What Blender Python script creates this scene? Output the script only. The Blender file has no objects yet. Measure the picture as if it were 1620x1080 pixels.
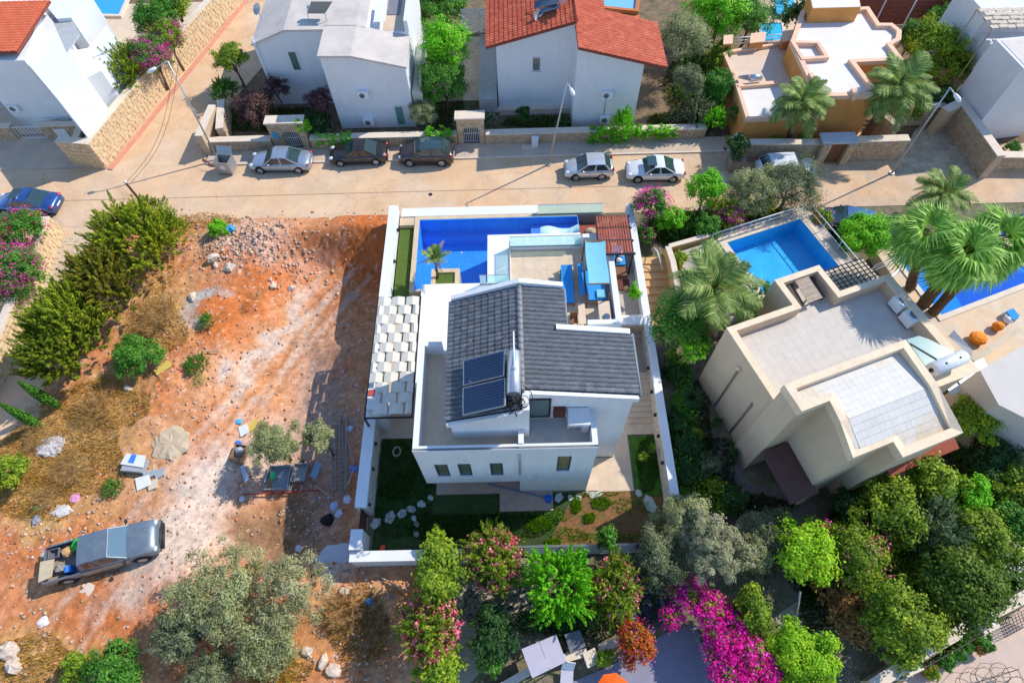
import bpy, bmesh, math, random
import numpy as np
from mathutils import Vector, Matrix
from math import radians as R, sin, cos, pi
random.seed(7); rng = np.random.default_rng(7)
sc = bpy.context.scene
COL = sc.collection

# ---------------------------------------------------------------- camera
FOC, PITCH, ROLL, YAW, CH = 950.0, 0.5314, -0.0365, 0.0142, 34.0
def _basis():
 fwd = Vector((0, sin(PITCH), -cos(PITCH))); up = Vector((0, cos(PITCH), sin(PITCH))); rt = Vector((1, 0, 0))
 r = rt*cos(ROLL) + up*sin(ROLL); u = -rt*sin(ROLL) + up*cos(ROLL)
 z = Matrix.Rotation(YAW, 3, 'Z')
 return z @ r, z @ u, z @ fwd
CR, CU, CW = _basis()
cam = bpy.data.cameras.new('camera'); co = bpy.data.objects.new('camera', cam); COL.objects.link(co)
m = Matrix((CR, CU, -CW)).transposed().to_4x4(); m.translation = Vector((0, 0, CH)); co.matrix_world = m
cam.sensor_width = 36; cam.lens = 36*FOC/1620; cam.clip_end = 2000; cam.clip_start = 0.3
sc.camera = co
# ---------------------------------------------------------------- light
SUN_AZ, SUN_EL = R(28), R(41)           # azimuth from +X towards +Y
w = bpy.data.worlds.new('World'); sc.world = w; w.use_nodes = True
nt = w.node_tree; nt.nodes.clear()
sky = nt.nodes.new('ShaderNodeTexSky'); sky.sky_type = 'NISHITA'; sky.sun_disc = False
sky.sun_elevation = SUN_EL; sky.sun_rotation = pi/2 - SUN_AZ; sky.air_density = 1.0; sky.dust_density = 0.0; sky.ozone_density = 4.0
bg = nt.nodes.new('ShaderNodeBackground'); bg.inputs[1].default_value = 0.15
ow = nt.nodes.new('ShaderNodeOutputWorld'); nt.links.new(sky.outputs[0], bg.inputs[0]); nt.links.new(bg.outputs[0], ow.inputs[0])
sl = bpy.data.lights.new('sun', 'SUN'); sl.energy = 3.05; sl.angle = R(0.53); sl.color = (1, .93, .82)
so = bpy.data.objects.new('sun', sl); COL.objects.link(so)
sd = Vector((cos(SUN_EL)*cos(SUN_AZ), cos(SUN_EL)*sin(SUN_AZ), sin(SUN_EL)))
so.rotation_euler = sd.to_track_quat('Z', 'Y').to_euler()
sc.render.engine = 'CYCLES'
sc.view_settings.view_transform = 'Standard'; sc.view_settings.look = 'None'; sc.view_settings.gamma = 1
sc.view_settings.use_curve_mapping = False; sc.view_settings.exposure = 0.74
sc.cycles.max_bounces = 6; sc.cycles.transparent_max_bounces = 12; sc.cycles.caustics_reflective = False

# ---------------------------------------------------------------- placing
def ray(px, py):
 return CW + CR*((px-810)/FOC) - CU*((py-540)/FOC)
def P(px, py, h=0.0):
 d = ray(px, py); t = (h-CH)/d.z
 return Vector((d.x*t, d.y*t, h))
def V(px, py, Y):                        # on the vertical plane y=Y
 d = ray(px, py); t = Y/d.y
 return Vector((d.x*t, Y, CH+d.z*t))
def MPP(px, py, h=0.0):                  # metres per pixel there
 d = ray(px, py); t = (h-CH)/d.z
 return t/FOC
def PP(pts, h=0.0): return [P(x, y, h).xy for x, y in pts]
class Frame:
 def __init__(s, yaw, org=(0, 0)): s.a = yaw; s.o = Vector(org)
 def __call__(s, x, y):
  c, n = cos(s.a), sin(s.a); return Vector((c*x-n*y, n*x+c*y)) + s.o
 def poly(s, pts): return [s(x, y) for x, y in pts]
RF = Frame(0.325+YAW)
IDF = Frame(0)

# ---------------------------------------------------------------- materials
MATS = {}
def nodes_of(name):
 m = bpy.data.materials.new(name); m.use_nodes = True; nt = m.node_tree
 return m, nt, nt.nodes['Principled BSDF']
def mat(name, col, rough=.8, var=.12, scale=2.0, bump=0.0, bscale=30, metal=0.0, spec=.3, col2=None, thr=(.45, .65), coat=0, rnd=0.0, det=6, streak=0, crack=0, grid=0):
 if name in MATS: return MATS[name]
 m, nt, b = nodes_of(name); L = nt.links.new; N = nt.nodes.new
 b.inputs['Roughness'].default_value = rough; b.inputs['Metallic'].default_value = metal
 b.inputs['Specular IOR Level'].default_value = spec; b.inputs['Coat Weight'].default_value = coat
 g = N('ShaderNodeNewGeometry')
 n1 = N('ShaderNodeTexNoise'); n1.inputs['Scale'].default_value = scale; n1.inputs['Detail'].default_value = det; n1.inputs['Roughness'].default_value = .65
 L(g.outputs['Position'], n1.inputs['Vector'])
 mr = N('ShaderNodeMapRange'); mr.inputs[1].default_value = .25; mr.inputs[2].default_value = .75
 mr.inputs[3].default_value = 1-var; mr.inputs[4].default_value = 1+var; L(n1.outputs[0], mr.inputs[0])
 fac = mr.outputs[0]
 if rnd:
  oi = N('ShaderNodeObjectInfo'); m2 = N('ShaderNodeMapRange'); m2.inputs[3].default_value = 1-rnd; m2.inputs[4].default_value = 1+rnd
  L(oi.outputs['Random'], m2.inputs[0]); mu = N('ShaderNodeMath'); mu.operation = 'MULTIPLY'; L(fac, mu.inputs[0]); L(m2.outputs[0], mu.inputs[1]); fac = mu.outputs[0]
 base = None
 if col2:
  n2 = N('ShaderNodeTexNoise'); n2.inputs['Scale'].default_value = scale*.6; n2.inputs['Detail'].default_value = 8; n2.inputs['Roughness'].default_value = .7
  mp = N('ShaderNodeMapping'); mp.inputs['Location'].default_value = (13, 7, 3); L(g.outputs['Position'], mp.inputs[0]); L(mp.outputs[0], n2.inputs['Vector'])
  r2 = N('ShaderNodeMapRange'); r2.inputs[1].default_value = thr[0]; r2.inputs[2].default_value = thr[1]; L(n2.outputs[0], r2.inputs[0])
  mx = N('ShaderNodeMix'); mx.data_type = 'RGBA'; mx.inputs[6].default_value = (*col, 1); mx.inputs[7].default_value = (*col2, 1); L(r2.outputs[0], mx.inputs[0]); base = mx.outputs[2]
 def mulf(s_):
  mu = N('ShaderNodeMath'); mu.operation = 'MULTIPLY'; L(fac, mu.inputs[0]); L(s_, mu.inputs[1]); return mu.outputs[0]
 def rng_(src, a, b, c, d):
  q = N('ShaderNodeMapRange'); q.inputs[1].default_value = a; q.inputs[2].default_value = b; q.inputs[3].default_value = c; q.inputs[4].default_value = d; L(src, q.inputs[0]); return q.outputs[0]
 if streak:      # rain streaks and patchy repairs
  mp = N('ShaderNodeMapping'); mp.inputs['Scale'].default_value = (2.6, 2.6, .22); L(g.outputs['Position'], mp.inputs[0]); ns = N('ShaderNodeTexNoise'); ns.inputs['Scale'].default_value = 1.5; ns.inputs['Detail'].default_value = 7; ns.inputs['Roughness'].default_value = .7; L(mp.outputs[0], ns.inputs['Vector'])
  fac = mulf(rng_(ns.outputs[0], .42, .68, 1.02, 1-streak))
 if crack:       # hairline cracks of a concrete surface
  nd = N('ShaderNodeTexNoise'); nd.inputs['Scale'].default_value = 1.3; nd.inputs['Detail'].default_value = 5; L(g.outputs['Position'], nd.inputs['Vector'])
  ad = N('ShaderNodeVectorMath'); ad.operation = 'MULTIPLY_ADD'; L(nd.outputs['Color'], ad.inputs[0]); ad.inputs[1].default_value = (1.6, 1.6, 0); L(g.outputs['Position'], ad.inputs[2])
  vo = N('ShaderNodeTexVoronoi'); vo.feature = 'DISTANCE_TO_EDGE'; vo.inputs['Scale'].default_value = .22; L(ad.outputs[0], vo.inputs['Vector']); fac = mulf(rng_(vo.outputs['Distance'], .002, .010, 1-crack, 1.0))
  nb = N('ShaderNodeTexNoise'); nb.inputs['Scale'].default_value = 9; nb.inputs['Detail'].default_value = 8; nb.inputs['Roughness'].default_value = .8; L(g.outputs['Position'], nb.inputs['Vector']); fac = mulf(rng_(nb.outputs[0], .3, .7, .86, 1.12))
 if grid:        # mosaic joints
  br = N('ShaderNodeTexBrick'); br.offset = 0; br.inputs['Scale'].default_value = 1; br.inputs['Brick Width'].default_value = grid; br.inputs['Row Height'].default_value = grid; br.inputs['Mortar Size'].default_value = .012; br.inputs['Color1'].default_value = (1, 1, 1, 1); br.inputs['Color2'].default_value = (.9, .9, .9, 1); br.inputs['Mortar'].default_value = (.75, .75, .75, 1); L(g.outputs['Position'], br.inputs['Vector']); fac = mulf(br.outputs['Color'])
 vm = N('ShaderNodeVectorMath'); vm.operation = 'SCALE'; L(fac, vm.inputs['Scale'])
 if base: L(base, vm.inputs[0])
 else: vm.inputs[0].default_value = col
 L(vm.outputs[0], b.inputs['Base Color'])
 if bump:
  n3 = N('ShaderNodeTexNoise'); n3.inputs['Scale'].default_value = bscale; n3.inputs['Detail'].default_value = 5; L(g.outputs['Position'], n3.inputs['Vector'])
  bp = N('ShaderNodeBump'); bp.inputs['Strength'].default_value = min(1, bump); bp.inputs['Distance'].default_value = .05; L(n3.outputs[0], bp.inputs['Height']); L(bp.outputs[0], b.inputs['Normal'])
 MATS[name] = m; return m
def vcmat(name, rough=.9, var=.25, scale=6, bump=.6, bscale=8, transl=0.0, spec=.2):
 """colour from the mesh's own 'Col' attribute times fine noise"""
 if name in MATS: return MATS[name]
 m, nt, b = nodes_of(name); L = nt.links.new; N = nt.nodes.new
 b.inputs['Roughness'].default_value = rough; b.inputs['Specular IOR Level'].default_value = spec
 a = N('ShaderNodeAttribute'); a.attribute_name = 'Col'
 src = a.outputs['Color']
 if var:
  g = N('ShaderNodeNewGeometry')
  n1 = N('ShaderNodeTexNoise'); n1.inputs['Scale'].default_value = scale; n1.inputs['Detail'].default_value = 8; n1.inputs['Roughness'].default_value = .8; L(g.outputs['Position'], n1.inputs['Vector'])
  mr = N('ShaderNodeMapRange'); mr.inputs[1].default_value = .3; mr.inputs[2].default_value = .7; mr.inputs[3].default_value = 1-var; mr.inputs[4].default_value = 1+var; L(n1.outputs[0], mr.inputs[0])
  vm = N('ShaderNodeVectorMath'); vm.operation = 'SCALE'; L(mr.outputs[0], vm.inputs['Scale']); L(src, vm.inputs[0]); src = vm.outputs[0]
  if bump:
   bp = N('ShaderNodeBump'); bp.inputs['Strength'].default_value = bump; bp.inputs['Distance'].default_value = .08
   n3 = N('ShaderNodeTexNoise'); n3.inputs['Scale'].default_value = bscale; n3.inputs['Detail'].default_value = 8; n3.inputs['Roughness'].default_value = .7; L(g.outputs['Position'], n3.inputs['Vector'])
   L(n3.outputs[0], bp.inputs['Height']); L(bp.outputs[0], b.inputs['Normal'])
 L(src, b.inputs['Base Color'])
 if transl:
  tb = N('ShaderNodeBsdfTranslucent'); L(src, tb.inputs[0]); mx = N('ShaderNodeMixShader'); mx.inputs[0].default_value = transl
  out = nt.nodes['Material Output']; L(b.outputs[0], mx.inputs[1]); L(tb.outputs[0], mx.inputs[2]); L(mx.outputs[0], out.inputs[0])
 MATS[name] = m; return m
def glassmat(name, tint, alpha=.7, rough=.02, wave=0):
 """see-through pane or water: tinted transparency plus a mirror reflection"""
 if name in MATS: return MATS[name]
 m, nt, b = nodes_of(name); L = nt.links.new; N = nt.nodes.new; nt.nodes.remove(b)
 t = N('ShaderNodeBsdfTransparent'); t.inputs[0].default_value = (*tint, 1)
 gl = N('ShaderNodeBsdfGlossy'); gl.inputs['Roughness'].default_value = rough
 df = N('ShaderNodeBsdfTranslucent'); df.inputs[0].default_value = (*tint, 1)
 m1 = N('ShaderNodeMixShader'); m1.inputs[0].default_value = alpha; L(df.outputs[0], m1.inputs[1]); L(t.outputs[0], m1.inputs[2])
 fr = N('ShaderNodeFresnel'); gg = N('ShaderNodeNewGeometry'); ir = N('ShaderNodeMapRange'); ir.inputs[3].default_value = 1.36; ir.inputs[4].default_value = 1/1.36; L(gg.outputs['Backfacing'], ir.inputs[0]); L(ir.outputs[0], fr.inputs[0]); m2 = N('ShaderNodeMixShader'); L(fr.outputs[0], m2.inputs[0]); L(m1.outputs[0], m2.inputs[1]); L(gl.outputs[0], m2.inputs[2])
 if wave:
  g = N('ShaderNodeNewGeometry'); n = N('ShaderNodeTexNoise'); n.inputs['Scale'].default_value = 2.2; n.inputs['Detail'].default_value = 3; L(g.outputs['Position'], n.inputs['Vector'])
  bp = N('ShaderNodeBump'); bp.inputs['Strength'].default_value = wave; bp.inputs['Distance'].default_value = .05; L(n.outputs[0], bp.inputs['Height'])
  L(bp.outputs[0], gl.inputs['Normal']); L(bp.outputs[0], fr.inputs['Normal'])
 L(m2.outputs[0], nt.nodes['Material Output'].inputs[0]); MATS[name] = m; return m
WHITE = mat('white_render', (.72, .73, .74), .75, .05, .8, .15, 25, streak=.05)
WHITE2 = mat('white_render_weathered', (.70, .70, .70), .8, .10, .6, .2, 20, col2=(.62, .62, .61), thr=(.55, .8), streak=.08)
BEIGE = mat('beige_render', (.60, .47, .33), .85, .06, .7, .2, 25, streak=.05, col2=(.52, .42, .33), thr=(.55, .8))
BEIGECAP = mat('beige_cap_stone', (.76, .60, .42), .8, .12, 2.5, .2, 20)
ORANGE = mat('ochre_render', (.68, .30, .08), .85, .1, .8, .2, 20, col2=(.58, .25, .07))
PEACH = mat('peach_cap', (.78, .50, .34), .8, .08, 2)
GREYROOF = mat('pale_roof_slab', (.56, .50, .45), .85, .10, .8, .2, 12, col2=(.48, .43, .40))
SLATE = mat('dark_grey_roof_tile', (.115, .125, .14), .6, .3, 3, .1, 40, rnd=.24, col2=(.17, .175, .18), thr=(.5, .75))
REDTILE = mat('red_roof_tile', (.46, .085, .04), .65, .25, 2.5, .1, 40, rnd=.12, col2=(.58, .15, .07))
FLOOR = mat('cream_travertine', (.64, .50, .36), .7, .12, 1.2, .05, 30, col2=(.56, .43, .31))
DECKT = mat('buff_deck_stone', (.62, .47, .31), .8, .14, 2.0, .1, 30)
STONE = mat('rough_tan_stone', (.56, .42, .27), .9, .3, 4, .5, 20, rnd=.1, col2=(.42, .28, .17), thr=(.4, .7))
STONEY = mat('pale_tan_stone', (.66, .50, .31), .9, .25, 4, .5, 20, col2=(.56, .36, .18), thr=(.45, .7))
MORTAR = mat('mortar', (.52, .40, .27), .95, .15, 6)
COPING = mat('pale_coping_stone', (.68, .57, .45), .85, .12, 2, .2, 20)
ROADM = mat('dusty_concrete_road', (.66, .43, .25), .9, .16, .45, .25, 25, col2=(.64, .49, .35), thr=(.4, .72), det=10, crack=.16)
ROAD2 = mat('sandy_road', (.64, .42, .25), .92, .2, .6, .3, 14, col2=(.50, .40, .30), thr=(.4, .7), det=10, crack=.12)
PAVE = mat('pavement_concrete', (.60, .44, .31), .9, .12, .8, .2, 25, col2=(.45, .38, .32))
SOIL = mat('brown_soil', (.20, .12, .07), .95, .35, 3, .6, 12, col2=(.13, .085, .05))
DARKSOIL = mat('garden_soil', (.20, .16, .11), .95, .4, 3, .6, 10, col2=(.10, .12, .05))
GRAVEL = mat('pale_gravel', (.42, .36, .28), .95, .3, 20, .6, 60)
METAL = mat('galvanised_metal', (.42, .43, .44), .45, .12, 6, metal=.6)
DARKMETAL = mat('dark_metal', (.03, .032, .035), .5, .2, 6, metal=.3)
WHITEMETAL = mat('white_painted_metal', (.75, .76, .77), .4, .06, 6)
BLUETILE = mat('blue_pool_mosaic', (.06, .36, .95), .35, .08, 3, col2=(.05, .31, .92), spec=.3, grid=.3)
LBLUE = mat('light_blue_pool_paint', (.05, .44, .80), .6, .1, 1.5, col2=(.07, .50, .82), spec=.15)
WATER = glassmat('pool_water', (.80, .92, 1.0), .97, .02, .25)
GLASS = glassmat('railing_glass', (.80, .95, .93), .62)
WINGLASS = mat('window_glass', (.10, .15, .14), .08, .1, 2, spec=.8)
DARKGLASS = mat('car_glass', (.025, .055, .06), .04, .1, 2, spec=1.0, coat=.3)
WOOD = mat('brown_wood', (.22, .10, .05), .7, .3, 5, .2, 60, rnd=.15)
PALEWOOD = mat('weathered_wood', (.42, .33, .25), .8, .25, 5, .2, 60, rnd=.1)
REDWOOD = mat('red_brown_slat', (.36, .085, .045), .6, .25, 5, rnd=.15)
RUBBER = mat('tyre_rubber', (.02, .02, .02), .85, .1)
TERRA = mat('terracotta', (.50, .17, .07), .8, .15)
BLUEFAB = mat('turquoise_canvas', (.20, .52, .64), .85, .1, 3)
BLUEFAB2 = mat('blue_canvas', (.03, .28, .66), .85, .12, 3)
BARK = mat('bark', (.16, .11, .07), .95, .35, 9, .8, 30)
PALMBARK = mat('palm_bark', (.15, .10, .06), .95, .4, 9, .9, 14)
LEAF = vcmat('foliage', .6, 0, transl=.30, spec=.25)
PETAL = vcmat('petals', .7, 0, transl=.30)
def flat(name, col, rough=.6, **k): return mat(name, col, rough, .08, 3, **k)

# ---------------------------------------------------------------- object helpers
def tagt(o, label, cat, group=None):
 o['label'] = label; o['category'] = cat
 if group: o['group'] = group
 return o
def thing(name, label, cat, loc=(0, 0, 0), rz=0, group=None):
 o = bpy.data.objects.new(name, None); COL.objects.link(o); o.empty_display_size = .3
 o.location = (loc[0], loc[1], loc[2] if len(loc) > 2 else 0); o.rotation_euler = (0, 0, rz)
 return tagt(o, label, cat, group)
def link(name, me, parent=None, kind=None, label=None):
 o = bpy.data.objects.new(name, me); COL.objects.link(o)
 if parent is not None:
  o.parent = parent
  if WORLDPARTS: o.matrix_parent_inverse = (Matrix.Translation(parent.location) @ Matrix.Rotation(parent.rotation_euler.z, 4, 'Z')).inverted()
 if kind: o['kind'] = kind
 if label: o['label'] = label
 return o
WORLDPARTS = True      # parts are authored in world coordinates; builders of movable things switch this off
class MB:
 def __init__(s): s.v = []; s.f = []; s.m = []; s.sm = []
 def add(s, vs, fs, mi=0, smooth=False):
  b = len(s.v); s.v += [tuple(v) for v in vs]; s.f += [tuple(i+b for i in f) for f in fs]; s.m += [mi]*len(fs); s.sm += [smooth]*len(fs); return s
 def prism(s, poly, z0, z1, mi=0, z1s=None):
  n = len(poly); poly = [Vector((p[0], p[1])) for p in poly]
  ar = sum(poly[i].x*poly[(i+1) % n].y-poly[(i+1) % n].x*poly[i].y for i in range(n))
  if ar < 0: poly = poly[::-1]; z1s = z1s[::-1] if z1s else None
  zt = z1s or [z1]*n
  vs = [(p.x, p.y, z0) for p in poly]+[(p.x, p.y, zt[i]) for i, p in enumerate(poly)]
  fs = [tuple(range(n))[::-1], tuple(range(n, 2*n))]+[(i, (i+1) % n, (i+1) % n+n, i+n) for i in range(n)]
  return s.add(vs, fs, mi)
 def box(s, x0, x1, y0, y1, z0, z1, mi=0, fr=None):
  p = [(x0, y0), (x1, y0), (x1, y1), (x0, y1)]
  if fr: p = fr.poly(p)
  return s.prism(p, z0, z1, mi)
 def sheet(s, poly, z, mi=0):
  n = len(poly); ar = sum(poly[i][0]*poly[(i+1) % n][1]-poly[(i+1) % n][0]*poly[i][1] for i in range(n))
  if ar < 0: poly = poly[::-1]
  return s.add([(p[0], p[1], z) for p in poly], [tuple(range(n))], mi)
 def quad(s, a, b, c, d, mi=0): return s.add([a, b, c, d], [(0, 1, 2, 3)], mi)
 def slab(s, a, b, c, d, th, mi=0):      # thick quad, thickness along its normal (downwards)
  a, b, c, d = map(Vector, (a, b, c, d)); n = (b-a).cross(d-a).normalized()*th
  return s.add([a, b, c, d, a-n, b-n, c-n, d-n], [(0, 1, 2, 3), (7, 6, 5, 4), (0, 4, 5, 1), (1, 5, 6, 2), (2, 6, 7, 3), (3, 7, 4, 0)], mi)
 def tube(s, pts, r, n=6, mi=0, smooth=True, cap=True):
  pts = [Vector(p) for p in pts]; rs = r if isinstance(r, (list, tuple)) else [r]*len(pts)
  b = len(s.v); prev = None
  for i, p in enumerate(pts):
   t = (pts[min(i+1, len(pts)-1)]-pts[max(i-1, 0)]).normalized()
   if prev is None: x = t.orthogonal().normalized()
   else: x = (prev-t*prev.dot(t)).normalized() if (prev-t*prev.dot(t)).length > 1e-6 else t.orthogonal().normalized()
   prev = x; y = t.cross(x)
   for k in range(n):
    a = 2*pi*k/n; s.v.append(tuple(p+(x*cos(a)+y*sin(a))*rs[i]))
  for i in range(len(pts)-1):
   for k in range(n):
    a0 = b+i*n+k; a1 = b+i*n+(k+1) % n
    s.f.append((a0, a1, a1+n, a0+n)); s.m.append(mi); s.sm.append(smooth)
  if cap:
   s.f.append(tuple(range(b, b+n))[::-1]); s.m.append(mi); s.sm.append(False)
   e = b+(len(pts)-1)*n; s.f.append(tuple(range(e, e+n))); s.m.append(mi); s.sm.append(False)
  return s
 def bar(s, a, b, w=.05, mi=0): return s.tube([a, b], w*.7, 4, mi, False)
 def ball(s, c, r, n=8, mi=0, jit=0, seed=0, flatb=False):
  rr = random.Random(seed); rx, ry, rz = (r, r, r) if not isinstance(r, (tuple, list)) else r
  b = len(s.v); m_ = n//2
  for i in range(m_+1):
   th = pi*i/m_
   for k in range(n):
    a = 2*pi*k/n; q = 1+rr.uniform(-jit, jit) if 0 < i < m_ else 1
    s.v.append((c[0]+rx*q*sin(th)*cos(a), c[1]+ry*q*sin(th)*sin(a), c[2]+rz*q*cos(th)))
  for i in range(m_):
   for k in range(n):
    a0 = b+i*n+k; a1 = b+i*n+(k+1) % n
    s.f.append((a0, a0+n, a1+n, a1)); s.m.append(mi); s.sm.append(jit == 0)
  return s
 def mesh(s, name, mats):
  me = bpy.data.meshes.new(name); me.from_pydata(s.v, [], s.f)
  for m_ in (mats if isinstance(mats, (list, tuple)) else [mats]): me.materials.append(m_)
  me.polygons.foreach_set('material_index', s.m); me.polygons.foreach_set('use_smooth', s.sm); me.update(); return me
 def build(s, name, mats, parent=None, kind=None, label=None): return link(name, s.mesh(name, mats), parent, kind, label)
def struct(name, mb, mats): return mb.build(name, mats, None, 'structure')
def offset(poly, d):
 """inward offset of a polygon"""
 poly = [Vector((p[0], p[1])) for p in poly]; n = len(poly)
 ar = sum(poly[i].x*poly[(i+1) % n].y-poly[(i+1) % n].x*poly[i].y for i in range(n))
 if ar < 0: d = -d
 out = []
 for i in range(n):
  a, b, c = poly[i-1], poly[i], poly[(i+1) % n]
  e1 = (b-a).normalized(); e2 = (c-b).normalized(); n1 = Vector((-e1.y, e1.x)); n2 = Vector((-e2.y, e2.x))
  k = n1+n2; k = k/max(.3, k.dot(n1)) if k.length > 1e-6 else n1
  out.append(b+k*d)
 return out
def ring(mb, poly, th, z0, z1, mi=0):
 """closed wall of thickness th standing inside poly"""
 inn = offset(poly, th); n = len(poly)
 for i in range(n):
  j = (i+1) % n
  mb.prism([poly[i], poly[j], inn[j], inn[i]], z0, z1, mi)
 return mb
def ringcap(mb, poly, th, z0, z1, over=.03, mi=0):
 return ring(mb, offset(poly, -over), th+2*over, z0, z1, mi)
def skin(mb, a, b, z0, z1, holes, depth, mi=0):
 """wall layer from point a to b (outside on the right hand of a->b), real openings cut in it; holes: (u0,u1,zlo,zhi)"""
 a = Vector((a[0], a[1])); b = Vector((b[0], b[1])); L = (b-a).length; e = (b-a)/L; n = Vector((-e.y, e.x))
 us = sorted({0, L, *[h[0] for h in holes], *[h[1] for h in holes]}); zs = sorted({z0, z1, *[h[2] for h in holes], *[h[3] for h in holes]})
 def pt(u, z, d=0): q = a+e*u+n*d; return (q.x, q.y, z)
 for i in range(len(us)-1):
  for k in range(len(zs)-1):
   um = (us[i]+us[i+1])/2; zm = (zs[k]+zs[k+1])/2
   if any(h[0] < um < h[1] and h[2] < zm < h[3] for h in holes): continue
   mb.quad(pt(us[i], zs[k]), pt(us[i+1], zs[k]), pt(us[i+1], zs[k+1]), pt(us[i], zs[k+1]), mi)
 for h in holes:
  for (u, v, p, q) in ((h[0], h[0], h[2], h[3]), (h[1], h[1], h[3], h[2])): mb.quad(pt(u, p), pt(v, q), pt(v, q, depth), pt(u, p, depth), mi)
  mb.quad(pt(h[0], h[2]), pt(h[0], h[2], depth), pt(h[1], h[2], depth), pt(h[1], h[2]), mi); mb.quad(pt(h[0], h[3]), pt(h[1], h[3]), pt(h[1], h[3], depth), pt(h[0], h[3], depth), mi)
 mb.prism([a, b, b+n*.02, a+n*.02], z1-.004, z1, mi)
 for q, z in ((0, 0), (L, 0)): mb.quad(pt(q, z0), pt(q, z1), pt(q, z1, depth), pt(q, z0, depth), mi)
def window(parent, a, b, z0, z1, frame=DARKMETAL, pane=WINGLASS, fw=.06, d=.05, mull=0, sill=None, name='window'):
 """frame bars and pane between points a and b; outside on the right hand of a->b"""
 a = Vector((a[0], a[1])); b = Vector((b[0], b[1])); L = (b-a).length; e = (b-a)/L; n = Vector((e.y, -e.x))
 f = MB()
 def bx(u0, u1, p, q, d0, d1, mb_, mi=0):
  mb_.prism([a+e*u0+n*d0, a+e*u1+n*d0, a+e*u1+n*d1, a+e*u0+n*d1], p, q, mi)
 bx(0, fw, z0, z1, 0, d, f); bx(L-fw, L, z0, z1, 0, d, f); bx(fw, L-fw, z0, z0+fw, 0, d, f); bx(fw, L-fw, z1-fw, z1, 0, d, f)
 for k in range(mull): u = L*(k+1)/(mull+1); bx(u-fw/2, u+fw/2, z0+fw, z1-fw, 0, d, f)
 fo = f.build(name, frame, parent)
 p = MB(); bx(fw, L-fw, z0+fw, z1-fw, .008, d*.5, p); p.build('pane', pane, fo)
 if sill is not None: s_ = MB(); bx(-.08, L+.08, z0-.07, z0-.01, .0, d+.12, s_); s_.build('sill', sill, fo)
 return fo
def copy_tree(o, parent=None):
 c = o.copy(); COL.objects.link(c)
 if parent is not None: c.parent = parent
 for ch in list(o.children): copy_tree(ch, c)
 return c
def pieces(parent, name, me, mats_, limit=300, stuffname=None):
 """alike pieces sharing one mesh: up to limit as parts, the rest joined"""
 for M in mats_[:limit]:
  o = bpy.data.objects.new(name, me); COL.objects.link(o); o.parent = parent
  o.matrix_parent_inverse = (Matrix.Translation(parent.matrix_world.translation if 0 else parent.location) @ Matrix.Rotation(parent.rotation_euler.z, 4, 'Z')).inverted()
  o.matrix_basis = M
 rest = mats_[limit:]
 if rest:
  v = np.array([x.co[:] for x in me.vertices]); fs = [tuple(p.vertices) for p in me.polygons]; mb = MB()
  for M in rest:
   A = np.array(M); q = v @ A[:3, :3].T + A[:3, 3]; mb.add(q.tolist(), fs)
  mb.build(stuffname or name+'s', me.materials[0], parent, 'stuff')

# value noise for ground colouring
def vnoise(x, y, s, seed=0):
 r = np.random.default_rng(seed); T = r.random((256, 256)); x = x*s+31.7; y = y*s+11.3
 xi = np.floor(x).astype(int); yi = np.floor(y).astype(int); fx = x-xi; fy = y-yi
 fx = fx*fx*(3-2*fx); fy = fy*fy*(3-2*fy)
 g = lambda a, b: T[a % 256, b % 256]
 return (g(xi, yi)*(1-fx)+g(xi+1, yi)*fx)*(1-fy)+(g(xi, yi+1)*(1-fx)+g(xi+1, yi+1)*fx)*fy
def fbm(x, y, s, seed=0, o=5):
 t = 0; a = .5; tot = 0
 for i in range(o): t = t+a*vnoise(x, y, s*2**i, seed+i); tot += a; a *= .55
 return t/tot
def inpoly(x, y, poly):
 c = np.zeros(x.shape, bool); n = len(poly); j = n-1
 for i in range(n):
  xi, yi = poly[i]; xj, yj = poly[j]
  k = ((yi > y) != (yj > y)) & (x < (xj-xi)*(y-yi)/(yj-yi+1e-12)+xi); c ^= k; j = i
 return c
def setcol(me, cols):
 a = me.color_attributes.new('Col', 'FLOAT_COLOR', 'POINT'); c = np.ones((len(cols), 4), np.float32); c[:, :3] = cols; a.data.foreach_set('color', c.ravel())
def npmesh(name, v, f, mat_, cols=None, smooth=False):
 """fast mesh from numpy: v (n,3), f (m,k)"""
 me = bpy.data.meshes.new(name); k = f.shape[1]
 me.vertices.add(len(v)); me.vertices.foreach_set('co', v.astype(np.float32).ravel())
 me.loops.add(f.size); me.loops.foreach_set('vertex_index', f.astype(np.int32).ravel())
 me.polygons.add(len(f)); me.polygons.foreach_set('loop_start', (np.arange(len(f))*k).astype(np.int32))
 if smooth: me.polygons.foreach_set('use_smooth', np.ones(len(f), bool))
 me.materials.append(mat_); me.update(calc_edges=True)
 if cols is not None: setcol(me, cols)
 return me
# ================================================================ GROUND
mb = MB()
for q in (((-400, -300), (400, -300), (400, -2.9), (-400, -2.9)), ((-400, -2.9), (-33.9, -2.9), (-33.9, 500), (-400, 500)), ((-33.9, 31.3), (400, 31.3), (400, 500), (-33.9, 500)), ((8.3, -2.9), (400, -2.9), (400, 31.3), (8.3, 31.3)), ((-5.2, -2.9), (8.3, -2.9), (8.3, 6.4), (-5.2, 6.4))): mb.sheet(list(q), -.05)
struct('ground', mb, SOIL)
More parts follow.
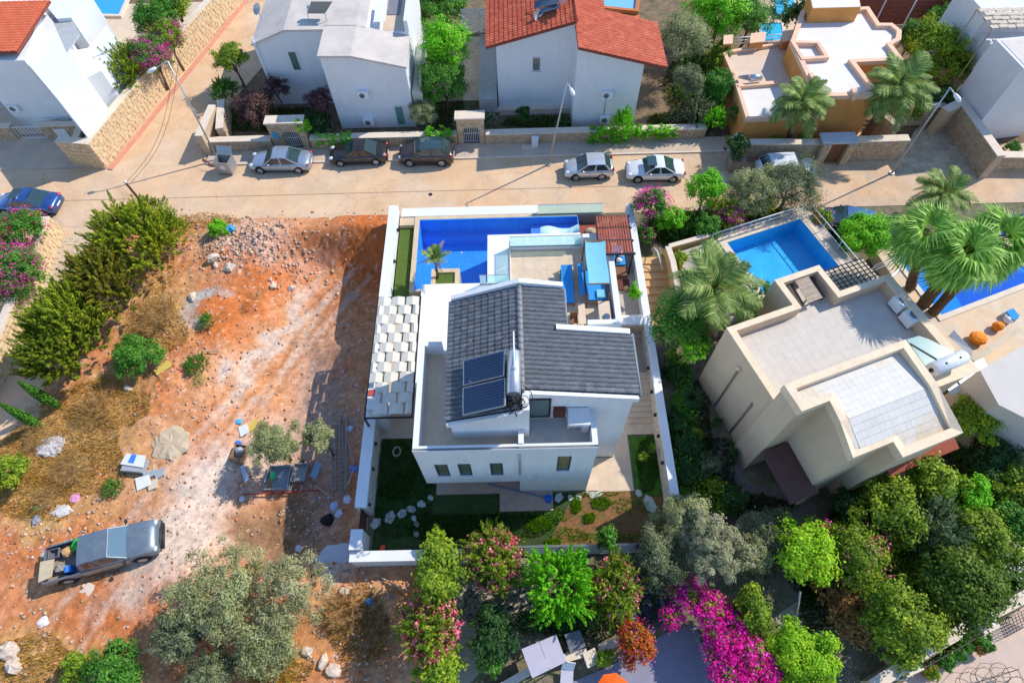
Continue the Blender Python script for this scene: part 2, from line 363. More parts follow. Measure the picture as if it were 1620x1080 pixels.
# building plot: bumpy red soil, one fine grid coloured by zones
LOTP = PP([(150, 338), (290, 344), (430, 346), (620, 343)])
LX0, LX1, LY0, LY1, ST = -34.0, -4.9, -3.0, 31.4, .11
gx = np.arange(LX0, LX1+ST, ST); gy = np.arange(LY0, LY1+ST, ST)
X, Y_ = np.meshgrid(gx, gy)
def pxw(px, py): p = P(px, py); return p.x, p.y
_a = np.array([[CR.x, CR.y, CR.z], [CU.x, CU.y, CU.z], [CW.x, CW.y, CW.z]])
def proj(x, y, z=0):
 d = np.stack([x, y, np.zeros_like(x)+z-CH], -1) @ _a.T
 return 810+FOC*d[..., 0]/d[..., 2], 540-FOC*d[..., 1]/d[..., 2]
sst = lambda t: np.clip(t, 0, 1)**2*(3-2*np.clip(t, 0, 1))
ZB = -2.15*sst((X+21)/7)*sst((30.2-Y_)/2.5)*sst((Y_-5.0)/3)*np.where(X > -8.75, 0, 1)
ZB += 1.0*np.exp(-((X+11.2)**2/4+(Y_-20.3)**2/1.4))
PX, PY = proj(X, Y_, ZB)
wx = PX+(fbm(X, Y_, .5, 5)-.5)*90; wy = PY+(fbm(X, Y_, .5, 15)-.5)*90
def blob(cx, cy, rx, ry, ang=0, soft=.5):
 c, s_ = cos(R(ang)), sin(R(ang)); dx = wx-cx; dy = wy-cy
 q = np.sqrt(((c*dx+s_*dy)/rx)**2+((-s_*dx+c*dy)/ry)**2); return np.clip((1+soft-q)/(2*soft), 0, 1)**1.5
n1 = fbm(X, Y_, .35, 1); n2 = fbm(X, Y_, 1.6, 2); n3 = fbm(X, Y_, 5.0, 3, 4)
C = np.zeros(X.shape+(3,))
def lay(col, m):
 global C
 C = C*(1-m[..., None])+np.array(col)*m[..., None]
ORA = (.54, .155, .040); ORL = (.60, .28, .13); PINK = (.62, .36, .24); DUST = (.62, .51, .43); GOLD = (.56, .35, .13); GREY = (.40, .40, .37); BRN = (.26, .15, .08)
lay(ORL, np.ones_like(X)); lay(ORA, np.clip((n1-.42)*5, 0, 1)*.6); lay(PINK, np.clip((n2-.5)*4, 0, 1)*.5)
lay(ORA, blob(570, 400, 75, 95)*.9); lay(ORA, blob(400, 440, 110, 45, -10)*.75); lay(ORA, blob(340, 500, 70, 50, -20)*.85); lay(ORA, blob(230, 640, 60, 45)*.8)
lay(ORA, blob(90, 900, 150, 110)*.75); lay(ORL, blob(60, 930, 80, 40)*.7); lay(ORA, blob(240, 1010, 110, 50)*.5)
lay(ORL, blob(450, 620, 60, 150, 35)*.6); lay(PINK, blob(500, 640, 50, 90)*.7); lay(DUST, blob(430, 545, 16, 140, 32, .6)*.8); lay(DUST, blob(350, 600, 30, 14, -30)*.8)
lay(DUST, blob(330, 770, 80, 50, -25)*.9); lay(DUST, blob(260, 860, 110, 45, -20)*.8); lay(DUST, blob(200, 940, 45, 30, -30)*.7); lay(DUST, blob(430, 720, 60, 60)*.6); lay(DUST, blob(280, 880, 70, 60)*.4)
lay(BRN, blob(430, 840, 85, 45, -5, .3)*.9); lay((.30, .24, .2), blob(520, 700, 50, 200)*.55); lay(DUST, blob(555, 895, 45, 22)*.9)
lay(DUST, blob(410, 395, 70, 35, 10)*.55); lay(GREY, blob(325, 465, 42, 16, -25, .4)*.9); lay(GREY, blob(310, 485, 35, 20, -35, .4)*.8)
lay(GOLD, blob(100, 720, 130, 85, 0, .6)*.9); lay(GOLD, blob(160, 640, 90, 50, -30)*.8); lay(GOLD, blob(250, 520, 60, 40, -40)*.7); lay(GOLD, blob(60, 800, 90, 40)*.8); lay(GOLD, blob(60, 1050, 120, 50)*.8); lay(GOLD, blob(240, 480, 40, 90, 30)*.7)
lay(GOLD, blob(560, 980, 70, 60)*.7); lay(GOLD, blob(440, 1050, 60, 40)*.9); lay((.40, .30, .13), blob(330, 350, 60, 14)*.7); lay(BRN, blob(590, 1010, 35, 80)*.7); lay(ORL, blob(600, 905, 50, 20)*.8)
for (x0, y0, x1, y1) in ((560, 430, 300, 700), (585, 440, 345, 700), (300, 700, 60, 1010), (345, 700, 120, 1040), (520, 470, 420, 640)):      # wheel ruts
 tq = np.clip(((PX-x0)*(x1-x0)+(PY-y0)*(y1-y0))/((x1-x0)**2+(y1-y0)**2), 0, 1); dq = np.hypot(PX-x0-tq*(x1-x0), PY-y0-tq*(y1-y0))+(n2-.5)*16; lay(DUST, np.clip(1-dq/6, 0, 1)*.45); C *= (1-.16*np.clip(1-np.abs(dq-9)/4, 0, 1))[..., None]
C *= (0.66+.68*n3)[..., None]*(0.84+.32*n2)[..., None]
spk = rng.random(X.shape); C[(spk > .975) & (n3 > .45)] = (.60, .47, .38); C[(spk < .02)] *= .6
Z = .05+(fbm(X, Y_, .8, 7)-.45)*.35+(n3-.5)*.10
def mound(cx, cy, r, h):
 global Z
 x, y = pxw(cx, cy); Z = Z+h*np.exp(-((X-x)**2+(Y_-y)**2)/(r*r))*(.7+.6*n3)
mound(410, 395, 2.2, .9); mound(345, 400, 1.0, .35); mound(590, 370, 1.2, .4); mound(430, 845, 1.8, .35); mound(555, 360, 1.5, .3); mound(270, 610, 1.4, .4); mound(240, 655, 1.2, .3)
edge = np.clip((LY1-Y_)/1.2, 0, 1); Z = .01+np.maximum(Z, -.02)*edge+ZB; Z = np.where((X > -8.75) & (Y_ > 6.3), -2.6, Z)
# keep the lot clear of the cobbled lane on the west
LANE_E = PP([(175, 345), (120, 420), (62, 520), (20, 600), (110, 610), (70, 660), (0, 720)])
ltx = np.interp(Y_, [P(0, 720).y, P(70, 665).y, P(110, 610).y, P(120, 420).y, P(175, 345).y], [P(0, 720).x-2, P(60, 665).x, P(70, 610).x, P(118, 420).x, P(172, 345).x])
Z = np.where(X < ltx, -.04, Z)
ny, nx = X.shape; idx = np.arange(nx*ny).reshape(ny, nx)
F_ = np.stack([idx[:-1, :-1], idx[:-1, 1:], idx[1:, 1:], idx[1:, :-1]], -1).reshape(-1, 4)
LOTM = vcmat('lot_soil', .95, .28, 4, .8, 9)
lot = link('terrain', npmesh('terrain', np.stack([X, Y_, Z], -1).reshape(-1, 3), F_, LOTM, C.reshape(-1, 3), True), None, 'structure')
def lotz(x, y):
 i = min(max(int((x-LX0)/ST), 0), nx-1); k = min(max(int((y-LY0)/ST), 0), ny-1); return float(Z[k, i])
def LP(px, py):
 h = 0.0
 for _ in range(12): p = P(px, py, h); h = .6*lotz(p.x, p.y)+.4*h
 return P(px, py, lotz(p.x, p.y))
# roads
mb = MB(); mb.sheet([(-60, 30.9), (13.5, 30.9), (13.5, 37.1), (-60, 37.1)], .024); struct('road', mb, ROADM)
mb = MB(); mb.sheet([(13.5, 30.9), (70, 30.9), (70, 37.1), (13.5, 37.1)], .024); struct('road', mb, ROAD2)
lane = PP([(173, 268), (383, -5), (470, -60), (560, -60), (395, 110), (318, 246)], 0)
mb = MB(); mb.sheet([(-32.9, 37.1), (-24.6, 37.1), (-25.4, 41.5), (-21.5, 52), (-18, 75), (-22, 75), (-26.6, 60.3)], .028); struct('side_road', mb, ROADM)
mb = MB(); mb.box(-24.6, 29.9, 37.1, 38.7, -.04, .13); mb.box(-60, -33.0, 37.1, 41.0, -.04, .12); struct('pavement', mb, PAVE)
mb = MB(); mb.box(-23.5, 29.9, 36.96, 37.1, -.04, .14); struct('kerb', mb, COPING)
# expansion joints and drain line in the road: real shallow strips
mb = MB(); mb.box(-60, 12, 33.55, 33.62, .02, .0285); struct('road_joint', mb, mat('road_joint_dark', (.33, .22, .15), .9, .3, 2))
REDK = mat('faded_red_kerb', (.60, .28, .19), .9, .15, 2)
p0, p1 = Vector((-32.45, 36.9)), Vector((-26.3, 60.3)); e = (p1-p0).normalized(); nn = Vector((e.y, -e.x))
mb = MB(); mb.prism([p0, p1, p1+nn*.45, p0+nn*.45], 0, .10); struct('kerb', mb, REDK)
# western lane beside the bougainvillea wall: setts edge by edge in the near part
lane_poly = PP([(60, 330), (175, 345), (120, 420), (62, 520), (0, 625), (0, 505)])+[Vector((-40, 14)), Vector((-40, 30))]
lp = [P(172, 341).xy, P(118, 418).xy, P(60, 520).xy, P(95, 612).xy, P(60, 668).xy, P(-40, 740).xy, Vector((-46, 12)), Vector((-46, 31)), Vector((-36, 31))]
mb = MB(); mb.sheet(lp, .012); struct('lane', mb, ROADM)
# garden grounds east and south
mb = MB(); mb.sheet([(8.6, -6), (60, -6), (60, 30.9), (8.6, 30.9)], .0); struct('garden_ground', mb, DARKSOIL)
mb = MB(); mb.sheet([(-5.0, -8), (8.6, -8), (8.6, 6.4), (-5.0, 6.4)], .0); struct('garden_ground', mb, DARKSOIL)
mb = MB(); mb.sheet([(-8.6, 6.3), (8.6, 6.3), (8.6, 23.3), (-8.6, 23.3)], .004); mb.sheet([(-8.6, 29.7), (8.6, 29.7), (8.6, 30.92), (-8.6, 30.92)], .004); mb.sheet([(4.66, 23.3), (8.6, 23.3), (8.6, 29.7), (4.66, 29.7)], .004); mb.sheet([(-8.6, 23.3), (-6.81, 23.3), (-6.81, 29.7), (-8.6, 29.7)], .004); struct('garden_ground', mb, DARKSOIL)
mb = MB(); mb.sheet([(-60, 38.8), (70, 38.8), (70, 90), (-60, 90)], .0); struct('garden_ground', mb, mat('north_garden_soil', (.22, .15, .09), .95, .35, 2, .6, 10, col2=(.10, .09, .05)))

# ================================================================ STONE WALLS
def stone_run(parent, a, b, z0, z1, side=1, size=.36, th=.05, name='facing_stone', m=STONE, limit=0, seed=1):
 """irregular squared stones set proud of the core between a and b; side=1 right of a->b"""
 rr = random.Random(seed); a = Vector((a[0], a[1])); b = Vector((b[0], b[1])); L = (b-a).length; e = (b-a)/L; n = Vector((e.y, -e.x))*side
 mb = MB(); z = z0
 while z < z1-.05:
  h = min(size*rr.uniform(.55, .95), z1-z)
  if z1-z-h < .12: h = z1-z
  u = 0
  while u < L-.03:
   ww = min(size*rr.uniform(.7, 1.6), L-u); g = .012; t = th*rr.uniform(.5, 1.3); q = .03
   def pt(uu, zz, d): p = a+e*uu+n*d; return (p.x, p.y, zz)
   j = lambda: rr.uniform(-.02, .02)
   o = [pt(u+g, z+g, .002), pt(u+ww-g, z+g, .002), pt(u+ww-g, z+h-g, .002), pt(u+g, z+h-g, .002)]
   i_ = [pt(u+g+q+j()*.5, z+g+q, t), pt(u+ww-g-q, z+g+q+j()*.5, t), pt(u+ww-g-q, z+h-g-q, t), pt(u+g+q, z+h-g-q+j()*.5, t)]
   mb.add(o+i_, [(4, 5, 6, 7), (0, 1, 5, 4), (1, 2, 6, 5), (2, 3, 7, 6), (3, 0, 4, 7)] if side > 0 else [(7, 6, 5, 4), (4, 5, 1, 0), (5, 6, 2, 1), (6, 7, 3, 2), (7, 4, 0, 3)]); u += ww
  z += h
 return mb.build(name, m, parent, 'stuff')
def stone_wall(label, pts, th, h, cap=.08, over=.04, m=STONE, capm=COPING, faces=(1,), closed=False, group=None, cat='wall', z0=-.04, size=.36, core=MORTAR, name='stone_wall', hs=None):
 """pts: the line of the right-hand (visible) face; thickness to the left"""
 pts = [Vector((p[0], p[1])) for p in pts]
 t = thing(name, label, cat, (pts[0].x, pts[0].y, 0), 0, group)
 n = len(pts); nor = []
 for i in range(n-1): e = (pts[i+1]-pts[i]).normalized(); nor.append(Vector((-e.y, e.x)))
 inn = []; oc = []; ic = []
 for i in range(n):
  k = nor[max(i-1, 0)]+nor[min(i, n-2)]; k = k/max(.3, k.dot(nor[min(i, n-2)])); inn.append(pts[i]+k*th); oc.append(pts[i]-k*over); ic.append(pts[i]+k*(th+over))
 core_ = MB(); cp = MB()
 for i in range(n-1):
  ha, hb = (h, h) if not hs else (hs[i], hs[i+1])
  core_.prism([pts[i], pts[i+1], inn[i+1], inn[i]], z0, 0, z1s=[ha, hb, hb, ha])
  v = [(oc[i].x, oc[i].y, ha), (oc[i+1].x, oc[i+1].y, hb), (ic[i+1].x, ic[i+1].y, hb), (ic[i].x, ic[i].y, ha)]
  cp.add(v+[(x, y, z+cap) for x, y, z in v], [(3, 2, 1, 0), (4, 5, 6, 7), (0, 1, 5, 4), (1, 2, 6, 5), (2, 3, 7, 6), (3, 0, 4, 7)])
 core_.build('wall_core', core, t); cp.build('coping', capm, t)
 for i in range(n-1):
  hh = h if not hs else min(hs[i], hs[i+1])
  if 1 in faces and m: stone_run(t, pts[i], pts[i+1], 0, hh, 1, size, m=m, seed=i+int(abs(pts[i].x)*7))
  if -1 in faces and m: stone_run(t, inn[i], inn[i+1], 0, hh, -1, size, m=m, seed=i+9)
 return t
# street wall in front of the north houses
stone_wall('low tan stone street wall with pale coping left of the arched gate behind the silver sedan', [(-25.2, 38.55), (-19.3, 38.55)], .55, 1.0)
stone_wall('low tan stone street wall between the two arched gateways, green vine hanging over its coping', [(-16.2, 38.55), (-4.35, 38.55)], .55, 1.0)
stone_wall('low tan stone street wall below the red roofed house, draped in green creeper at its right end', [(-2.1, 38.55), (15.6, 38.55)], .55, 1.0)
stone_wall('splayed stone garden wall on the lane corner beside the leaning street lamp', [P(331, 167, 1.9).xy, P(309, 216, 1.9).xy], .5, 1.9)
stone_wall('short stone wall returning behind the lane corner near the small tree', [P(345, 160, 1.6).xy, P(342, 205, 1.6).xy], .5, 1.6, faces=(1, -1))
stone_wall('tall stone street wall of the ochre house left of its brown doorway', [P(1187, 231, 1.6).xy, P(1305, 229, 1.7).xy], .55, 1.7)
stone_wall('tall stone street wall of the ochre house right of its brown doorway', [P(1352, 226, 1.8).xy, P(1440, 223, 1.9).xy], .6, 1.9, hs=[1.8, 1.9])
stone_wall('stone side wall with blue tiled top running back from the ochre house street wall', [P(1440, 216, 1.9).xy+Vector((-.3, 1.2)), P(1403, 180, 1.9).xy], .5, 1.9, faces=(1, -1))
stone_wall('high stone boundary wall at the right of the flagstone driveway', [P(1500, 178, 2.2).xy, P(1521, 168, 2.2).xy+Vector((0, 0)), P(1578, 248, 2.2).xy], .6, 2.2, m=STONE)
stone_wall('low stone roadside wall at the far right edge of the street', [P(1578, 249, 1.3).xy+Vector((.1, -.05)), P(1700, 251, 1.3).xy], .6, 1.3)
stone_wall('stone retaining wall closing the top of the flagstone driveway', [P(1424, 172, 1.7).xy, P(1498, 170, 1.7).xy], .5, 1.7)
# tall pale wall on the NW lane
a, b = P(131, 233, 2.7).xy, P(167, 269, 0).xy
stone_wall('tall sunlit buff stone wall along the lane below the bougainvillea, yellow paint streak on it', [(-35.2, 37.3), (-32.55, 36.95), (-30.4, 46.5), (-26.2, 60.4)], .55, 2.5, m=STONEY, size=.42)
stone_wall('brown stone street wall with white plaque right of the north west garden gate', [(-38.6, 40.6), (-35.4, 40.6), (-35.2, 38.0)], .5, 1.3)
stone_wall('brown stone street wall at the left edge, left of the north west garden gate', [(-52, 40.6), (-41.0, 40.6)], .5, 1.3)
mb = MB(); o_ = P(612/3.6+0, 760/3.6, 1.6)
# wall west of the lane, under the big bougainvillea
stone_wall('buff stone wall under the large bougainvillea beside the cobbled lane', [P(78, 343, 1.7).xy, P(38, 440, 1.7).xy, P(-6, 548, 1.7).xy, P(-60, 650, 1.7).xy][::-1], .5, 1.7, m=STONEY, size=.45)
# setts of the lane (sunlit strip)
st = []
A = P(95, 372).xy; Bv = P(10, 560).xy; e = (Bv-A).normalized(); nn = Vector((-e.y, e.x)); rr = random.Random(4)
sett = MB(); u = 0
while u < (Bv-A).length:
 for k in range(6):
  l_, w_ = .5, .42
  c = A+e*(u+.25+(.22 if k % 2 else 0))+nn*(k*.46+.1)
  j = rr.uniform(-.03, .03)
  q = [c-e*(l_/2-.03)-nn*(w_/2-.03), c+e*(l_/2-.03+j)-nn*(w_/2-.03), c+e*(l_/2-.03)+nn*(w_/2-.03+j), c-e*(l_/2-.03)+nn*(w_/2-.03)]
  sett.prism(q, .01, .035+rr.uniform(0, .015))
 u += .52
sett.build('paving_sett', mat('pale_sett', (.50, .43, .34), .9, .2, 4, .3, 20, col2=(.58, .46, .32)), bpy.data.objects['lane'], 'stuff')
# flagstone driveway
fl = PP([(1440, 222), (1480, 205), (1530, 205), (1585, 268), (1560, 275), (1420, 275), (1425, 245)])
base = MB(); base.sheet([P(1415, 279).xy, P(1445, 210).xy, P(1475, 180).xy, P(1515, 180).xy, P(1560, 275).xy], .03); drv = struct('driveway', base, MORTAR)
cells = []; rr = random.Random(11)
pl = [P(1418, 276).xy, P(1447, 212).xy, P(1478, 183).xy, P(1513, 183).xy, P(1556, 272).xy]
flag = []
xs = [p.x for p in pl]; ys = [p.y for p in pl]
yy = min(ys)
row = 0
while yy < max(ys):
 xx = min(xs)-(row % 2)*.35
 while xx < max(xs):
  w_ = rr.uniform(.5, .8); c = Vector((xx+w_/2, yy+.3+rr.uniform(-.08, .08)))
  if inpoly(np.array([c.x]), np.array([c.y]), [tuple(p) for p in pl])[0]: flag.append((c, w_))
  xx += w_
 yy += .58; row += 1
for c, w_ in flag[:300]:
 n = rr.choice((5, 6, 6, 7)); m_ = MB(); poly = []
 for k in range(n): a_ = 2*pi*k/n+rr.uniform(-.2, .2); poly.append((cos(a_)*w_*.52, sin(a_)*.31*rr.uniform(.9, 1.1)))
 m_.prism(poly, 0, .02+rr.uniform(0, .012)); me = m_.mesh('flagstone', mat('flagstone_m', (.47, .38, .26), .9, .15, 3, .3, 20, rnd=.18, col2=(.54, .42, .27)))
 o = link('flagstone', me, drv); o.location = (c.x, c.y, .031)
# ================================================================ MAIN HOUSE
H = thing('white_villa', 'modern white villa with dark grey tiled roof and roof terraces in the centre', 'house', (0.3, 16, 0))
g = MB()
# lower storey and terrace block
g.prism([(-6.17, 16.05), (-6.17, 23.5), (-1.82, 23.5), (-1.82, 27.6), (4.63, 27.6), (4.63, 26.7), (6.54, 26.7), (6.54, 16.05), (5.52, 16.05), (5.52, 15.2)], -1.2, 1.55)  # terrace, its railings and furniture scaled about the camera to sit lower
g.prism([(-4.8, 11.2), (-.05, 11.2), (-.05, 16.0), (-4.8, 16.0)], -.04, 2.0)
g.prism([(-5.06, 10.14), (0.0, 10.14), (0.0, 16.0), (-5.06, 16.0)], 2.0, 6.0)
g.prism([(0.002, 10.14), (3.76, 10.14), (3.76, 12.4), (0.002, 12.4)], -.04, 6.0)
g.prism([(.3, 11.95), (5.5, 11.95), (5.5, 15.25), (.3, 15.25)], -.04, 8.2, z1s=[9.1, 8.2, 8.2, 9.1])
g.prism([(-3.2, 10.98), (.2, 10.98), (.2, 17.8), (-3.2, 17.8)], 1.5, 8, z1s=[7.75, 9.0, 9.0, 7.75])
g.prism([(.2, 15.25), (2.2, 15.25), (2.2, 17.8), (.2, 17.8)], 1.5, 8, z1s=[9.1, 8.72, 8.72, 9.1])
g.build('wall', WHITE, H)
# front face with real window openings
wins = [(-4.30, -3.62, 3.0, 5.0), (-3.12, -2.46, 3.0, 5.02), (-1.50, -.84, 2.95, 5.02)]
f = MB(); skin(f, (-5.06, 10.0), (0.0, 10.0), 2.0, 6.95, [(a+5.06, b+5.06, c, d) for a, b, c, d in wins], .14)
wins2 = [(1.9, 2.6, 3.45, 5.8)]
skin(f, (0.0, 9.998), (3.76, 9.998), -.04, 6.95, [(a, b, c, d) for a, b, c, d in wins2], .14)
f.build('front_wall', WHITE, H)
f = MB(); f.box(-5.06, -5.045, 10.0, 10.14, 2.0, 6.0); f.box(-5.06, 0, 10.0, 10.14, 1.985, 2.0); f.build('wall_edge', WHITE, H); f = MB(); f.box(3.745, 3.76, 10.0, 10.14, -.04, 6.0); f.build('wall_edge', WHITE, H)
for a, b, c, d in wins+wins2: window(H, (a+.02, 10.13), (b-.02, 10.13), c+.02, d-.02, mat('olive_frame', (.05, .06, .065), .4, .1, 3), flat('tinted_glass', (.12, .15, .10), .12, spec=.8), .07, .05)
# parapets
pz = MB()
pz.box(-5.06, -4.80, 10.14, 16.0, 6.0, 6.95); pz.box(-4.8, -.002, 10.14, 10.26, 6.0, 6.95); pz.box(-4.8, -3.9, 15.75, 16.0, 6.0, 6.95)
pz.box(0.0, 3.5, 10.14, 10.26, 6.0, 6.95); pz.box(3.5, 3.76, 10.14, 11.95, 6.0, 6.95); pz.box(-.02, .24, 10.26, 10.95, 6.0, 7.02)
pz.box(.2, .52, 10.98, 11.95, 6.0, 9.22)
pz.build('parapet', WHITE, H)
m = MB(); m.box(-4.8, -3.2, 10.26, 15.75, 6.0, 6.03); m.box(-3.2, -.02, 10.26, 10.98, 6.0, 6.031); td = m.build('terrace_floor', FLOOR, H)
m = MB(); m.box(.24, 3.5, 10.26, 11.95, 6.0, 6.03); m.build('balcony_floor', mat('grey_floor', (.40, .42, .42), .7, .15, 2), H)
# window, vent box and air conditioner housing on the balcony wall
window(H, (.50, 11.94), (1.58, 11.94), 6.25, 8.35, DARKMETAL, flat('tinted_glass_green', (.10, .16, .15), .12, spec=.8), .09, .06)
m = MB(); m.box(1.72, 2.3, 11.7, 11.94, 6.6, 7.4); m.build('shutter_box', flat('dark_red_panel', (.10, .03, .02)), H)
ac = thing('air_conditioner', 'white outdoor air conditioner housing under a small white slab on the front balcony', 'air conditioner', (2.9, 11.4, 6.03))
m = MB(); m.box(2.4, 3.45, 11.02, 11.9, 7.15, 7.3); m.build('cover_slab', WHITE, ac)
m = MB(); m.box(2.42, 2.5, 11.3, 11.9, 6.03, 7.15); m.build('side_panel', WHITE2, ac); m = MB(); m.box(3.1, 3.42, 11.1, 11.9, 6.03, 7.15); m.build('side_panel', WHITE2, ac)
m = MB(); m.box(2.5, 3.1, 11.35, 11.88, 6.1, 6.75); fr_ = m.build('unit_case', WHITEMETAL, ac)
# downpipe
m = MB(); m.tube([(.02, 9.95, 6.3), (.02, 9.95, 3.2)], .04); m.build('downpipe', METAL, H)
m = MB(); m.box(.42, .66, 9.88, 9.99, 2.7, 2.95); m.build('vent_cover', WHITE2, H)
# fascias of the roof
WBL = WHITE
def fascia(x0, za, x1, zb, y0, y1, hgt=.30):
 q = MB(); q.prism([(x0, y0), (x1, y0), (x1, y1), (x0, y1)], 0, 1)
 q.v = [(x, y, (za if abs(x-x0) < 1e-6 else zb)-(hgt if z < .5 else 0)) for x, y, z in q.v]; return q
fascia(.48, 9.22, 5.68, 8.38, 11.78, 11.97, .34).build('fascia', WHITE, H)
fascia(-3.36, 7.98, .2, 9.22, 10.84, 11.0, .28).build('fascia', WHITE, H)
fascia(-3.36, 8.25, .2, 9.62, 17.75, 18.0, .42).build('fascia', WHITE, H); fascia(.2, 9.62, 2.42, 9.2, 17.75, 18.0, .42).build('fascia', WHITE, H)
fascia(1.95, 9.22, 5.62, 8.62, 15.22, 15.5, .45).build('fascia', WHITE, H)
# roof deck under the tiles
rf = MB()
def deck(x0, z0, x1, z1, y0, y1):
 rf.add([(x0, y0, z0), (x1, y0, z1), (x1, y1, z1), (x0, y1, z0), (x0, y0, z0-.14), (x1, y0, z1-.14), (x1, y1, z1-.14), (x0, y1, z0-.14)], [(0, 1, 2, 3), (7, 6, 5, 4), (0, 4, 5, 1), (1, 5, 6, 2), (2, 6, 7, 3), (3, 7, 4, 0)])
deck(-3.38, 7.98, .2, 9.28, 11.0, 17.76); deck(.2, 9.28, 5.7, 8.42, 11.97, 15.24); deck(.2, 9.28, 2.45, 8.93, 15.24, 17.76)
rf.build('roof_deck', mat('roof_underlay', (.03, .033, .038), .8, .1), H)
def tile_mesh(lx, ly, mt, name, rise=.05, lip=.045):
 """one interlocking tile: lx down the slope, ly across, arched, front lip hanging"""
 v = []; f_ = []; n = 5
 for i, (x, dz) in enumerate(((-.02, 0), (lx, lip))):
  for k in range(n+1):
   t = k/n; v.append((x, (t-.5)*ly*.97, dz+rise*(sin(pi*t)**.7)))
 for k in range(n): f_.append((k, n+1+k, n+2+k, k+1))
 b = len(v)
 for k in range(n+1): v.append((lx, (k/n-.5)*ly*.97, -.01))
 for k in range(n): f_.append((n+1+k, b+k, b+k+1, n+2+k))
 mm = MB(); mm.add(v, f_); mm.sm = [False]*len(f_); return mm.mesh(name, mt)
def tiles(parent, me, ori, ex, ey, nx_, ny_, lx, ly, skip=None):
 """matrices of tiles: ex = unit vector down the slope, ey = across"""
 out = []; ex = Vector(ex).normalized(); ey = Vector(ey).normalized(); ez = ex.cross(ey).normalized()
 if ez.z < 0: ez = -ez
 for j in range(ny_):
  for i in range(nx_):
   p = Vector(ori)+ex*(i*lx)+ey*((j+.5)*ly)
   if skip and skip(p): continue
   M_ = Matrix((ex, ez.cross(ex), ez)).transposed().to_4x4(); M_ = M_ @ Matrix.Rotation(random.uniform(-.012, .012), 4, 'Z'); M_.translation = p+ez*random.uniform(-.006, .006)+ey*random.uniform(-.006, .006); out.append(M_)
 return out
LXT, LYT = .36, .2475
tm = tile_mesh(LXT, LYT, SLATE, 'roof_tile')
exl = Vector((-3.58, 0, -1.30)).normalized()
exr = Vector((5.5, 0, -.86)).normalized()
pl_ = (-3.2, -.6); left = tiles(H, tm, (.05, 11.03, 9.28), exl, (0, 1, 0), 10, 27, (3.7)/10, .2485)
right = tiles(H, tm, (.3, 12.0, 9.30), exr, (0, 1, 0), 15, 13, 5.45/15, .2485)+tiles(H, tm, (.3, 15.24, 9.30), exr, (0, 1, 0), 6, 10, 5.45/15, .2485)
pieces(H, 'roof_tile', tm, left, 300, 'roof_tiles')
me2 = tm
pieces(H, 'roof_tile', tm, right[:30], 300); pieces(H, 'roof_tile', tm, right[30:], 0, 'roof_tiles')
m = MB()
for k in range(17):
 y = 11.85+k*.352; m.tube([(.2, y, 9.31), (.2, y+.36, 9.33)], [.13, .15], 10)
m.build('ridge_cap', mat('ridge_grey', (.20, .21, .22), .5, .15, 4), H)
for a_, b_, r_ in (((-3.42, 11.0, 8.0), (-3.42, 17.75, 8.0), .07), ((5.76, 11.9, 8.4), (5.76, 15.3, 8.4), .07), ((2.5, 15.3, 8.93), (2.5, 17.75, 8.93), .06)): m = MB(); m.tube([a_, b_], r_, 8); m.build('gutter', flat('grey_gutter', (.20, .24, .27), .4), H)
# flat roof finishes of the lower storey
RIM = mat('white_waterproofing', (.80, .80, .79), .6, .05, .6)
m = MB(); m.prism([(-6.17, 16.05), (-6.17, 23.5), (-1.82, 23.5), (-1.82, 27.6), (4.63, 27.6), (4.63, 27.0), (-.26, 27.0), (-.26, 17.85), (-3.2, 17.85), (-3.2, 16.05)], 1.55, 1.73); m.build('flat_roof', RIM, H)
m = MB(); m.box(-.26, 6.17, 17.85, 26.4, 1.55, 1.57); tf = m.build('terrace_floor', FLOOR, H)
m = MB(); m.box(-.26, 4.63, 26.3, 27.0, 1.57, 1.8); m.box(4.63, 6.54, 26.38, 26.7, 1.5, 2.67); m.box(6.17, 6.54, 19.83, 26.38, 1.5, 2.67); m.box(4.43, 6.54, 19.5, 19.83, 1.5, 2.672); m.box(4.43, 6.54, 16.06, 19.5, 1.5, 2.05); m.build('parapet', WHITE, H)
TJ = mat('tile_joint_grey', (.40, .35, .29), .9, .1)
m = MB()
for k in range(1, 8): m.box(-.25+k*.8, -.25+k*.8+.012, 17.85, 26.3, 1.57, 1.574)
for k in range(1, 10): m.box(-.25, 6.17, 17.85+k*.84, 17.85+k*.84+.012, 1.5705, 1.5735)
m.build('floor_joint', TJ, H)
# glass balustrades
def glass_rail(parent, a, b, z0, z1, nsec=3, top=True, mt=GLASS):
 a = Vector(a); b = Vector(b); e = (b-a).normalized(); n = Vector((-e.y, e.x)); L = (b-a).length
 r = MB(); r.prism([a-n*.03, b-n*.03, b+n*.03, a+n*.03], z0, z0+.08); base_ = r.build('rail_base', METAL, parent)
 for i in range(nsec):
  p0, p1 = a+e*(L*i/nsec+.02), a+e*(L*(i+1)/nsec-.02); q = MB(); q.prism([p0-n*.01, p1-n*.01, p1+n*.01, p0+n*.01], z0+.08, z1); q.build('glass_panel', mt, parent)
 if top: r = MB(); r.prism([a-n*.02, b-n*.02, b+n*.02, a+n*.02], z1, z1+.03); r.build('hand_rail', METAL, parent)
gr = thing('glass_railing', 'clear glass railing along the north edge of the villa roof terrace', 'railing', (2, 26.4, 1.8)); glass_rail(gr, (-.3, 26.43), (4.6, 26.43), 1.8, 2.85, 4)
gr = thing('glass_railing', 'clear glass railing along the west side of the villa roof terrace', 'railing', (-.3, 21, 1.7)); glass_rail(gr, (-.32, 26.4), (-.32, 19.0), 1.73, 2.7, 5)
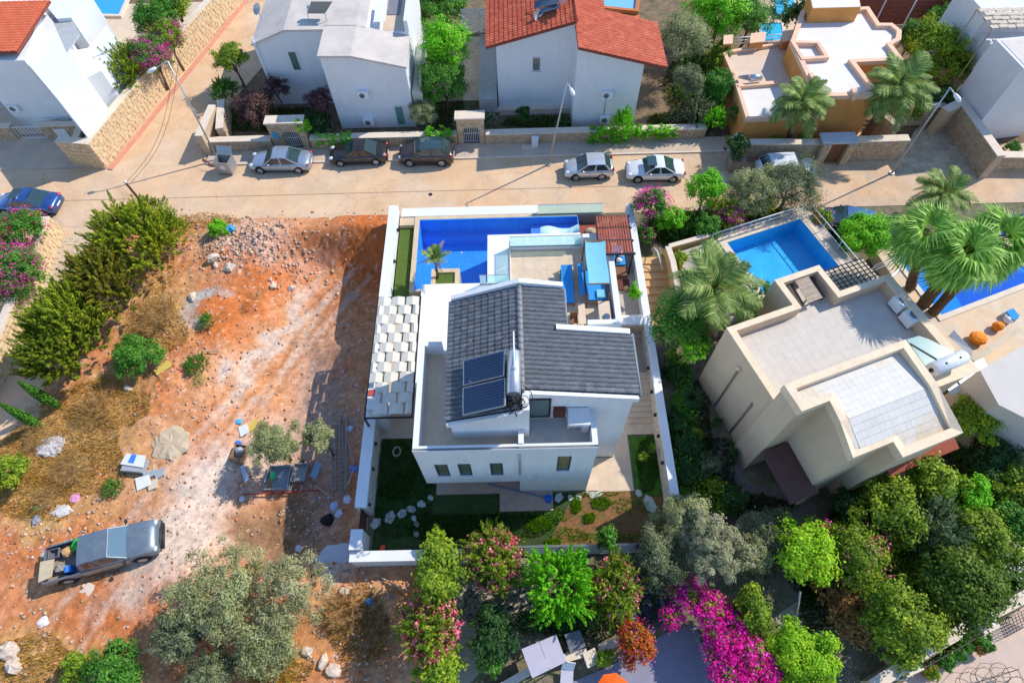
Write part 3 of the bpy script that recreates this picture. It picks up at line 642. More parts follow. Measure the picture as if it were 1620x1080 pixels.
gr = thing('glass_railing', 'short glass railing at the gap between pool and lower roof', 'railing', (-1.7, 23.4, 1.7)); glass_rail(gr, (-2.3, 23.4), (-1.86, 23.4), 1.73, 2.7, 1); glass_rail(gr, (-1.82, 23.4), (-.37, 23.4), 1.73, 2.7, 2)
# skylight slot on the terrace
m = MB(); m.box(1.27, 2.2, 19.2, 19.6, 1.57, 1.6); m.build('skylight', WINGLASS, H)
# solar heater
S = thing('solar_water_heater', 'solar water heater with two dark panels and horizontal steel tank on the grey tiled roof', 'solar heater', (-1.2, 13.5, 8.8))
def spanel(c0, c1, c2, c3, th=.09):
 m = MB(); m.slab(c0, c1, c2, c3, th); f_ = m.build('panel_frame', METAL, S)
 a, b, c, d = [Vector(q) for q in (c0, c1, c2, c3)]; ce = (a+b+c+d)/4; n = (b-a).cross(d-a).normalized()*.006
 k = [ce+(q-ce)*.95+n for q in (a, b, c, d)]; m = MB(); m.slab(*k, .004); m.build('collector_glass', flat('collector_blue', (.008, .02, .06), .12, spec=.9, coat=.3), f_)
 e1 = (k[1]-k[0]); e2 = (k[3]-k[0])
 for i in range(1, 9):
  q = MB(); s0 = k[0]+e2*(i/9)+n*.3; q.bar(s0, s0+e1, .012); q.build('absorber_fin', flat('fin_blue', (.02, .045, .10), .3), f_)
c = lambda x, y: (540+x/4.154, 440+y/4.154)
z_ = 9.25
for q in ((c(800, 540), c(1075, 470), c(1070, 640), c(800, 705)), (c(797, 720), c(1078, 655), c(1075, 838), c(797, 900))):
 pts = []
 for i, (x, y) in enumerate(q): pts.append(P(x, y, 8.75 if i in (0, 3) else 9.75))
 spanel(pts[3], pts[2], pts[1], pts[0])
m = MB()
for x, y, h_ in ((-2.2, 12.6, 9.0), (-2.2, 14.8, 9.0), (-.5, 12.4, 9.55), (-.5, 14.9, 9.6)): m.bar((x, y, 8.2), (x, y, h_), .04)
m.build('support_frame', METAL, S)
t0, t1 = P(780+128/3.857, 440+455/3.857, 9.75), P(780+125/3.857, 440+705/3.857, 9.75)
m = MB(); m.tube([t0+Vector((0, .03, 0)), t0, t1, t1+Vector((0, -.03, 0))], [.28, .32, .32, .28], 24); m.build('tank', mat('tank_steel', (.55, .57, .6), .35, .08, 3, metal=.75), S)
m = MB(); m.tube([t0+Vector((0, -1.0, .35)), t0+Vector((0, .9, .42))], .035, 6); m.ball(t0+Vector((.03, -.95, .33)), .12, 8); m.build('vent_pipe', WHITEMETAL, S)
m = MB(); rr = random.Random(3)
for i in range(16):
 p = t1+Vector((rr.uniform(-.35, .35), rr.uniform(-.6, -.1), rr.uniform(-.4, 0))); m.tube([p, p+Vector((rr.uniform(-.25, .25), rr.uniform(-.25, .1), rr.uniform(-.2, .2))), p+Vector((rr.uniform(-.3, .3), rr.uniform(-.3, .2), -.3))], .03, 5)
m.build('pipework', DARKMETAL, S)
m = MB(); m.tube([t0+Vector((.35, -1.6, -.1)), t0+Vector((.75, -1.9, -.35)), t0+Vector((.8, -2.3, -.4)), t0+Vector((.4, -2.5, -.35))], .02, 5); m.build('loose_cable', RUBBER, S)

# ---------------------------------------------------------------- pergola on the west side
PG = thing('louvre_pergola', 'dark framed pergola roofed with rows of folded white canvas panels beside the villa', 'pergola', (-7.3, 17.5, 0))
zz = 3.0
m = MB()
for x in (-8.62, -5.95): m.box(x-.04, x+.04, 13.5, 21.7, zz-.12, zz)
for y in (13.5, 17.9, 21.66): m.box(-8.6, -5.93, y-.04, y+.04, zz-.121, zz-.001)
m.build('frame', DARKMETAL, PG)
for (x, y) in ((-8.62, 13.5), (-8.62, 17.9)): m = MB(); m.box(x-.05, x+.05, y-.05, y+.05, .0, zz-.12); m.build('post', DARKMETAL, PG)
CAN = mat('cream_canvas', (.62, .58, .49), .8, .05, 2)
cp_ = MB(); L_, W_ = .62, .80
cp_.slab((-L_/2, -W_/2, 0), (0, -W_/2, .11), (0, W_/2, .11), (-L_/2, W_/2, 0), .012); cp_.slab((0, -W_/2, .11), (L_/2, -W_/2, 0), (L_/2, W_/2, 0), (0, W_/2, .11), .012)
cm = cp_.mesh('canvas_panel', CAN)
rows = 12; ys = [21.64-(k+.5)*.665 for k in range(12)]
for k, y in enumerate(ys):
 off = 0 if k % 2 == 0 else -.44
 cc = [-8.22+i*.9 for i in range(3)] if k % 2 == 0 else [-8.22-.0+i*.9-.45 for i in range(4)]
 for x in cc:
  if k >= 9 and x < -7.9: continue
  lo, hi = max(x-.41, -8.58), min(x+.41, -5.98)
  if hi-lo < .25: continue
  o = link('canvas_panel', cm, PG); o.location = ((lo+hi)/2, y, zz+.02); o.scale = ((hi-lo)/L_*.98, .815, 1)
ch = thing('chimney_box', 'small white masonry grill chimney with red cap on the front corner of the canvas pergola', 'chimney', (-8.25, 14.6, 0))
m = MB(); m.box(-8.55, -7.85, 14.0, 15.3, 0, 3.05); m.box(-8.45, -8.0, 14.5, 15.1, 3.05, 3.45); m.build('shaft', WHITE2, ch)
m = MB(); m.box(-8.4, -8.05, 14.62, 15.0, 3.45, 3.5); m.build('cap', flat('red_cap', (.45, .07, .05)), ch)

# ---------------------------------------------------------------- pool
PL = thing('swimming_pool', 'deep blue tiled L shaped swimming pool with cream coping behind the villa', 'swimming pool', (-3, 27, 0))
m = MB(); m.prism([(-6.75, 23.5), (-6.75, 29.6), (4.6, 29.6), (4.6, 27.6), (-1.82, 27.6), (-1.82, 23.5)], -1.1, -1.0); m.build('pool_floor', BLUETILE, PL)
m = MB(); m.box(-6.8, -6.75, 23.5, 29.6, -1.1, 1.18); m.box(-6.75, 4.6, 29.6, 29.65, -1.1, 1.18); m.box(4.6, 4.65, 26.75, 29.6, -1.1, 1.18); m.box(-6.75, -1.83, 23.5, 23.55, -1.1, 1.18); m.build('pool_side', BLUETILE, PL)
m = MB(); m.box(-6.75, 1.2, 29.05, 29.6, -1.0, -.1); m.box(1.25, 4.55, 28.2, 29.55, -1.0, .45); m.build('bench_step', mat('pool_step_blue', (.10, .28, .80), .4, .08, 3), PL)
m = MB(); m.sheet([(-6.75, 23.55), (-1.83, 23.55), (-1.83, 27.61), (4.6, 27.61), (4.6, 29.6), (-6.75, 29.6)], 1.06); m.build('water', WATER, PL)
m = MB(); m.box(-7.1, -6.76, 23.3, 29.65, 0, 1.2); m.box(-7.1, 1.35, 29.655, 29.95, 0, 1.2); m.box(1.36, 4.62, 29.655, 29.85, 0, 1.08); m.box(-6.755, -6.18, 23.3, 23.5, 0, 1.2); m.box(-8.2, -7.11, 29.2, 29.9, 0, 1.15); m.build('coping', DECKT, PL)
for i, (x, y) in enumerate(((-3.9, 28.3), (-3.9, 25.0))): m = MB(); m.tube([(x, y, -.999), (x, y, -.97)], .08, 8); m.build('pool_light', WHITE, PL)
pt = thing('planter_box', 'square cream stone planter of young grass standing in the blue pool', 'planter', (-5, 24.2, 0))
q = [P(600+x/5.775, 300+y/5.775, 1.3) for x, y in ((430, 712), (655, 712), (645, 850), (428, 850))]; m = MB(); ring(m, [(-5.65, 23.56), (-3.75, 23.56), (-3.75, 25.1), (-5.65, 25.1)], .3, -1.0, 1.3); m.build('rim', DECKT, pt)
m = MB(); m.box(-5.34, -4.06, 23.87, 24.79, -1, 1.18); m.build('soil', mat('lawn_soil', (.08, .13, .02), .9, .3, 5), pt)
gb = thing('grass_bed', 'narrow raised bed of bright green grass between the pool coping and the west wall', 'garden bed', (-7.6, 26, 0))
m = MB(); m.box(-8.2, -7.11, 22.0, 29.19, 0, .85); m.build('soil', mat('lawn_soil', (.08, .13, .02)), gb)
m = MB(); m.box(-8.0, -7.12, 29.95, 30.3, 0, .8); m.build('soil_end', mat('lawn_soil', (.08, .13, .02)), gb)
inf = thing('inflatable_wave', 'pale turquoise curved pool slide panel lying on the water', 'pool float', (3.5, 28.6, 1.06))
m = MB(); nn_ = 14; va = []
for i in range(nn_+1):
 t = i/nn_; x = 1.9+t*2.75; h_ = 1.12+.5*max(0, t-.75)*2+.07*sin(t*9); wv = .42+.12*sin(t*6+1)+(.3*(t-.8)*5*.5 if t > .8 else 0)
 va += [(x, 28.3-wv+.25*(t > .85), h_), (x, 28.35+wv*.6, h_+.05+.1*sin(t*5))]
b0 = va+[(x, y, z-.06) for x, y, z in va]; k_ = len(va); fs = []
for i in range(nn_): a = 2*i; fs += [(a, a+2, a+3, a+1), (a+k_, a+1+k_, a+3+k_, a+2+k_), (a, a+k_, a+2+k_, a+2), (a+1, a+3, a+3+k_, a+1+k_)]
m.add(b0, fs, 0, True); m.build('shell', mat('pale_turquoise_plastic', (.50, .76, .80), .35, .05), inf)
m = MB(); m.box(4.7, 6.6, 27.2, 28.9, 0, 1.0); tile_red = m.build('red_deck', mat('red_deck_boards', (.30, .06, .035), .7, .2, 4), None); tagt(tile_red, 'dark red raised deck beside the pool end', 'deck')
rk = MB(); rk.ball((5.5, 28.2, 1.15), (.45, .3, .22), 9, 0, .15, 3); tagt(rk.build('boulder', STONE), 'brown rounded boulder lying on the red pool deck', 'rock')
# boundary walls of the villa
def plain_wall(name, label, boxes, mt=WHITE2, cat='wall', capm=None, group=None):
 t = thing(name, label, cat, (boxes[0][0], boxes[0][2], 0), 0, group); m = MB(); c_ = MB()
 for b in boxes: m.box(*b[:5], b[5]-.06); c_.box(b[0]-.02, b[1]+.02, b[2]-.02, b[3]+.02, b[5]-.06, b[5])
 m.build('wall_core', mt, t); c_.build('coping', capm or WHITE, t); return t
t = plain_wall('garden_wall', 'long white rendered west garden wall of the villa facing the building plot', [(-8.9, -8.3, 8.85, 30.5, -2.6, 1.8)])
stone_run(t, (-8.3, 8.9), (-8.3, 21.5), .02, 1.7, 1, .3, .03, m=mat('pale_facing', (.52, .46, .38), .9, .25, 5))
t = plain_wall('garden_wall', 'short white rendered wall stub at the villa garden corner below the rusty gate', [(-8.95, -8.35, 6.65, 7.65, -2.6, 1.8)])
t = plain_wall('garden_wall', 'white rendered south garden wall of the villa behind the oleanders, left part', [(-8.95, -2.0, 6.1, 6.6, -2.6, 1.5)])
t = plain_wall('garden_wall', 'white rendered back wall behind the villa pool along the street', [(-8.1, 1.75, 30.0, 30.75, -.04, 1.2)])
t = plain_wall('garden_wall', 'long white rendered east garden wall of the villa beside the paved walkway', [(8.12, 8.55, 7.0, 30.1, -.04, 1.8)])
stone_run(t, (8.12, 20.4), (8.12, 7.0), .02, 1.7, 1, .3, .03, m=mat('pale_facing', (.52, .46, .38), .9, .25, 5))
lm = MB()
for i, y in enumerate((28.5, 25.7, 12.5, 11, 9.0)):
 lm = MB(); x = -8.28 if i < 4 else -8.28; lm.box(x, x+.12, y, y+.14, 1.3, 1.5); lm.box(x+.03, x+.09, y+.03, y+.11, 1.22, 1.3); tagt(lm.build('wall_lamp', DARKMETAL), 'dark lamp on the west garden wall, %s' % ['nearest the street', 'beside the grass bed middle', 'above the shaded lawn, northern one', 'above the shaded lawn, middle one', 'closest to the rusty gate'][i], 'wall lamp')
for i, y in enumerate((17.0, 15.4, 13.9, 12.6, 11.0, 8.8)):
 lm = MB(); lm.box(7.95, 8.08, y, y+.14, 1.25, 1.45); lm.box(7.98, 8.05, y+.03, y+.11, 1.17, 1.25); tagt(lm.build('wall_lamp', DARKMETAL), 'small dark lamp on the inside of the east garden wall, %s south of the steps' % ['first', 'second', 'third', 'fourth', 'fifth', 'sixth'][i], 'wall lamp')
gt = thing('metal_gate', 'rust brown metal gate in the gap of the white west garden wall', 'gate', (-8.6, 8.2, 0)); 
m = MB(); m.box(-8.66, -8.58, 7.7, 7.76, 0, 1.5); m.box(-8.66, -8.58, 8.76, 8.82, 0, 1.5); m.box(-8.65, -8.6, 7.76, 8.76, 1.42, 1.5); m.build('gate_frame', DARKMETAL, gt); m = MB(); m.box(-8.64, -8.61, 7.78, 8.74, .08, 1.4); m.build('gate_leaf', mat('rust', (.12, .05, .03), .8, .3, 5), gt)
# grey louvred fence along the south
fn = thing('slat_fence', 'grey horizontally louvred metal fence on the south side of the sunny garden bed', 'fence', (3, 6.5, 0))
for k in range(5): m = MB(); m.slab((-1.9, 6.32+k*.075, 1.0+k*.1), (8.0, 6.32+k*.075, 1.0+k*.1), (8.0, 6.42+k*.075, 1.05+k*.1), (-1.9, 6.42+k*.075, 1.05+k*.1), .02); m.build('slat', METAL, fn)
for k in range(6): m = MB(); m.box(-1.95+k*1.99, -1.87+k*1.99, 6.5, 6.6, -.04, 1.6); m.build('post', DARKMETAL, fn)
m = MB(); m.box(-2.0, 8.1, 6.62, 6.72, -.04, .5); m.build('plinth', WHITE2, fn)
# glass screen and wall by the street on the north east side
gr = thing('glass_railing', 'long clear glass screen between the villa pool and the street', 'railing', (4, 30, 0)); m = MB(); m.box(1.78, 6.5, 30.0, 30.25, 0, .9); m.build('plinth', flat('grey_plinth', (.32, .30, .27)), gr); glass_rail(gr, (1.8, 30.12), (6.5, 30.12), .9, 1.9, 4)
# walkway east, patio, planter
mb = MB(); mb.sheet([(5.5, 13.3), (8.1, 13.3), (8.1, 20.6), (6.55, 20.6), (6.55, 16.0), (5.53, 16.0)], .05); mb.sheet([(3.77, 9.95), (6.5, 9.95), (6.5, 13.3), (8.1, 13.3), (8.1, 13.6), (5.51, 13.6), (5.51, 11.9), (3.77, 11.9)], .052)
mb.box(3.77, 6.52, 9.9, 9.95, -.04, .05); pa = struct('patio', mb, FLOOR)
mb = MB(); mb.prism([(-4.78, 9.93), (-1.16, 9.93), (-1.16, 8.88), (1.85, 8.88), (1.85, 9.99), (-.02, 9.99), (-.02, 11.2), (-4.78, 11.2)], -.04, .10); struct('patio', mb, mat('pink_travertine', (.50, .34, .25), .8, .12, 2, col2=(.42, .30, .24)))
mb = MB(); mb.box(6.55, 8.1, 20.6, 28.5, -.04, .9); struct('patio', mb, mat('grey_beige_paving', (.46, .39, .33), .8, .12, 2))
pj = MB()
for k in range(1, 12): pj.box(6.55, 8.1, 20.6+k*.7, 20.6+k*.7+.015, .9, .904)
pj.build('paving_joint', TJ, bpy.data.objects['patio.002'])
st = thing('stone_stairwell', 'narrow passage steps between the villa and the east garden wall', 'steps', (7.2, 15, 0))
for k in range(9): m = MB(); m.box(6.57, 8.1, 14.0+k*.34, 14.34+k*.34, .05, .12+k*.09); m.build('step', FLOOR, st)
pb = thing('planter_box', 'white walled planter with clipped green bush on the upper walkway', 'planter', (7.15, 20, 0)); m = MB(); m.box(6.55, 8.1, 20.0, 20.7, -.04, 1.75); m.build('wall_core', WHITE2, pb); stone_run(pb, (6.56, 19.99), (8.1, 19.99), .5, 1.6, 1, .25)
# lawn, bed
lw = MB(); lw.box(6.6, 8.1, 9.6, 13.2, -.02, .03); struct('lawn', lw, mat('lawn_green', (.045, .13, .012), .9, .35, 3, .5, 20, col2=(.07, .16, .02)))
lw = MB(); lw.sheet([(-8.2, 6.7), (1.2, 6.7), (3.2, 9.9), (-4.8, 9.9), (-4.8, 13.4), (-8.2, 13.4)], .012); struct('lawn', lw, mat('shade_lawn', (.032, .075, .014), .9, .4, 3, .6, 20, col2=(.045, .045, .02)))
lw = MB(); lw.sheet([(1.2, 6.7), (8.1, 6.7), (8.1, 9.6), (6.6, 9.6), (6.6, 9.9), (3.2, 9.9)], .012); struct('garden_bed', lw, mat('red_mulch', (.24, .11, .05), .95, .4, 5, .8, 14, col2=(.14, .11, .03), thr=(.45, .6)))
mb = MB(); mb.sheet([(-8.3, 13.4), (-5.06, 13.4), (-5.06, 21.9), (-8.3, 21.9)], .02); struct('carport_floor', mb, PAVE)
# stepping stones
for i, (x, y, r) in enumerate([(595, 828, 9), (617, 818, 10), (636, 812, 8), (651, 805, 7), (667, 797, 7), (681, 787, 5), (655, 820, 5), (659, 829, 5), (659, 845, 5), (884, 787, 8), (903, 787, 5), (915, 786, 6), (941, 781, 9), (1010, 780, 6), (1028, 797, 10)]):
 rr = random.Random(i+20); c0 = P(x, y); r *= MPP(x, y)*1.0; poly = []
 n = rr.choice((5, 6)); el = 1.6 if i in (12, 14) else 1.15; an = rr.uniform(0, pi)
 for k in range(n): a = 2*pi*k/n; u = Vector((cos(a)*r*el, sin(a)*r*rr.uniform(.75, 1))); poly.append((c0.x+u.x*cos(an)-u.y*sin(an), c0.y+u.x*sin(an)+u.y*cos(an)))
 m = MB(); m.prism(poly, 0, .05)
 tagt(m.build('stepping_stone', mat('pale_slab', (.50, .50, .46), .85, .15, 4)), ['%s pale stepping stone of the curved path on the shaded lawn counted from the gate' % s for s in ('first', 'second', 'third', 'fourth', 'fifth', 'sixth')][i] if i < 6 else ['upper pale stone of the short side row near the citrus tree', 'middle pale stone of the short side row near the citrus tree', 'square pale stone at the lower end of the short side row', 'pale triangular slab in shade right of the patio', 'small slab on the edge of the sunny bed', 'tan slab half in sun at the top of the bed', 'long pale slab under the cream patio edge', 'upright narrow slab in the shade beside the lawn strip', 'long pointed slab lying in the shaded bed corner'][i-6], 'stepping stone', 'stepping stones in the villa garden')
# broom / pool net leaning by the patio
bn = thing('leaf_net', 'long blue pole with blue leaf net lying across the front patio', 'pool net', (.5, 9.8, .1)); a_, b_ = P(772, 765, .25), P(862, 786, .2)
m = MB(); m.tube([a_, b_], .035, 6); m.build('pole', flat('blue_pole', (.05, .18, .36)), bn)
m = MB(); cpt = P(866, 788, .16); m.prism([(cpt.x-.2, cpt.y+.12), (cpt.x+.08, cpt.y+.27), (cpt.x+.28, cpt.y+.1), (cpt.x+.18, cpt.y-.28), (cpt.x-.12, cpt.y-.2)], .11, .2); m.build('net', flat('blue_net', (.02, .12, .5)), bn)
tr = MB(); tr.tube([Vector((0, 0, 0))+P(540+420/5.16, 640+0) for _ in range(2)] if 0 else [(-7.25+cos(a/6*pi)*.22, 12.55+sin(a/6*pi)*.28, .1) for a in range(13)], .07, 6); tagt(tr.build('hose_coil', flat('pale_hose', (.30, .27, .20))), 'pale coiled hose lying on the shaded lawn', 'hose')

# ---------------------------------------------------------------- terrace furniture
ZT = 1.575
def obx(parent, name, mt, *bs):
 m = MB()
 for b in bs: m.box(*b)
 return m.build(name, mt, parent)
lo = thing('sun_lounger', 'blue cushioned wooden sun lounger on the villa roof terrace', 'sun lounger', (3.4, 23, ZT))
q = [P(840+x/4.909, 300+y/4.909, 3.8) for x, y in ((290, 480), (375, 480), (385, 735), (300, 735))]
x0, x1, y0, y1 = 3.02, 3.82, 21.55, 24.3
obx(lo, 'frame', WOOD, (x0, x1, y0, y1, ZT+.25, ZT+.33))
for x in (x0+.02, x1-.1):
 for y in (y0+.05, y1-.15): obx(lo, 'leg', WOOD, (x, x+.08, y, y+.08, ZT, ZT+.25))
m = MB(); m.box(x0+.03, x1-.03, y0+.05, y1-.85, ZT+.33, ZT+.42); m.slab((x0+.03, y1-.85, ZT+.42), (x1-.03, y1-.85, ZT+.42), (x1-.03, y1, ZT+.85), (x0+.03, y1, ZT+.85), .09); m.build('cushion', BLUEFAB2, lo)
db = thing('canopy_daybed', 'wooden swing daybed with turquoise canvas canopy on the villa roof terrace', 'daybed', (5.1, 23, ZT))
for x in (4.54, 5.86):
 obx(db, 'post', WOOD, (x, x+.08, 21.45, 21.53, ZT, ZT+1.5)); obx(db, 'post', WOOD, (x, x+.08, 25.2, 25.28, ZT, ZT+1.9))
obx(db, 'seat_frame', WOOD, (4.6, 5.9, 21.6, 24.2, ZT+.3, ZT+.4)); obx(db, 'mattress', BLUEFAB2, (4.65, 5.85, 21.7, 24.1, ZT+.4, ZT+.52)); obx(db, 'pillow', BLUEFAB, (5.25, 5.8, 21.8, 22.4, ZT+.52, ZT+.66)); obx(db, 'side_towel', BLUEFAB2, (4.2, 4.52, 22.2, 24.7, ZT+.3, ZT+.42))
m = MB(); N_ = 10; vs = []
for i in range(N_+1):
 t = i/N_; y = 22.1+t*3.2; z = ZT+1.75+.25*t-.10*sin(pi*t)
 for x in (4.62, 5.1, 5.55, 5.92): vs.append((x+.03*sin(t*7), y, z-.05*sin((x-4.62)/1.3*pi)))
fs = [(i*4+k, i*4+k+1, i*4+k+5, i*4+k+4) for i in range(N_) for k in range(3)]; n0 = len(vs)
m.add(vs+[(x, y, z-.015) for x, y, z in vs], fs+[tuple(j+n0 for j in f_[::-1]) for f_ in fs], 0, True); m.build('canopy', BLUEFAB, db)
obx(db, 'canopy_rail', WOOD, (4.54, 5.96, 22.05, 22.12, ZT+1.68, ZT+1.74)); obx(db, 'canopy_rail', WOOD, (4.54, 5.96, 25.25, 25.32, ZT+1.93, ZT+1.99))
bt = thing('bar_counter', 'cream topped bar counter against the east parapet of the roof terrace', 'counter', (5.6, 20.8, ZT)); obx(bt, 'base', WHITE, (5.28, 5.9, 19.84, 21.3, ZT, ZT+.8)); obx(bt, 'top', FLOOR, (5.22, 5.96, 19.84, 21.35, ZT+.8, ZT+.86))
m = MB(); m.tube([(5.65, 20.15, ZT+.86), (5.65, 20.15, ZT+.94)], .22, 14); m.build('sink', flat('bluegrey_metal', (.12, .18, .24), .3, metal=.6), bt)
tb = thing('side_table', 'long cream topped wooden table beside the chair on the roof terrace', 'table', (4.1, 20.4, ZT)); obx(tb, 'table_top', FLOOR, (3.95, 4.38, 19.75, 21.25, ZT+.7, ZT+.75))
for x, y in ((3.98, 19.8), (4.28, 19.8), (3.98, 21.15), (4.28, 21.15)): obx(tb, 'leg', WOOD, (x, x+.06, y, y+.06, ZT, ZT+.7))
cr_ = thing('wooden_chair', 'dark wooden terrace chair beside the cream table', 'chair', (3.7, 20.3, ZT)); obx(cr_, 'seat', WOOD, (3.42, 3.9, 20.0, 20.5, ZT+.42, ZT+.47)); obx(cr_, 'backrest', WOOD, (3.42, 3.9, 20.5, 20.55, ZT+.47, ZT+.95))
for x in (3.43, 3.85):
 for y in (20.02, 20.5): obx(cr_, 'leg', WOOD, (x, x+.05, y, y+.05, ZT, ZT+.42))
mt_ = MB(); mt_.box(2.7, 4.1, 18.9, 19.5, ZT+.32, ZT+.42); tagt(mt_.build('seat_cushion', flat('turquoise', (.02, .45, .55))), 'bright turquoise cushion at the foot of the roof terrace by the tiles', 'cushion')
# ---------------------------------------------------------------- red slat pergola by the street
rp = thing('slat_pergola', 'pergola of red brown timber slats in three bays by the street corner of the villa', 'pergola', (7.3, 28, 0))
zt = 3.1; X0, X1 = 5.55, 7.75
ys_ = [24.6, 25.7, 26.8, 27.85]
for y in ys_: obx(rp, 'cross_beam', DARKMETAL, (X0, X1+.15, y-.05, y+.05, zt-.14, zt+.0))
for x in (X0, X1): obx(rp, 'edge_beam', DARKMETAL, (x-.04, x+.04, ys_[0], ys_[-1], zt-.141, zt-.001))
sm_ = MB(); sm_.box(-.06, .06, 0, 1.0, -.05, 0); sme = sm_.mesh('slat', REDWOOD)
for b in range(3):
 for k in range(12):
  o = link('slat', sme, rp); o.location = (X0+.12+k*(X1-X0-.24)/11, ys_[b]+.055, zt+.01)
for x, y in ((6.68, ys_[0]), (X1, ys_[0]), (6.68, ys_[-1]), (X1, ys_[-1])): obx(rp, 'post', DARKMETAL, (x-.05, x+.05, y-.05, y+.05, .9, zt-.14))
bd = thing('garden_sofa', 'blue cushioned sofa under the red slat pergola', 'sofa', (7.0, 25.5, .9)); obx(bd, 'base', WOOD, (6.6, 7.6, 24.2, 26.8, .9, 1.25)); obx(bd, 'cushion', BLUEFAB2, (6.4, 7.55, 25.0, 26.6, 1.25, 1.4)); 
m = MB(); m.ball((7.1, 25.3, 1.5), (.25, .2, .15), 8); m.ball((7.3, 25.8, 1.5), (.2, .25, .15), 8); m.build('pillow', WHITE, bd)
m = MB(); m.box(6.3, 7.7, 23.2, 24.1, .9, .98); tagt(m.build('floor_mat', flat('maroon_mat', (.13, .035, .025))), 'dark maroon mat in front of the sofa under the slat pergola', 'mat')
m = MB(); m.ball((7.45, 23.2, 1.05), (.25, .22, .2), 8, 0, .2, 5); tagt(m.build('sleeping_dog', mat('brown_fur', (.20, .13, .08), .9, .3, 9)), 'brown round basket lying on the upper walkway near the mat', 'basket'); bpy.data.objects['sleeping_dog'].name = 'basket'
# ================================================================ BEIGE HOUSE (east), in its own turned frame
BH = thing('beige_house', 'large sand coloured house with tiled terrace and white tiled folded roof', 'house', (*RF(20, 9), 0))
g = MB()
g.prism(RF.poly([(16.3, 7.5), (16.3, 12.1), (20.44, 12.1), (20.44, 13.9), (23.4, 13.9), (23.4, 11.95), (26.35, 11.95), (27.0, 11.2), (27.0, 6.6), (16.3, 6.6)]), -.04, 5.4)
g.prism(RF.poly([(16.0, 6.1), (17.5, 6.1), (17.5, 5.0), (22.75, 5.0), (22.75, 7.43), (16.0, 7.43)]), -.04, 7.9)
g.prism(RF.poly([(17.5, 5.0), (17.5, 3.55), (19.75, 3.55), (19.75, 2.8), (22.9, 2.8), (22.9, 5.0)]), -.04, 7.9, z1s=[7.9, 7.1, 7.1, 6.9, 6.9, 7.9])
g.prism(RF.poly([(23.0, 5.3), (26.6, 5.3), (26.6, 6.58), (23.0, 6.58)]), -.04, 6.2)
g.build('wall', BEIGE, BH)
# parapet of the big terrace, with its rounded corner caps
par = MB(); cap_ = MB(); tp = RF.poly([(16.3, 7.45), (16.3, 12.1), (20.44, 12.1), (20.44, 13.9), (23.4, 13.9), (23.4, 11.95), (26.7, 11.95), (26.7, 6.6)])
inn = RF.poly([(16.7, 7.45), (16.7, 11.75), (20.8, 11.75), (20.8, 13.55), (23.05, 13.55), (23.05, 11.6), (26.2, 11.6), (26.2, 6.6)])
for i in range(len(tp)-1):
 par.prism([tp[i], tp[i+1], inn[i+1], inn[i]], 5.4, 6.2)
 cap_.prism([tp[i], tp[i+1], inn[i+1], inn[i]], 6.2, 6.26)
par.build('parapet', BEIGE, BH); cap_.build('parapet_cap', BEIGECAP, BH)
tb_ = MB(); tb_.prism(RF.poly([(16.7, 7.43), (16.7, 11.75), (20.8, 11.75), (20.8, 13.55), (23.05, 13.55), (23.05, 11.6), (26.2, 11.6), (26.2, 6.6), (22.8, 6.6), (22.8, 7.43)]), 5.4, 5.43); tfl = tb_.build('terrace_bed', mat('grey_grout', (.54, .48, .42), .9, .1), BH)
PTILE = mat('pinkish_roof_tile', (.60, .545, .485), .75, .08, 1.5, rnd=.05)
WTILE = mat('white_roof_tile', (.64, .61, .56), .6, .05, .5, rnd=.03, col2=(.60, .43, .24), thr=(.50, .64))
def tile_field(parent, fr, x0, x1, y0, y1, s, z, mt, name='floor_tile', inside=None, zf=None, gap=.006, limit=300, th=.007):
 m_ = MB(); m_.prism([(-s/2+gap/2, -s/2+gap/2), (s/2-gap/2, -s/2+gap/2), (s/2-gap/2, s/2-gap/2), (-s/2+gap/2, s/2-gap/2)], 0, th); me = m_.mesh(name, mt); out = []
 ny_ = int(round((y1-y0)/s)); nx_ = int(round((x1-x0)/s))
 for j in range(ny_):
  for i in range(nx_):
   u, v = x0+(i+.5)*s, y0+(j+.5)*s
   if inside and not inside(u, v): continue
   p = fr(u, v); zz_ = z; M_ = Matrix.Rotation(fr.a, 4, 'Z')
   if zf: zz_, tilt = zf(u, v); M_ = Matrix.Rotation(fr.a, 4, 'Z') @ Matrix.Rotation(tilt, 4, 'X')
   M_.translation = (p.x, p.y, zz_); out.append(M_)
 out.sort(key=lambda q: q.translation.y)
 pieces(parent, name, me, out, limit)
tile_field(BH, RF, 16.7, 26.2, 7.45, 13.6, .5, 5.43, PTILE, 'floor_tile', lambda u, v: (v < 11.6 or (20.9 < u < 23.0 and v < 13.5) or (u < 23 and v < 11.7)) and u < 26.1 and v > 7.6, limit=0)
# high white tiled roof: upper flat and lower slope
def zroof(u, v): return (7.93, 0) if v > 5.05 else (7.93-(5.05-v)*.47, math.atan(.47))
rb = MB(); rb.prism(RF.poly([(16.3, 6.3), (17.8, 6.3), (17.8, 5.05), (22.4, 5.05), (22.4, 7.15), (16.3, 7.15)]), 7.9, 7.92); rb.prism(RF.poly([(17.8, 5.05), (17.8, 3.8), (20.0, 3.8), (20.0, 3.05), (22.6, 3.05), (22.6, 5.05)]), 6.0, 7, z1s=[7.92, 7.33, 7.33, 6.98, 6.98, 7.92]); rb.build('roof_bed', mat('pale_grout', (.60, .57, .52), .9, .1), BH)
tile_field(BH, RF, 16.35, 22.4, 3.05, 7.15, .33, 7.93, WTILE, 'roof_tile', lambda u, v: (v > 6.3 or u > 17.9) and (v > 3.85 or u > 20.1), zroof, .005, 300, .006)
cpx = MB()
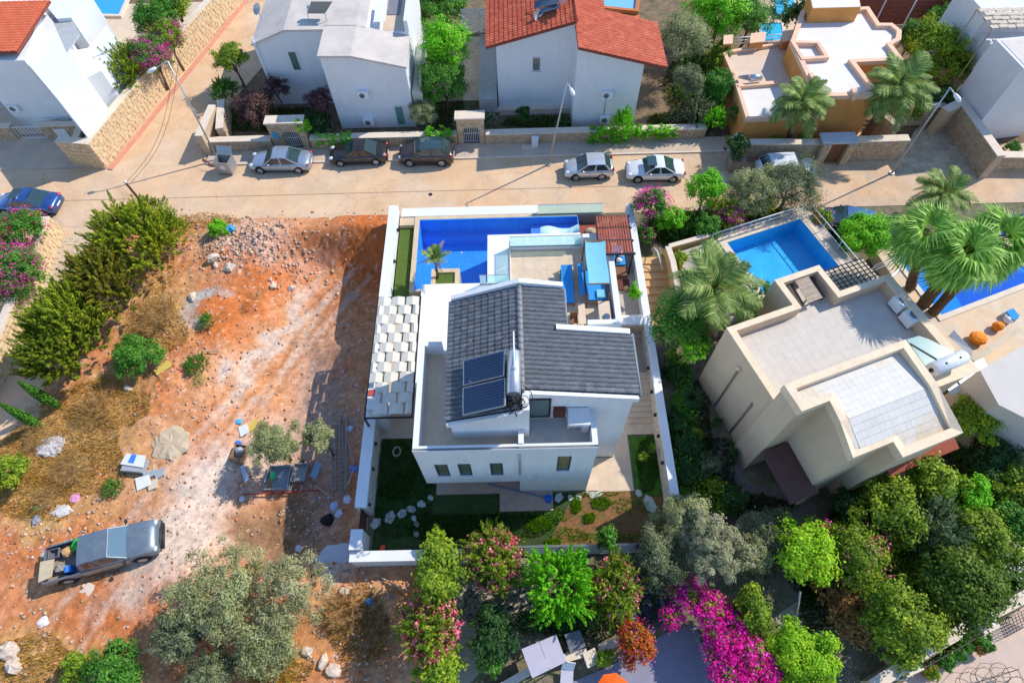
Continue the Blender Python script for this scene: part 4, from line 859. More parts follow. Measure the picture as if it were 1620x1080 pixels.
def rim(a, b, c, d, za, zb, zbot=None):
 """cap segment a->b outer, c->d inner (b/c side by side), heights za zb"""
 a, b, c, d = [RF(*q) for q in (a, b, c, d)]; cpx.add([(a.x, a.y, za), (b.x, b.y, zb), (c.x, c.y, zb), (d.x, d.y, za), (a.x, a.y, za-.55), (b.x, b.y, zb-.55), (c.x, c.y, zb-.55), (d.x, d.y, za-.55)], [(0, 1, 2, 3), (7, 6, 5, 4), (0, 4, 5, 1), (1, 5, 6, 2), (2, 6, 7, 3), (3, 7, 4, 0)])
rim((15.95, 7.48), (22.85, 7.48), (22.45, 7.12), (16.35, 7.12), 8.35, 8.35); rim((15.95, 7.48), (16.35, 7.12), (16.35, 6.35), (15.95, 6.02), 8.35, 8.35)
rim((15.95, 6.02), (16.35, 6.35), (17.85, 6.35), (17.45, 6.02), 8.351, 8.351); rim((17.45, 6.02), (17.45, 5.05), (17.85, 5.05), (17.85, 6.35), 8.35, 8.1)
rim((22.85, 7.48), (22.85, 5.05), (22.45, 5.05), (22.45, 7.12), 8.349, 8.12)
rim((17.45, 5.05), (17.45, 3.47), (17.85, 3.85), (17.85, 5.05), 8.1, 7.3); rim((22.85, 5.05), (23.05, 2.7), (22.65, 3.1), (22.45, 5.05), 8.12, 7.2)
rim((17.45, 3.47), (17.85, 3.85), (20.05, 3.85), (19.65, 3.47), 7.3, 7.3); rim((19.65, 3.47), (19.65, 2.7), (20.05, 3.1), (20.05, 3.85), 7.301, 7.2); rim((19.65, 2.7), (20.05, 3.1), (22.65, 3.1), (23.05, 2.7), 7.2, 7.201)
cpx.build('roof_edge_cap', BEIGECAP, BH)
# downpipes and wall joints
for (x0, x1) in (((o1 := (1187, 583)), None),): pass
m = MB(); a = RF(16.24, 10.1); m.tube([(a.x, a.y, 5.0), (a.x, a.y, .3)], .06, 6); m.build('downpipe', mat('brown_pipe', (.26, .20, .16), .6), BH)
m = MB(); a = RF(16.24, 8.3); m.tube([(a.x, a.y, 4.3), (a.x, a.y, .2)], .06, 6); m.build('downpipe', mat('brown_pipe', (.26, .20, .16), .6), BH)
m = MB(); a = RF(16.2, 10.1); m.ball((a.x, a.y, 5.15), .14, 8); m.build('rain_head', BEIGECAP, BH)
# white covers lying at the terrace edge
for (y0, y1) in ((9.0, 10.0), (7.7, 8.7)): m = MB(); m.box(16.75, 17.05, y0, y1, 5.46, 5.56, fr=RF); m.build('roof_cover', WHITE, BH)
# canopy roof with shingle tiles
m = MB(); A_, B_, C_, D_ = RF(15.9, 5.95), RF(17.6, 5.95), RF(17.6, 3.1), RF(15.9, 3.1)
m.slab((D_.x, D_.y, 2.75), (C_.x, C_.y, 2.75), (B_.x, B_.y, 3.1), (A_.x, A_.y, 3.1), .15); m.build('porch_roof', mat('dark_brown_shingle', (.12, .06, .05), .85, .25, 8, .4, 30), BH)
m = MB(); m.box(17.45, 17.62, 3.2, 3.37, 0, 2.75, fr=RF); m.build('porch_post', BEIGE, BH)
m = MB(); A_, B_, C_, D_ = RF(21.0, 3.15), RF(25.3, 3.15), RF(25.5, 2.45), RF(21.2, 2.45); m.slab((D_.x, D_.y, 3.4), (C_.x, C_.y, 3.4), (B_.x, B_.y, 3.9), (A_.x, A_.y, 3.9), .12); m.build('porch_roof', mat('red_shingle', (.36, .09, .05), .85, .25, 8, .4, 30), BH)
# plate glass/pale panel and boiler on the east
SB = thing('solar_water_heater', 'pale water tank with green glass collector beside the folded white roof of the beige house', 'solar heater', (*RF(25, 6.5), 6.3))
q = [P(1320+x/3.6, 440+y/3.6, 6.9) for x, y in ((415, 345), (485, 325), (545, 345), (690, 420), (560, 490), (520, 495))]
m = MB(); m.prism([p.xy for p in q], 6.75, 6.85); pnl = m.build('collector', mat('green_glass_panel', (.20, .36, .34), .15, .06, 2, spec=.8), SB)
a, b = P(1320+430/3.6, 440+370/3.6, 6.87), P(1320+585/3.6, 440+462/3.6, 6.87); m = MB(); m.bar(a, b, .05); m.build('frame_bar', DARKMETAL, pnl)
a, b = P(1320+560/3.6, 440+520/3.6, 7.0), P(1320+735/3.6, 440+447/3.6, 7.0); e = (b-a).normalized()
m = MB(); m.tube([a-e*.06, a, b, b+e*.06], [.30, .36, .36, .30], 24); m.build('tank', mat('pale_tank', (.62, .66, .70), .35, .06, 3, spec=.6), SB)
for t in (.3, .75): m = MB(); p = a.lerp(b, t)+Vector((0, -.05, .36)); m.ball(p, .06, 6); m.build('fitting', DARKMETAL, SB)
m = MB(); m.ball(a-e*.1, .12, 8); m.build('valve', DARKMETAL, SB)
m = MB(); m.box(24.0, 27.0, 5.2, 6.2, 6.2, 6.3, fr=RF); m.build('support_slab', BEIGECAP, SB)
# air conditioners on the terrace
for i, (px, py) in enumerate(((1425.5, 479.5), (1442.5, 502.5))):
 c0 = P(px, py, 5.9); t = thing('air_conditioner', ['upper white outdoor air conditioner with round fan grille on the beige terrace', 'lower white outdoor air conditioner with round fan grille on the beige terrace'][i], 'air conditioner', (c0.x, c0.y, 5.46), RF.a+.0, 'air conditioners on the beige terrace')
 WORLDPARTS = False
 m = MB(); m.box(-.42, .42, -.40, .40, .12, .75); m.build('unit_case', WHITEMETAL, t)
 m = MB(); m.tube([(.0, 0, .75), (.0, 0, .77)], .27, 20); fgo = m.build('fan_grille', flat('fan_dark', (.13, .15, .17)), t)
 m = MB()
 for r_ in (.1, .18, .25): m.tube([(r_*cos(a/12*2*pi), r_*sin(a/12*2*pi), .775) for a in range(13)], .008, 4)
 m.build('grille_ring', METAL, fgo)
 for x in (-.36, .3): m = MB(); m.box(x, x+.06, -.38, .38, 0, .12); m.build('foot', DARKMETAL, t)
 WORLDPARTS = True
# slatted table with bench on the terrace bump
tq = [P(1256, 441, 6.1), P(1277, 434, 6.1), P(1301, 471, 6.1), P(1279, 479, 6.1)]
TT = thing('picnic_table', 'weathered slatted wooden table in the parapet bay of the beige terrace', 'table', (tq[0].x+.8, tq[0].y-1, 5.46))
N_ = 14
for k in range(N_):
 u0, u1 = (k+.06)/N_, (k+.94)/N_; a, b = tq[0].lerp(tq[3], u0), tq[1].lerp(tq[2], u0); c_, d_ = tq[1].lerp(tq[2], u1), tq[0].lerp(tq[3], u1)
 m = MB(); m.slab(d_, c_, b, a, .035); m.build('slat', PALEWOOD, TT)
for i, u, in enumerate((.08, .9)):
 for e0, e1 in ((tq[0], tq[3]), (tq[1], tq[2])): p = e0.lerp(e1, u); q_ = (tq[0]+tq[2])/2; p = p.lerp(q_, .12); m = MB(); m.prism([(p.x-.04, p.y-.04), (p.x+.04, p.y-.04), (p.x+.04, p.y+.04), (p.x-.04, p.y+.04)], 5.46, 6.06); m.build('leg', PALEWOOD, TT)
for s_, off, lab in ((-1, .55, 'dark slatted bench on the left side of the weathered terrace table'), (1, .5, 'dark slatted bench on the right side of the weathered terrace table')):
 e = (tq[3]-tq[0]).normalized(); n = (tq[1]-tq[0]).normalized(); base = (tq[0] if s_ < 0 else tq[1])+n*s_*(.12)
 T2 = thing('slatted_bench', lab, 'bench', (base.x, base.y, 5.46)); L_ = (tq[3]-tq[0]).length
 for k in range(4): p = base+n*s_*(k*.09); m = MB(); p0 = Vector((p.x, p.y, 5.85)); m.bar(p0+e*.1, p0+e*(L_-.1), .05); m.build('slat', flat('dark_slat', (.12, .10, .08)), T2)
 for k in (.15, .85): p = base+n*s_*.15+e*L_*k; m = MB(); m.box(p.x-.2, p.x+.2, p.y-.03, p.y+.03, 5.46, 5.83); m.build('leg', flat('dark_slat', (.12, .10, .08)), T2)
for (px, py) in ((1204, 506), (1364, 452)): m = MB(); p = P(px, py, 5.9); m.ball(p, (.14, .1, .08), 8); m.build('roof_outlet', DARKMETAL, BH)
# ---------------------------------------------------------------- its pool terrace
EP = thing('swimming_pool', 'light blue painted swimming pool half in shade behind the beige house', 'swimming pool', (*RF(25.5, 18), 0))
Hc = 1.5; kx = (34-1.5)/33.0
X0, X1, Y0, Y1 = 22.7, 28.6, 15.1, 20.2
ob = MB(); ob.box(X0-.02, X1+.02, Y0-.02, Y1+.02, 0, .06, fr=RF); ob.build('pool_floor', LBLUE, EP)
m = MB(); m.box(X0-.12, X0, Y0, Y1, 0, 1.44, fr=RF); m.box(X1, X1+.12, Y0, Y1, 0, 1.44, fr=RF); m.box(X0-.12, X1+.12, Y1, Y1+.12, 0, 1.441, fr=RF); m.box(X0-.12, X1+.12, Y0-.12, Y0, 0, 1.441, fr=RF); m.build('pool_side', LBLUE, EP)
m = MB(); m.box(X0-.5, X0-.0, Y0-.5, Y1+.5, 1.442, 1.5, fr=RF); m.box(X1+.0, X1+.5, Y0-.5, Y1+.5, 1.442, 1.5, fr=RF); m.box(X0, X1, Y1+.0, Y1+.5, 1.442, 1.501, fr=RF); m.box(X0, X1, Y0-.5, Y0, 1.442, 1.501, fr=RF); m.build('coping', COPING, EP)
m = MB(); m.sheet(RF.poly([(X0, Y0), (X1, Y0), (X1, Y1), (X0, Y1)]), .75); m.build('water', glassmat('shallow_water', (.75, .95, 1.0), .97, .02, .2), EP)
mb = MB(); mb.box(18.9, X0-.5, 14.4, Y1+.5, -.04, 1.42, fr=RF); mb.box(X0-.5, X1+.9, Y1+.5, Y1+1.0, -.04, 1.42, fr=RF); mb.box(X1+.5, X1+1.1, 14.4, Y1+.5, -.04, 1.42, fr=RF); mb.box(X0-.5, X1+.5, 13.9, Y0-.5, -.04, 1.42, fr=RF); struct('pool_deck', mb, mat('grey_deck', (.42, .37, .33), .85, .15, 2, col2=(.50, .43, .34)))
def rail(name, label, pts, z0, z1, mt=WHITEMETAL, step=1.4, bars=2, r=.03):
 t = thing(name, label, 'railing', (pts[0][0], pts[0][1], z0)); 
 for b in range(bars):
  z = z0+(z1-z0)*(b+1)/bars
  m = MB(); m.tube([(p[0], p[1], z) for p in pts], r*(1.2 if b == bars-1 else .7), 6); m.build('rail', mt, t)
 for i in range(len(pts)-1):
  a, b = Vector(pts[i][:2]), Vector(pts[i+1][:2]); n = max(1, int((b-a).length/step))
  for k in range(n+(i == len(pts)-2)): p = a.lerp(b, k/n); m = MB(); m.tube([(p.x, p.y, z0), (p.x, p.y, z1)], r, 6); m.build('post', mt, t)
 return t
rail('pool_railing', 'white tubular railing along the street side of the light blue pool', [RF(21.6, 20.6), RF(29.1, 20.6)], 1.5, 2.4)
rail('pool_railing', 'white tubular railing between the light blue pool and the round green bush', [RF(29.25, 20.5), RF(29.25, 15.2), RF(29.6, 13.5)], 1.5, 2.4)
rail('pool_railing', 'white railing with long bars crossing between the two eastern pools', [RF(29.8, 14.4), RF(33.0, 14.6)], 1.5, 2.6, bars=3)
rail('pool_railing', 'white railing beside the flat black trellis near the fan palms', [RF(28.2, 12.6), RF(31.2, 13.6)], 2.2, 3.2, bars=3)
t = plain_wall('garden_wall', 'curved ochre rendered wall with cream cap beside the orange steps', [(0, .01, 0, .01, 0, .1)], BEIGE); 
for c_ in list(t.children): bpy.data.objects.remove(c_)
bpy.data.objects.remove(t)
OCH = mat('pale_ochre_render', (.62, .40, .18), .85, .1, 1)
ow_ = [P(1057, 390, 1.8).xy, P(1066, 414, 1.8).xy, P(1080, 464, 1.8).xy]
stone_wall('ochre rendered wall with cream cap beside the orange steps east of the villa', [P(1060, 390, 1.9).xy, P(1068, 414, 1.9).xy, P(1078, 464, 1.9).xy][::-1], .3, 1.9, m=None, core=OCH, name='garden_wall')
stone_wall('low cream wall running from the pillar to the light blue pool', [P(1060, 392, 1.7).xy, P(1132, 372, 1.7).xy], .25, 1.7, m=None, core=OCH, name='garden_wall')
sp = thing('orange_steps', 'flight of sandy orange steps between the villa wall and the ochre wall', 'steps', (*P(1045, 440).xy, 0))
for k in range(9):
 y = 25.8-k*.55; m = MB(); m.box(8.75, 10.9, y-.55, y, 0, 1.1-k*.12); m.build('step', mat('orange_step', (.60, .36, .17), .85, .15, 2), sp)
cs = thing('rotary_clothes_dryer', 'thin white metal hand rail bending down beside the orange steps', 'handrail', (*P(1040, 400).xy, 0)); cs.name = 'handrail'
m = MB(); m.tube([P(1035, 392, 1.6), P(1040, 398, 1.9), P(1048, 425, 1.3)], .04, 6); m.tube([P(1048, 425, 1.3), P(1047, 428, .2)], .04, 6); m.build('rail', WHITEMETAL, cs)
# paving beneath the round tree and the dark garden strip
mb = MB(); mb.sheet([P(1030, 540).xy, P(1105, 500).xy, P(1150, 520).xy, P(1110, 640).xy, P(1180, 760).xy, P(1300, 800).xy, P(1200, 850).xy, P(1100, 700).xy, P(1060, 620).xy], .02); struct('path', mb, mat('brown_block_paving', (.17, .135, .115), .9, .25, 5, .3, 20, col2=(.24, .18, .14)))
# flat black trellis near palms
tl = thing('metal_trellis', 'flat black metal lattice lying between the beige terrace and the fan palms', 'trellis', (*RF(25, 12.8), 2))
for k in range(10): a, b = RF(23.9+k*.32, 12.2), RF(23.9+k*.32, 14.0); m = MB(); m.bar((a.x, a.y, 5.2), (b.x, b.y, 5.2), .045); m.build('bar', DARKMETAL, tl)
for k in range(7): a, b = RF(23.8, 12.3+k*.27), RF(27.0, 12.3+k*.27); m = MB(); m.bar((a.x, a.y, 5.23), (b.x, b.y, 5.23), .045); m.build('bar', DARKMETAL, tl)
m = MB(); m.box(23.5, 27.6, 12.0, 14.2, 4.4, 4.5, fr=RF); m.build('deck_base', mat('cream_base', (.55, .45, .34)), tl)
m = MB(); m.box(23.5, 27.6, 12.0, 14.2, -.04, 4.4, fr=RF); m.build('wall', BEIGE, BH)
# ---------------------------------------------------------------- second eastern pool
mb = MB(); mb.prism(PP([(1385, 395), (1500, 565), (1560, 640), (1700, 640), (1700, 380), (1480, 372)], 1.0), -.04, .94); struct('pool_deck', mb, mat('sunlit_cream_deck', (.66, .48, .31), .85, .12, 1.5, col2=(.60, .50, .40)))
p2 = PP([(1418, 405), (1489, 498), (1640, 440), (1575, 385), (1500, 392)], 1.0)
SP = thing('swimming_pool', 'vivid blue swimming pool partly hidden under the fan palms at the right edge', 'swimming pool', (p2[0].x+3, p2[0].y-2, 0))
m = MB(); m.prism(p2, .945, .955); m.build('pool_floor', mat('vivid_blue', (.03, .30, .85), .7, .06, 2, spec=.05, grid=.4), SP)
m = MB(); m.prism(PP([(1460, 495-12), (1489, 498), (1640, 442), (1640, 425), (1545, 430), (1500, 470)], 1.0), .956, .962) if 0 else m.prism(PP([(1523, 484), (1632, 442), (1580, 395), (1490, 430)], 1.0), .956, .962); m.build('deep_end', mat('deeper_blue', (.02, .14, .62), .7, .06, 2, spec=.05, grid=.4), SP)
m = MB(); m.sheet(p2, .99); m.build('water', glassmat('still_water', (.80, .92, 1.0), .97, .02), SP)
m = MB(); ring(m, offset(p2, -.35), .35, .94, 1.02); m.build('coping', COPING, SP)
for i, (px, py, r) in enumerate(((1549, 534, 15), (1580, 515, 10))):
 p = P(px, py, 1.3); m = MB(); m.ball((p.x, p.y, 1.25), (r*.035, r*.032, .3), 12, 0, .06, i); tagt(m.build('bean_bag', flat('orange_fabric', (.85, .25, .02), .8)), ['large orange bean bag on the sunny deck by the right hand pool', 'smaller orange bean bag further back on the sunny pool deck'][i], 'bean bag')
bb = thing('blue_bench', 'blue cushioned lounger at the right end of the sunny pool deck', 'sun lounger', (*P(1602, 500).xy, 1)); q = [P(x, y, 1.4) for x, y in ((1592, 492), (1603, 487), (1614, 500), (1603, 506))]; m = MB(); m.slab(*q[::-1], .12); m.build('cushion', BLUEFAB2, bb)
for p in q: m = MB(); m.box(p.x-.04, p.x+.04, p.y-.04, p.y+.04, .94, 1.3); m.build('leg', WHITEMETAL, bb)
m = MB(); p = P(1595, 505, 1.2); m.ball((p.x, p.y, 1.15), .25, 10, 0, .05); tagt(m.build('cushion_ball', WHITE), 'round white pouf beside the blue lounger on the pool deck', 'pouf'); bpy.data.objects['cushion_ball'].name = 'pouf'
# sloping pale building at the right edge and white awnings
NB = thing('grey_white_house', 'pale grey rendered house with blank wall at the right edge below the pool deck', 'house', (*P(1600, 560).xy, 0))
m = MB(); m.prism(PP([(1550, 585), (1640, 535), (1700, 560), (1700, 700), (1580, 640)], 5.0), -.04, 5.0); m.build('wall', mat('grey_lilac_render', (.56, .52, .48), .8, .05, .8), NB)
m = MB(); m.prism(PP([(1535, 566), (1610, 516), (1616, 523), (1545, 574)], 1.6), -.04, 1.6); m.build('low_wall', mat('cream_base', (.55, .45, .34)), NB)
aw = thing('glass_awning', 'pale blue paned awning below the boiler of the beige house', 'awning', (*P(1530, 600).xy, 3))
for (a, b, c_, d_) in (((1500, 592), (1535, 576), (1552, 596), (1520, 612)), ((1536, 575), (1556, 566), (1571, 600), (1553, 604)), ((1521, 613), (1552, 597), (1560, 606), (1535, 616)), ((1490, 605), (1512, 598), (1525, 614), (1508, 625))):
 q = [P(*k, 3.2) for k in (a, b, c_, d_)]; m = MB(); m.slab(*q[::-1], .04); m.build('pane', mat('pale_blue_pane', (.50, .60, .68), .3, .08, 2), aw)
ws = MB(); ws.slab(P(1509, 522, 4.5), P(1537, 552, 4.2), P(1538, 565, 4.0), P(1500, 532, 4.2), .03); ws.f = ws.f; tagt(ws.build('white_awning', WHITE), 'small white canvas sail between the beige house and the pool deck', 'awning')

# ================================================================ NORTH HOUSES
def box_on(px, py, h): p = P(px, py, h); return p.x, p.y
# --- gateways
def gateway(label, x0, x1, y, h, door0, door1, vine=False):
 t = thing('stone_gateway', label, 'gateway', (x0, y, 0)); th = .75
 def arch_pts():
  n = 10; r = (door1-door0)/2; c_ = (door0+door1)/2; zc = h-.75-r*.55
  return [(c_-r*cos(pi*i/n), zc+r*.55*sin(pi*i/n)) for i in range(n+1)]
 ap = arch_pts(); m = MB()
 front = [(x0, 0), (x0, h), (x1, h), (x1, 0), (door1, 0)]+ap[::-1]+[(door0, 0)]
 n = len(front); m.add([(u, y, v) for u, v in front]+[(u, y+th, v) for u, v in front], [tuple(range(n)), tuple(range(n, 2*n))[::-1]]+[(i, i+n, (i+1) % n+n, (i+1) % n) for i in range(n)])
 m.build('arch_wall', STONE, t)
 for a, b in ((x0, door0-.03), (door1+.03, x1)): stone_run(t, (a, y), (b, y), 0, h-.1, 1, .34)
 m = MB(); m.box(x0-.1, x1+.1, y-.1, y+th+.1, h, h+.14); m.build('cap_slab', COPING, t)
 gt_ = MB()
 for k in range(9): xx = door0+.06+(door1-door0-.12)*k/8; m = MB(); m.bar((xx, y+.3, .05), (xx, y+.3, h-1.0), .035); m.build('gate_bar', WHITEMETAL, t)
 for z in (.1, .9, 1.5): m = MB(); m.bar((door0+.03, y+.3, z), (door1-.03, y+.3, z), .04); m.build('gate_rail', WHITEMETAL, t)
 return t
gateway('stone arched gateway with small blue tile plaque beside the silver sedan', -19.2, -16.35, 38.7, 2.5, -18.3, -16.9)
m = MB(); m.box(-18.95, -18.55, 38.62, 38.64, 1.2, 1.75); m.build('blue_plaque', flat('blue_enamel', (.05, .38, .60), .4), bpy.data.objects['stone_gateway'])
gateway('stone arched gateway with open white metal gate right of the brown car', -4.3, -2.15, 38.65, 2.5, -3.85, -2.55)
# --- grey/white house
def gable_house(name, label, parts_, wallm, roofm, th=.18):
 pass
GH = thing('white_house', 'white house with pale lilac grey sloping roofs and roof terrace behind the parked sedans', 'house', (-12, 44, 0))
yf = 41.0; a = V(499, 88, yf); b = V(548, 88, yf); c_ = V(638, 105, yf)
def zat(px, py, Y): return V(px, py, Y)
m = MB(); A = [(-14.1, zat(499, 88, yf).z-.15), (-11.75, zat(548, 88, yf).z-.15), (-7.9, zat(638, 105, yf).z-.15)]
def prof_prism(mb_, xz, y0, y1, z0=-.04):
 n = len(xz); top = [(x, y0, z) for x, z in xz]+[(x, y1, z) for x, z in xz]; bot = [(x, y0, z0) for x, z in xz]+[(x, y1, z0) for x, z in xz]
 vs = top+bot; fs = []
 for i in range(n-1): fs.append((i, i+1, n+i+1, n+i))
 fs.append(tuple(2*n+i for i in range(n))+tuple(n-1-i for i in range(n))) ; fs.append(tuple(n+i for i in range(n))+tuple(4*n-1-i for i in range(n)))
 fs.append((0, n, 3*n, 2*n)); fs.append((n-1, 3*n-1, 4*n-1, 2*n-1)); mb_.add(vs, fs)
def prof_roof(mb_, xz, y0, y1, th=.18, over=.12):
 xs_ = [x for x, z in xz]
 for i in range(len(xz)-1):
  (x0, z0), (x1, z1) = xz[i], xz[i+1]
  if i == 0: s_ = (z1-z0)/(x1-x0); x0 -= over; z0 -= over*s_
  if i == len(xz)-2: s_ = (z1-z0)/(x1-x0); x1 += over; z1 += over*s_
  mb_.add([(x0, y0-over, z0+th), (x1, y0-over, z1+th), (x1, y1+over, z1+th), (x0, y1+over, z0+th), (x0, y0-over, z0+.002), (x1, y0-over, z1+.002), (x1, y1+over, z1+.002), (x0, y1+over, z0+.002)], [(0, 1, 2, 3), (7, 6, 5, 4), (0, 4, 5, 1), (1, 5, 6, 2), (2, 6, 7, 3), (3, 7, 4, 0)])
GW = mat('white_render_cool', (.68, .69, .71), .8, .05, .8, .1, 25, streak=.04)
prof_prism(m, A, yf, 52); 
yl = 44.3; Bp = [(-20.1, V(388, 69, yl).z-.15), (-17.3, V(447, 47, yl).z-.15), (-14.12, V(506, 46, yl).z-.15)]
prof_prism(m, Bp, yl, 54); m.build('wall', GW, GH)
m = MB(); prof_roof(m, [(A[0][0], A[0][1]), (A[1][0], A[1][1]), (A[2][0], A[2][1])], yf, 44.6); prof_roof(m, A[:2]+[(-11.2, A[1][1]-.1)], 44.72, 54); prof_roof(m, Bp, yl, 54); m.build('roof', GREYROOF, GH)
# terrace bay cut into the roof: floor, parapets
zt_ = A[1][1]-.9
m = MB(); m.box(-11.0, -7.85, 44.75, 53, -.04, zt_+.4); m.build('terrace_block', GW, GH)
m = MB(); m.box(-11.0, -8.1, 44.9, 53, zt_+.4, zt_+.42); tfl2 = m.build('terrace_floor', FLOOR, GH)
m = MB(); m.box(-8.1, -7.8, 44.75, 53, zt_+.4, zt_+1.3); m.build('parapet', GW, GH)
m = MB(); m.box(-9.7, -8.7, 47, 50, zt_+.43, zt_+.47); m.build('dark_mat', flat('grey_mat', (.20, .20, .22)), GH)
td_ = thing('towel_rack', 'white draped drying rack on the roof terrace of the white house', 'drying rack', (-10.0, 46, zt_+.4)); m = MB(); m.slab((-10.5, 45.2, zt_+1.0), (-9.6, 45.2, zt_+1.0), (-9.6, 47.6, zt_+1.1), (-10.5, 47.6, zt_+1.1), .03); m.build('cloth', WHITE, td_); m = MB(); m.bar((-10.5, 45.2, zt_+.42), (-10.5, 45.2, zt_+1.0), .04); m.bar((-9.6, 47.6, zt_+.42), (-9.6, 47.6, zt_+1.08), .04); m.build('rack_legs', WHITEMETAL, td_)
window(GH, (V(470, 107, yl).x-.35, yl-.01), (V(470, 107, yl).x+.35, yl-.01), 3.2, 4.9, WHITE2, WINGLASS, .06, .05)
window(GH, (V(634, 185, yf).x-.4, yf-.01), (V(634, 185, yf).x+.35, yf-.01), .2, 2.1, WHITE2, flat('green_glass', (.12, .26, .22), .2), .07, .05)
m = MB(); m.box(-14.1, -7.9, yf-.025, yf, 1.9, 1.96); m.build('string_course', WHITE2, GH)
m = MB(); m.tube([(-19.9, yl-.1, 6.2), (-19.9, yl-.1, 0)], .05, 6); m.build('downpipe', WHITEMETAL, GH)
def wall_ac(px, py, Y, label):
 p = V(px, py, Y); t = thing('air_conditioner', label, 'air conditioner', (p.x, Y-.3, p.z-.3)); 
 m = MB(); m.box(p.x-.42, p.x+.42, Y-.38, Y-.02, p.z-.3, p.z+.3); m.build('unit_case', WHITEMETAL, t)
 m = MB(); m.tube([(p.x-.08, Y-.38, p.z), (p.x-.08, Y-.395, p.z)], .22, 16); m.build('fan_grille', flat('fan_dark', (.13, .15, .17)), t); 
 for s_ in (-.3, .3): m = MB(); m.bar((p.x+s_, Y-.38, p.z-.33), (p.x+s_, Y, p.z-.33), .03); m.build('bracket', METAL, t)
wall_ac(575, 147, yf, 'white air conditioner high on the wall of the white grey roofed house')
wall_ac(584, 190, yf, 'white air conditioner low on the wall of the white grey roofed house')
def roof_solar(label, tank0, tank1, panels, zt0, tr=.28, zp=None):
 t = thing('solar_water_heater', label, 'solar heater', tuple(tank0)); m = MB(); m.tube([tank0, tank1], tr, 20); m.build('tank', mat('tank_steel', (.55, .57, .6), .35, .08, 3, metal=.75), t)
 for q in panels: m = MB(); m.slab(*q, .08); m.build('panel', flat('collector_grey', (.05, .08, .12), .15, spec=.9), t)
 for q in panels[:1]:
  for p in q[:2]: m = MB(); m.bar(p, (p[0], p[1], p[2]-1.1), .04); m.build('support_leg', METAL, t)
 return t
za = 6.9
roof_solar('solar water heater with white tank on the lilac grey roof of the white house', P(487, 15, za+.5), P(512, 15, za+.5), [[P(486, 22, za+.4), P(514, 22, za+.4), P(526, 3, za+1.2), P(492, 3, za+1.2)]], za)
dm = thing('satellite_dish', 'small grey satellite dish at the left roof corner of the white house', 'satellite dish', tuple(P(408, 15, 6.8)))
def dish(parent, c_, r, n_):
 m = MB(); n_ = Vector(n_).normalized(); x = n_.orthogonal().normalized(); y = n_.cross(x); vs = [c_]; fs = []
 for i, q in enumerate((.5, 1)):
  for k in range(14): a_ = 2*pi*k/14; vs.append(Vector(c_)+(x*cos(a_)+y*sin(a_))*r*q+n_*r*.25*q*q)
 for k in range(14): fs += [(0, 1+k, 1+(k+1) % 14), (1+k, 15+k, 15+(k+1) % 14, 1+(k+1) % 14)]
 m.add(vs, fs, 0, True); m.build('dish', METAL, parent); m = MB(); m.bar(c_, Vector(c_)-Vector((0, 0, .9)), .05); m.bar(c_, Vector(c_)+n_*r*.9, .02); m.build('mast', METAL, parent)
dish(dm, P(408, 15, 6.9), .45, (-.5, -.5, .6))
t = thing('glass_balustrade', 'glass balcony balustrade down the right side of the white house', 'railing', (-7.3, 43, 0)); t.name = 'glass_railing'
m = MB(); m.box(-7.8, -7.0, 41.2, 47.5, -.04, 3.1); m.build('balcony_slab', mat('pale_balcony', (.55, .5, .42)), t); glass_rail(t, (-7.05, 41.2), (-7.05, 47.5), 3.1, 4.1, 5)
# --- red roofed house
RH = thing('white_house', 'white house with orange red tiled gable roof and solar panels, top centre', 'house', (5, 44, 0))
yL, yR = 42.5, 40.15
zl = [V(772, 73, yL-.5).z, V(898, 35, yL-.5).z, V(905, 76, yR-.4).z, V(1055, 107, yR-.4).z]
mL = [(-1.0, zl[0]-.1), (5.0, zl[1]-.1)]; mR = [(4.98, zl[2]-.1), (10.0, zl[2]-.1+(zl[3]-zl[2])*.85)]
m = MB(); prof_prism(m, mL, yL, 55); prof_prism(m, mR, yR, 45.5); m.build('wall', GW, RH)
def slope_tiles(parent, x0, z0, x1, z1, y0, y1, lx, ly, mt, name='roof_tile', limit=0):
 """tiled roof plane: (x0,z0) ridge to (x1,z1) eave, between y0 and y1"""
 ex = Vector((x1-x0, 0, z1-z0)); L_ = ex.length; nx_ = max(1, round(L_/lx)); ny_ = max(1, round((y1-y0)/ly)); me = tile_mesh(L_/nx_, (y1-y0)/ny_, mt, name, rise=.06, lip=.05)
 pieces(parent, name, me, tiles(parent, me, (x0, y0, z0+.08), ex, (0, 1, 0), nx_, ny_, L_/nx_, (y1-y0)/ny_), limit, name+'s')
 m = MB(); s_ = ex.normalized(); n = Vector((-s_.z, 0, s_.x)); n = n if n.z > 0 else -n
 m.slab(*( [Vector((x0, y0, z0))+n*.06, Vector((x1, y0, z1))+n*.06, Vector((x1, y1, z1))+n*.06, Vector((x0, y1, z0))+n*.06] if x1 > x0 else [Vector((x1, y0, z1))+n*.06, Vector((x0, y0, z0))+n*.06, Vector((x0, y1, z0))+n*.06, Vector((x1, y1, z1))+n*.06] ), .16); m.build('roof_deck', mat('roof_edge_red', (.22, .06, .04), .8), parent)
xr = 4.95
exl_ = (-1.75, zl[0]); 
slope_tiles(RH, xr, zl[1]+.0, -1.75, zl[0]-.12, yL-.6, 51.2, .36, .3, REDTILE)
xR = P(1055, 107, zl[3]).x
slope_tiles(RH, xr-.02, zl[2], xR, zl[3], yR-.5, 45.2, .36, .3, REDTILE)
zz1 = zl[2]+(zl[3]-zl[2])*(7.4-xr)/(xR-xr)
slope_tiles(RH, xr-.02, zl[2], 7.4, zz1, 45.2, 51.2, .36, .3, REDTILE)
m = MB(); m.tube([(xr, yL-.6, zl[1]+.15), (xr, 51.2, zl[1]+.15)], .12, 8); m.build('ridge_cap', REDTILE, RH)
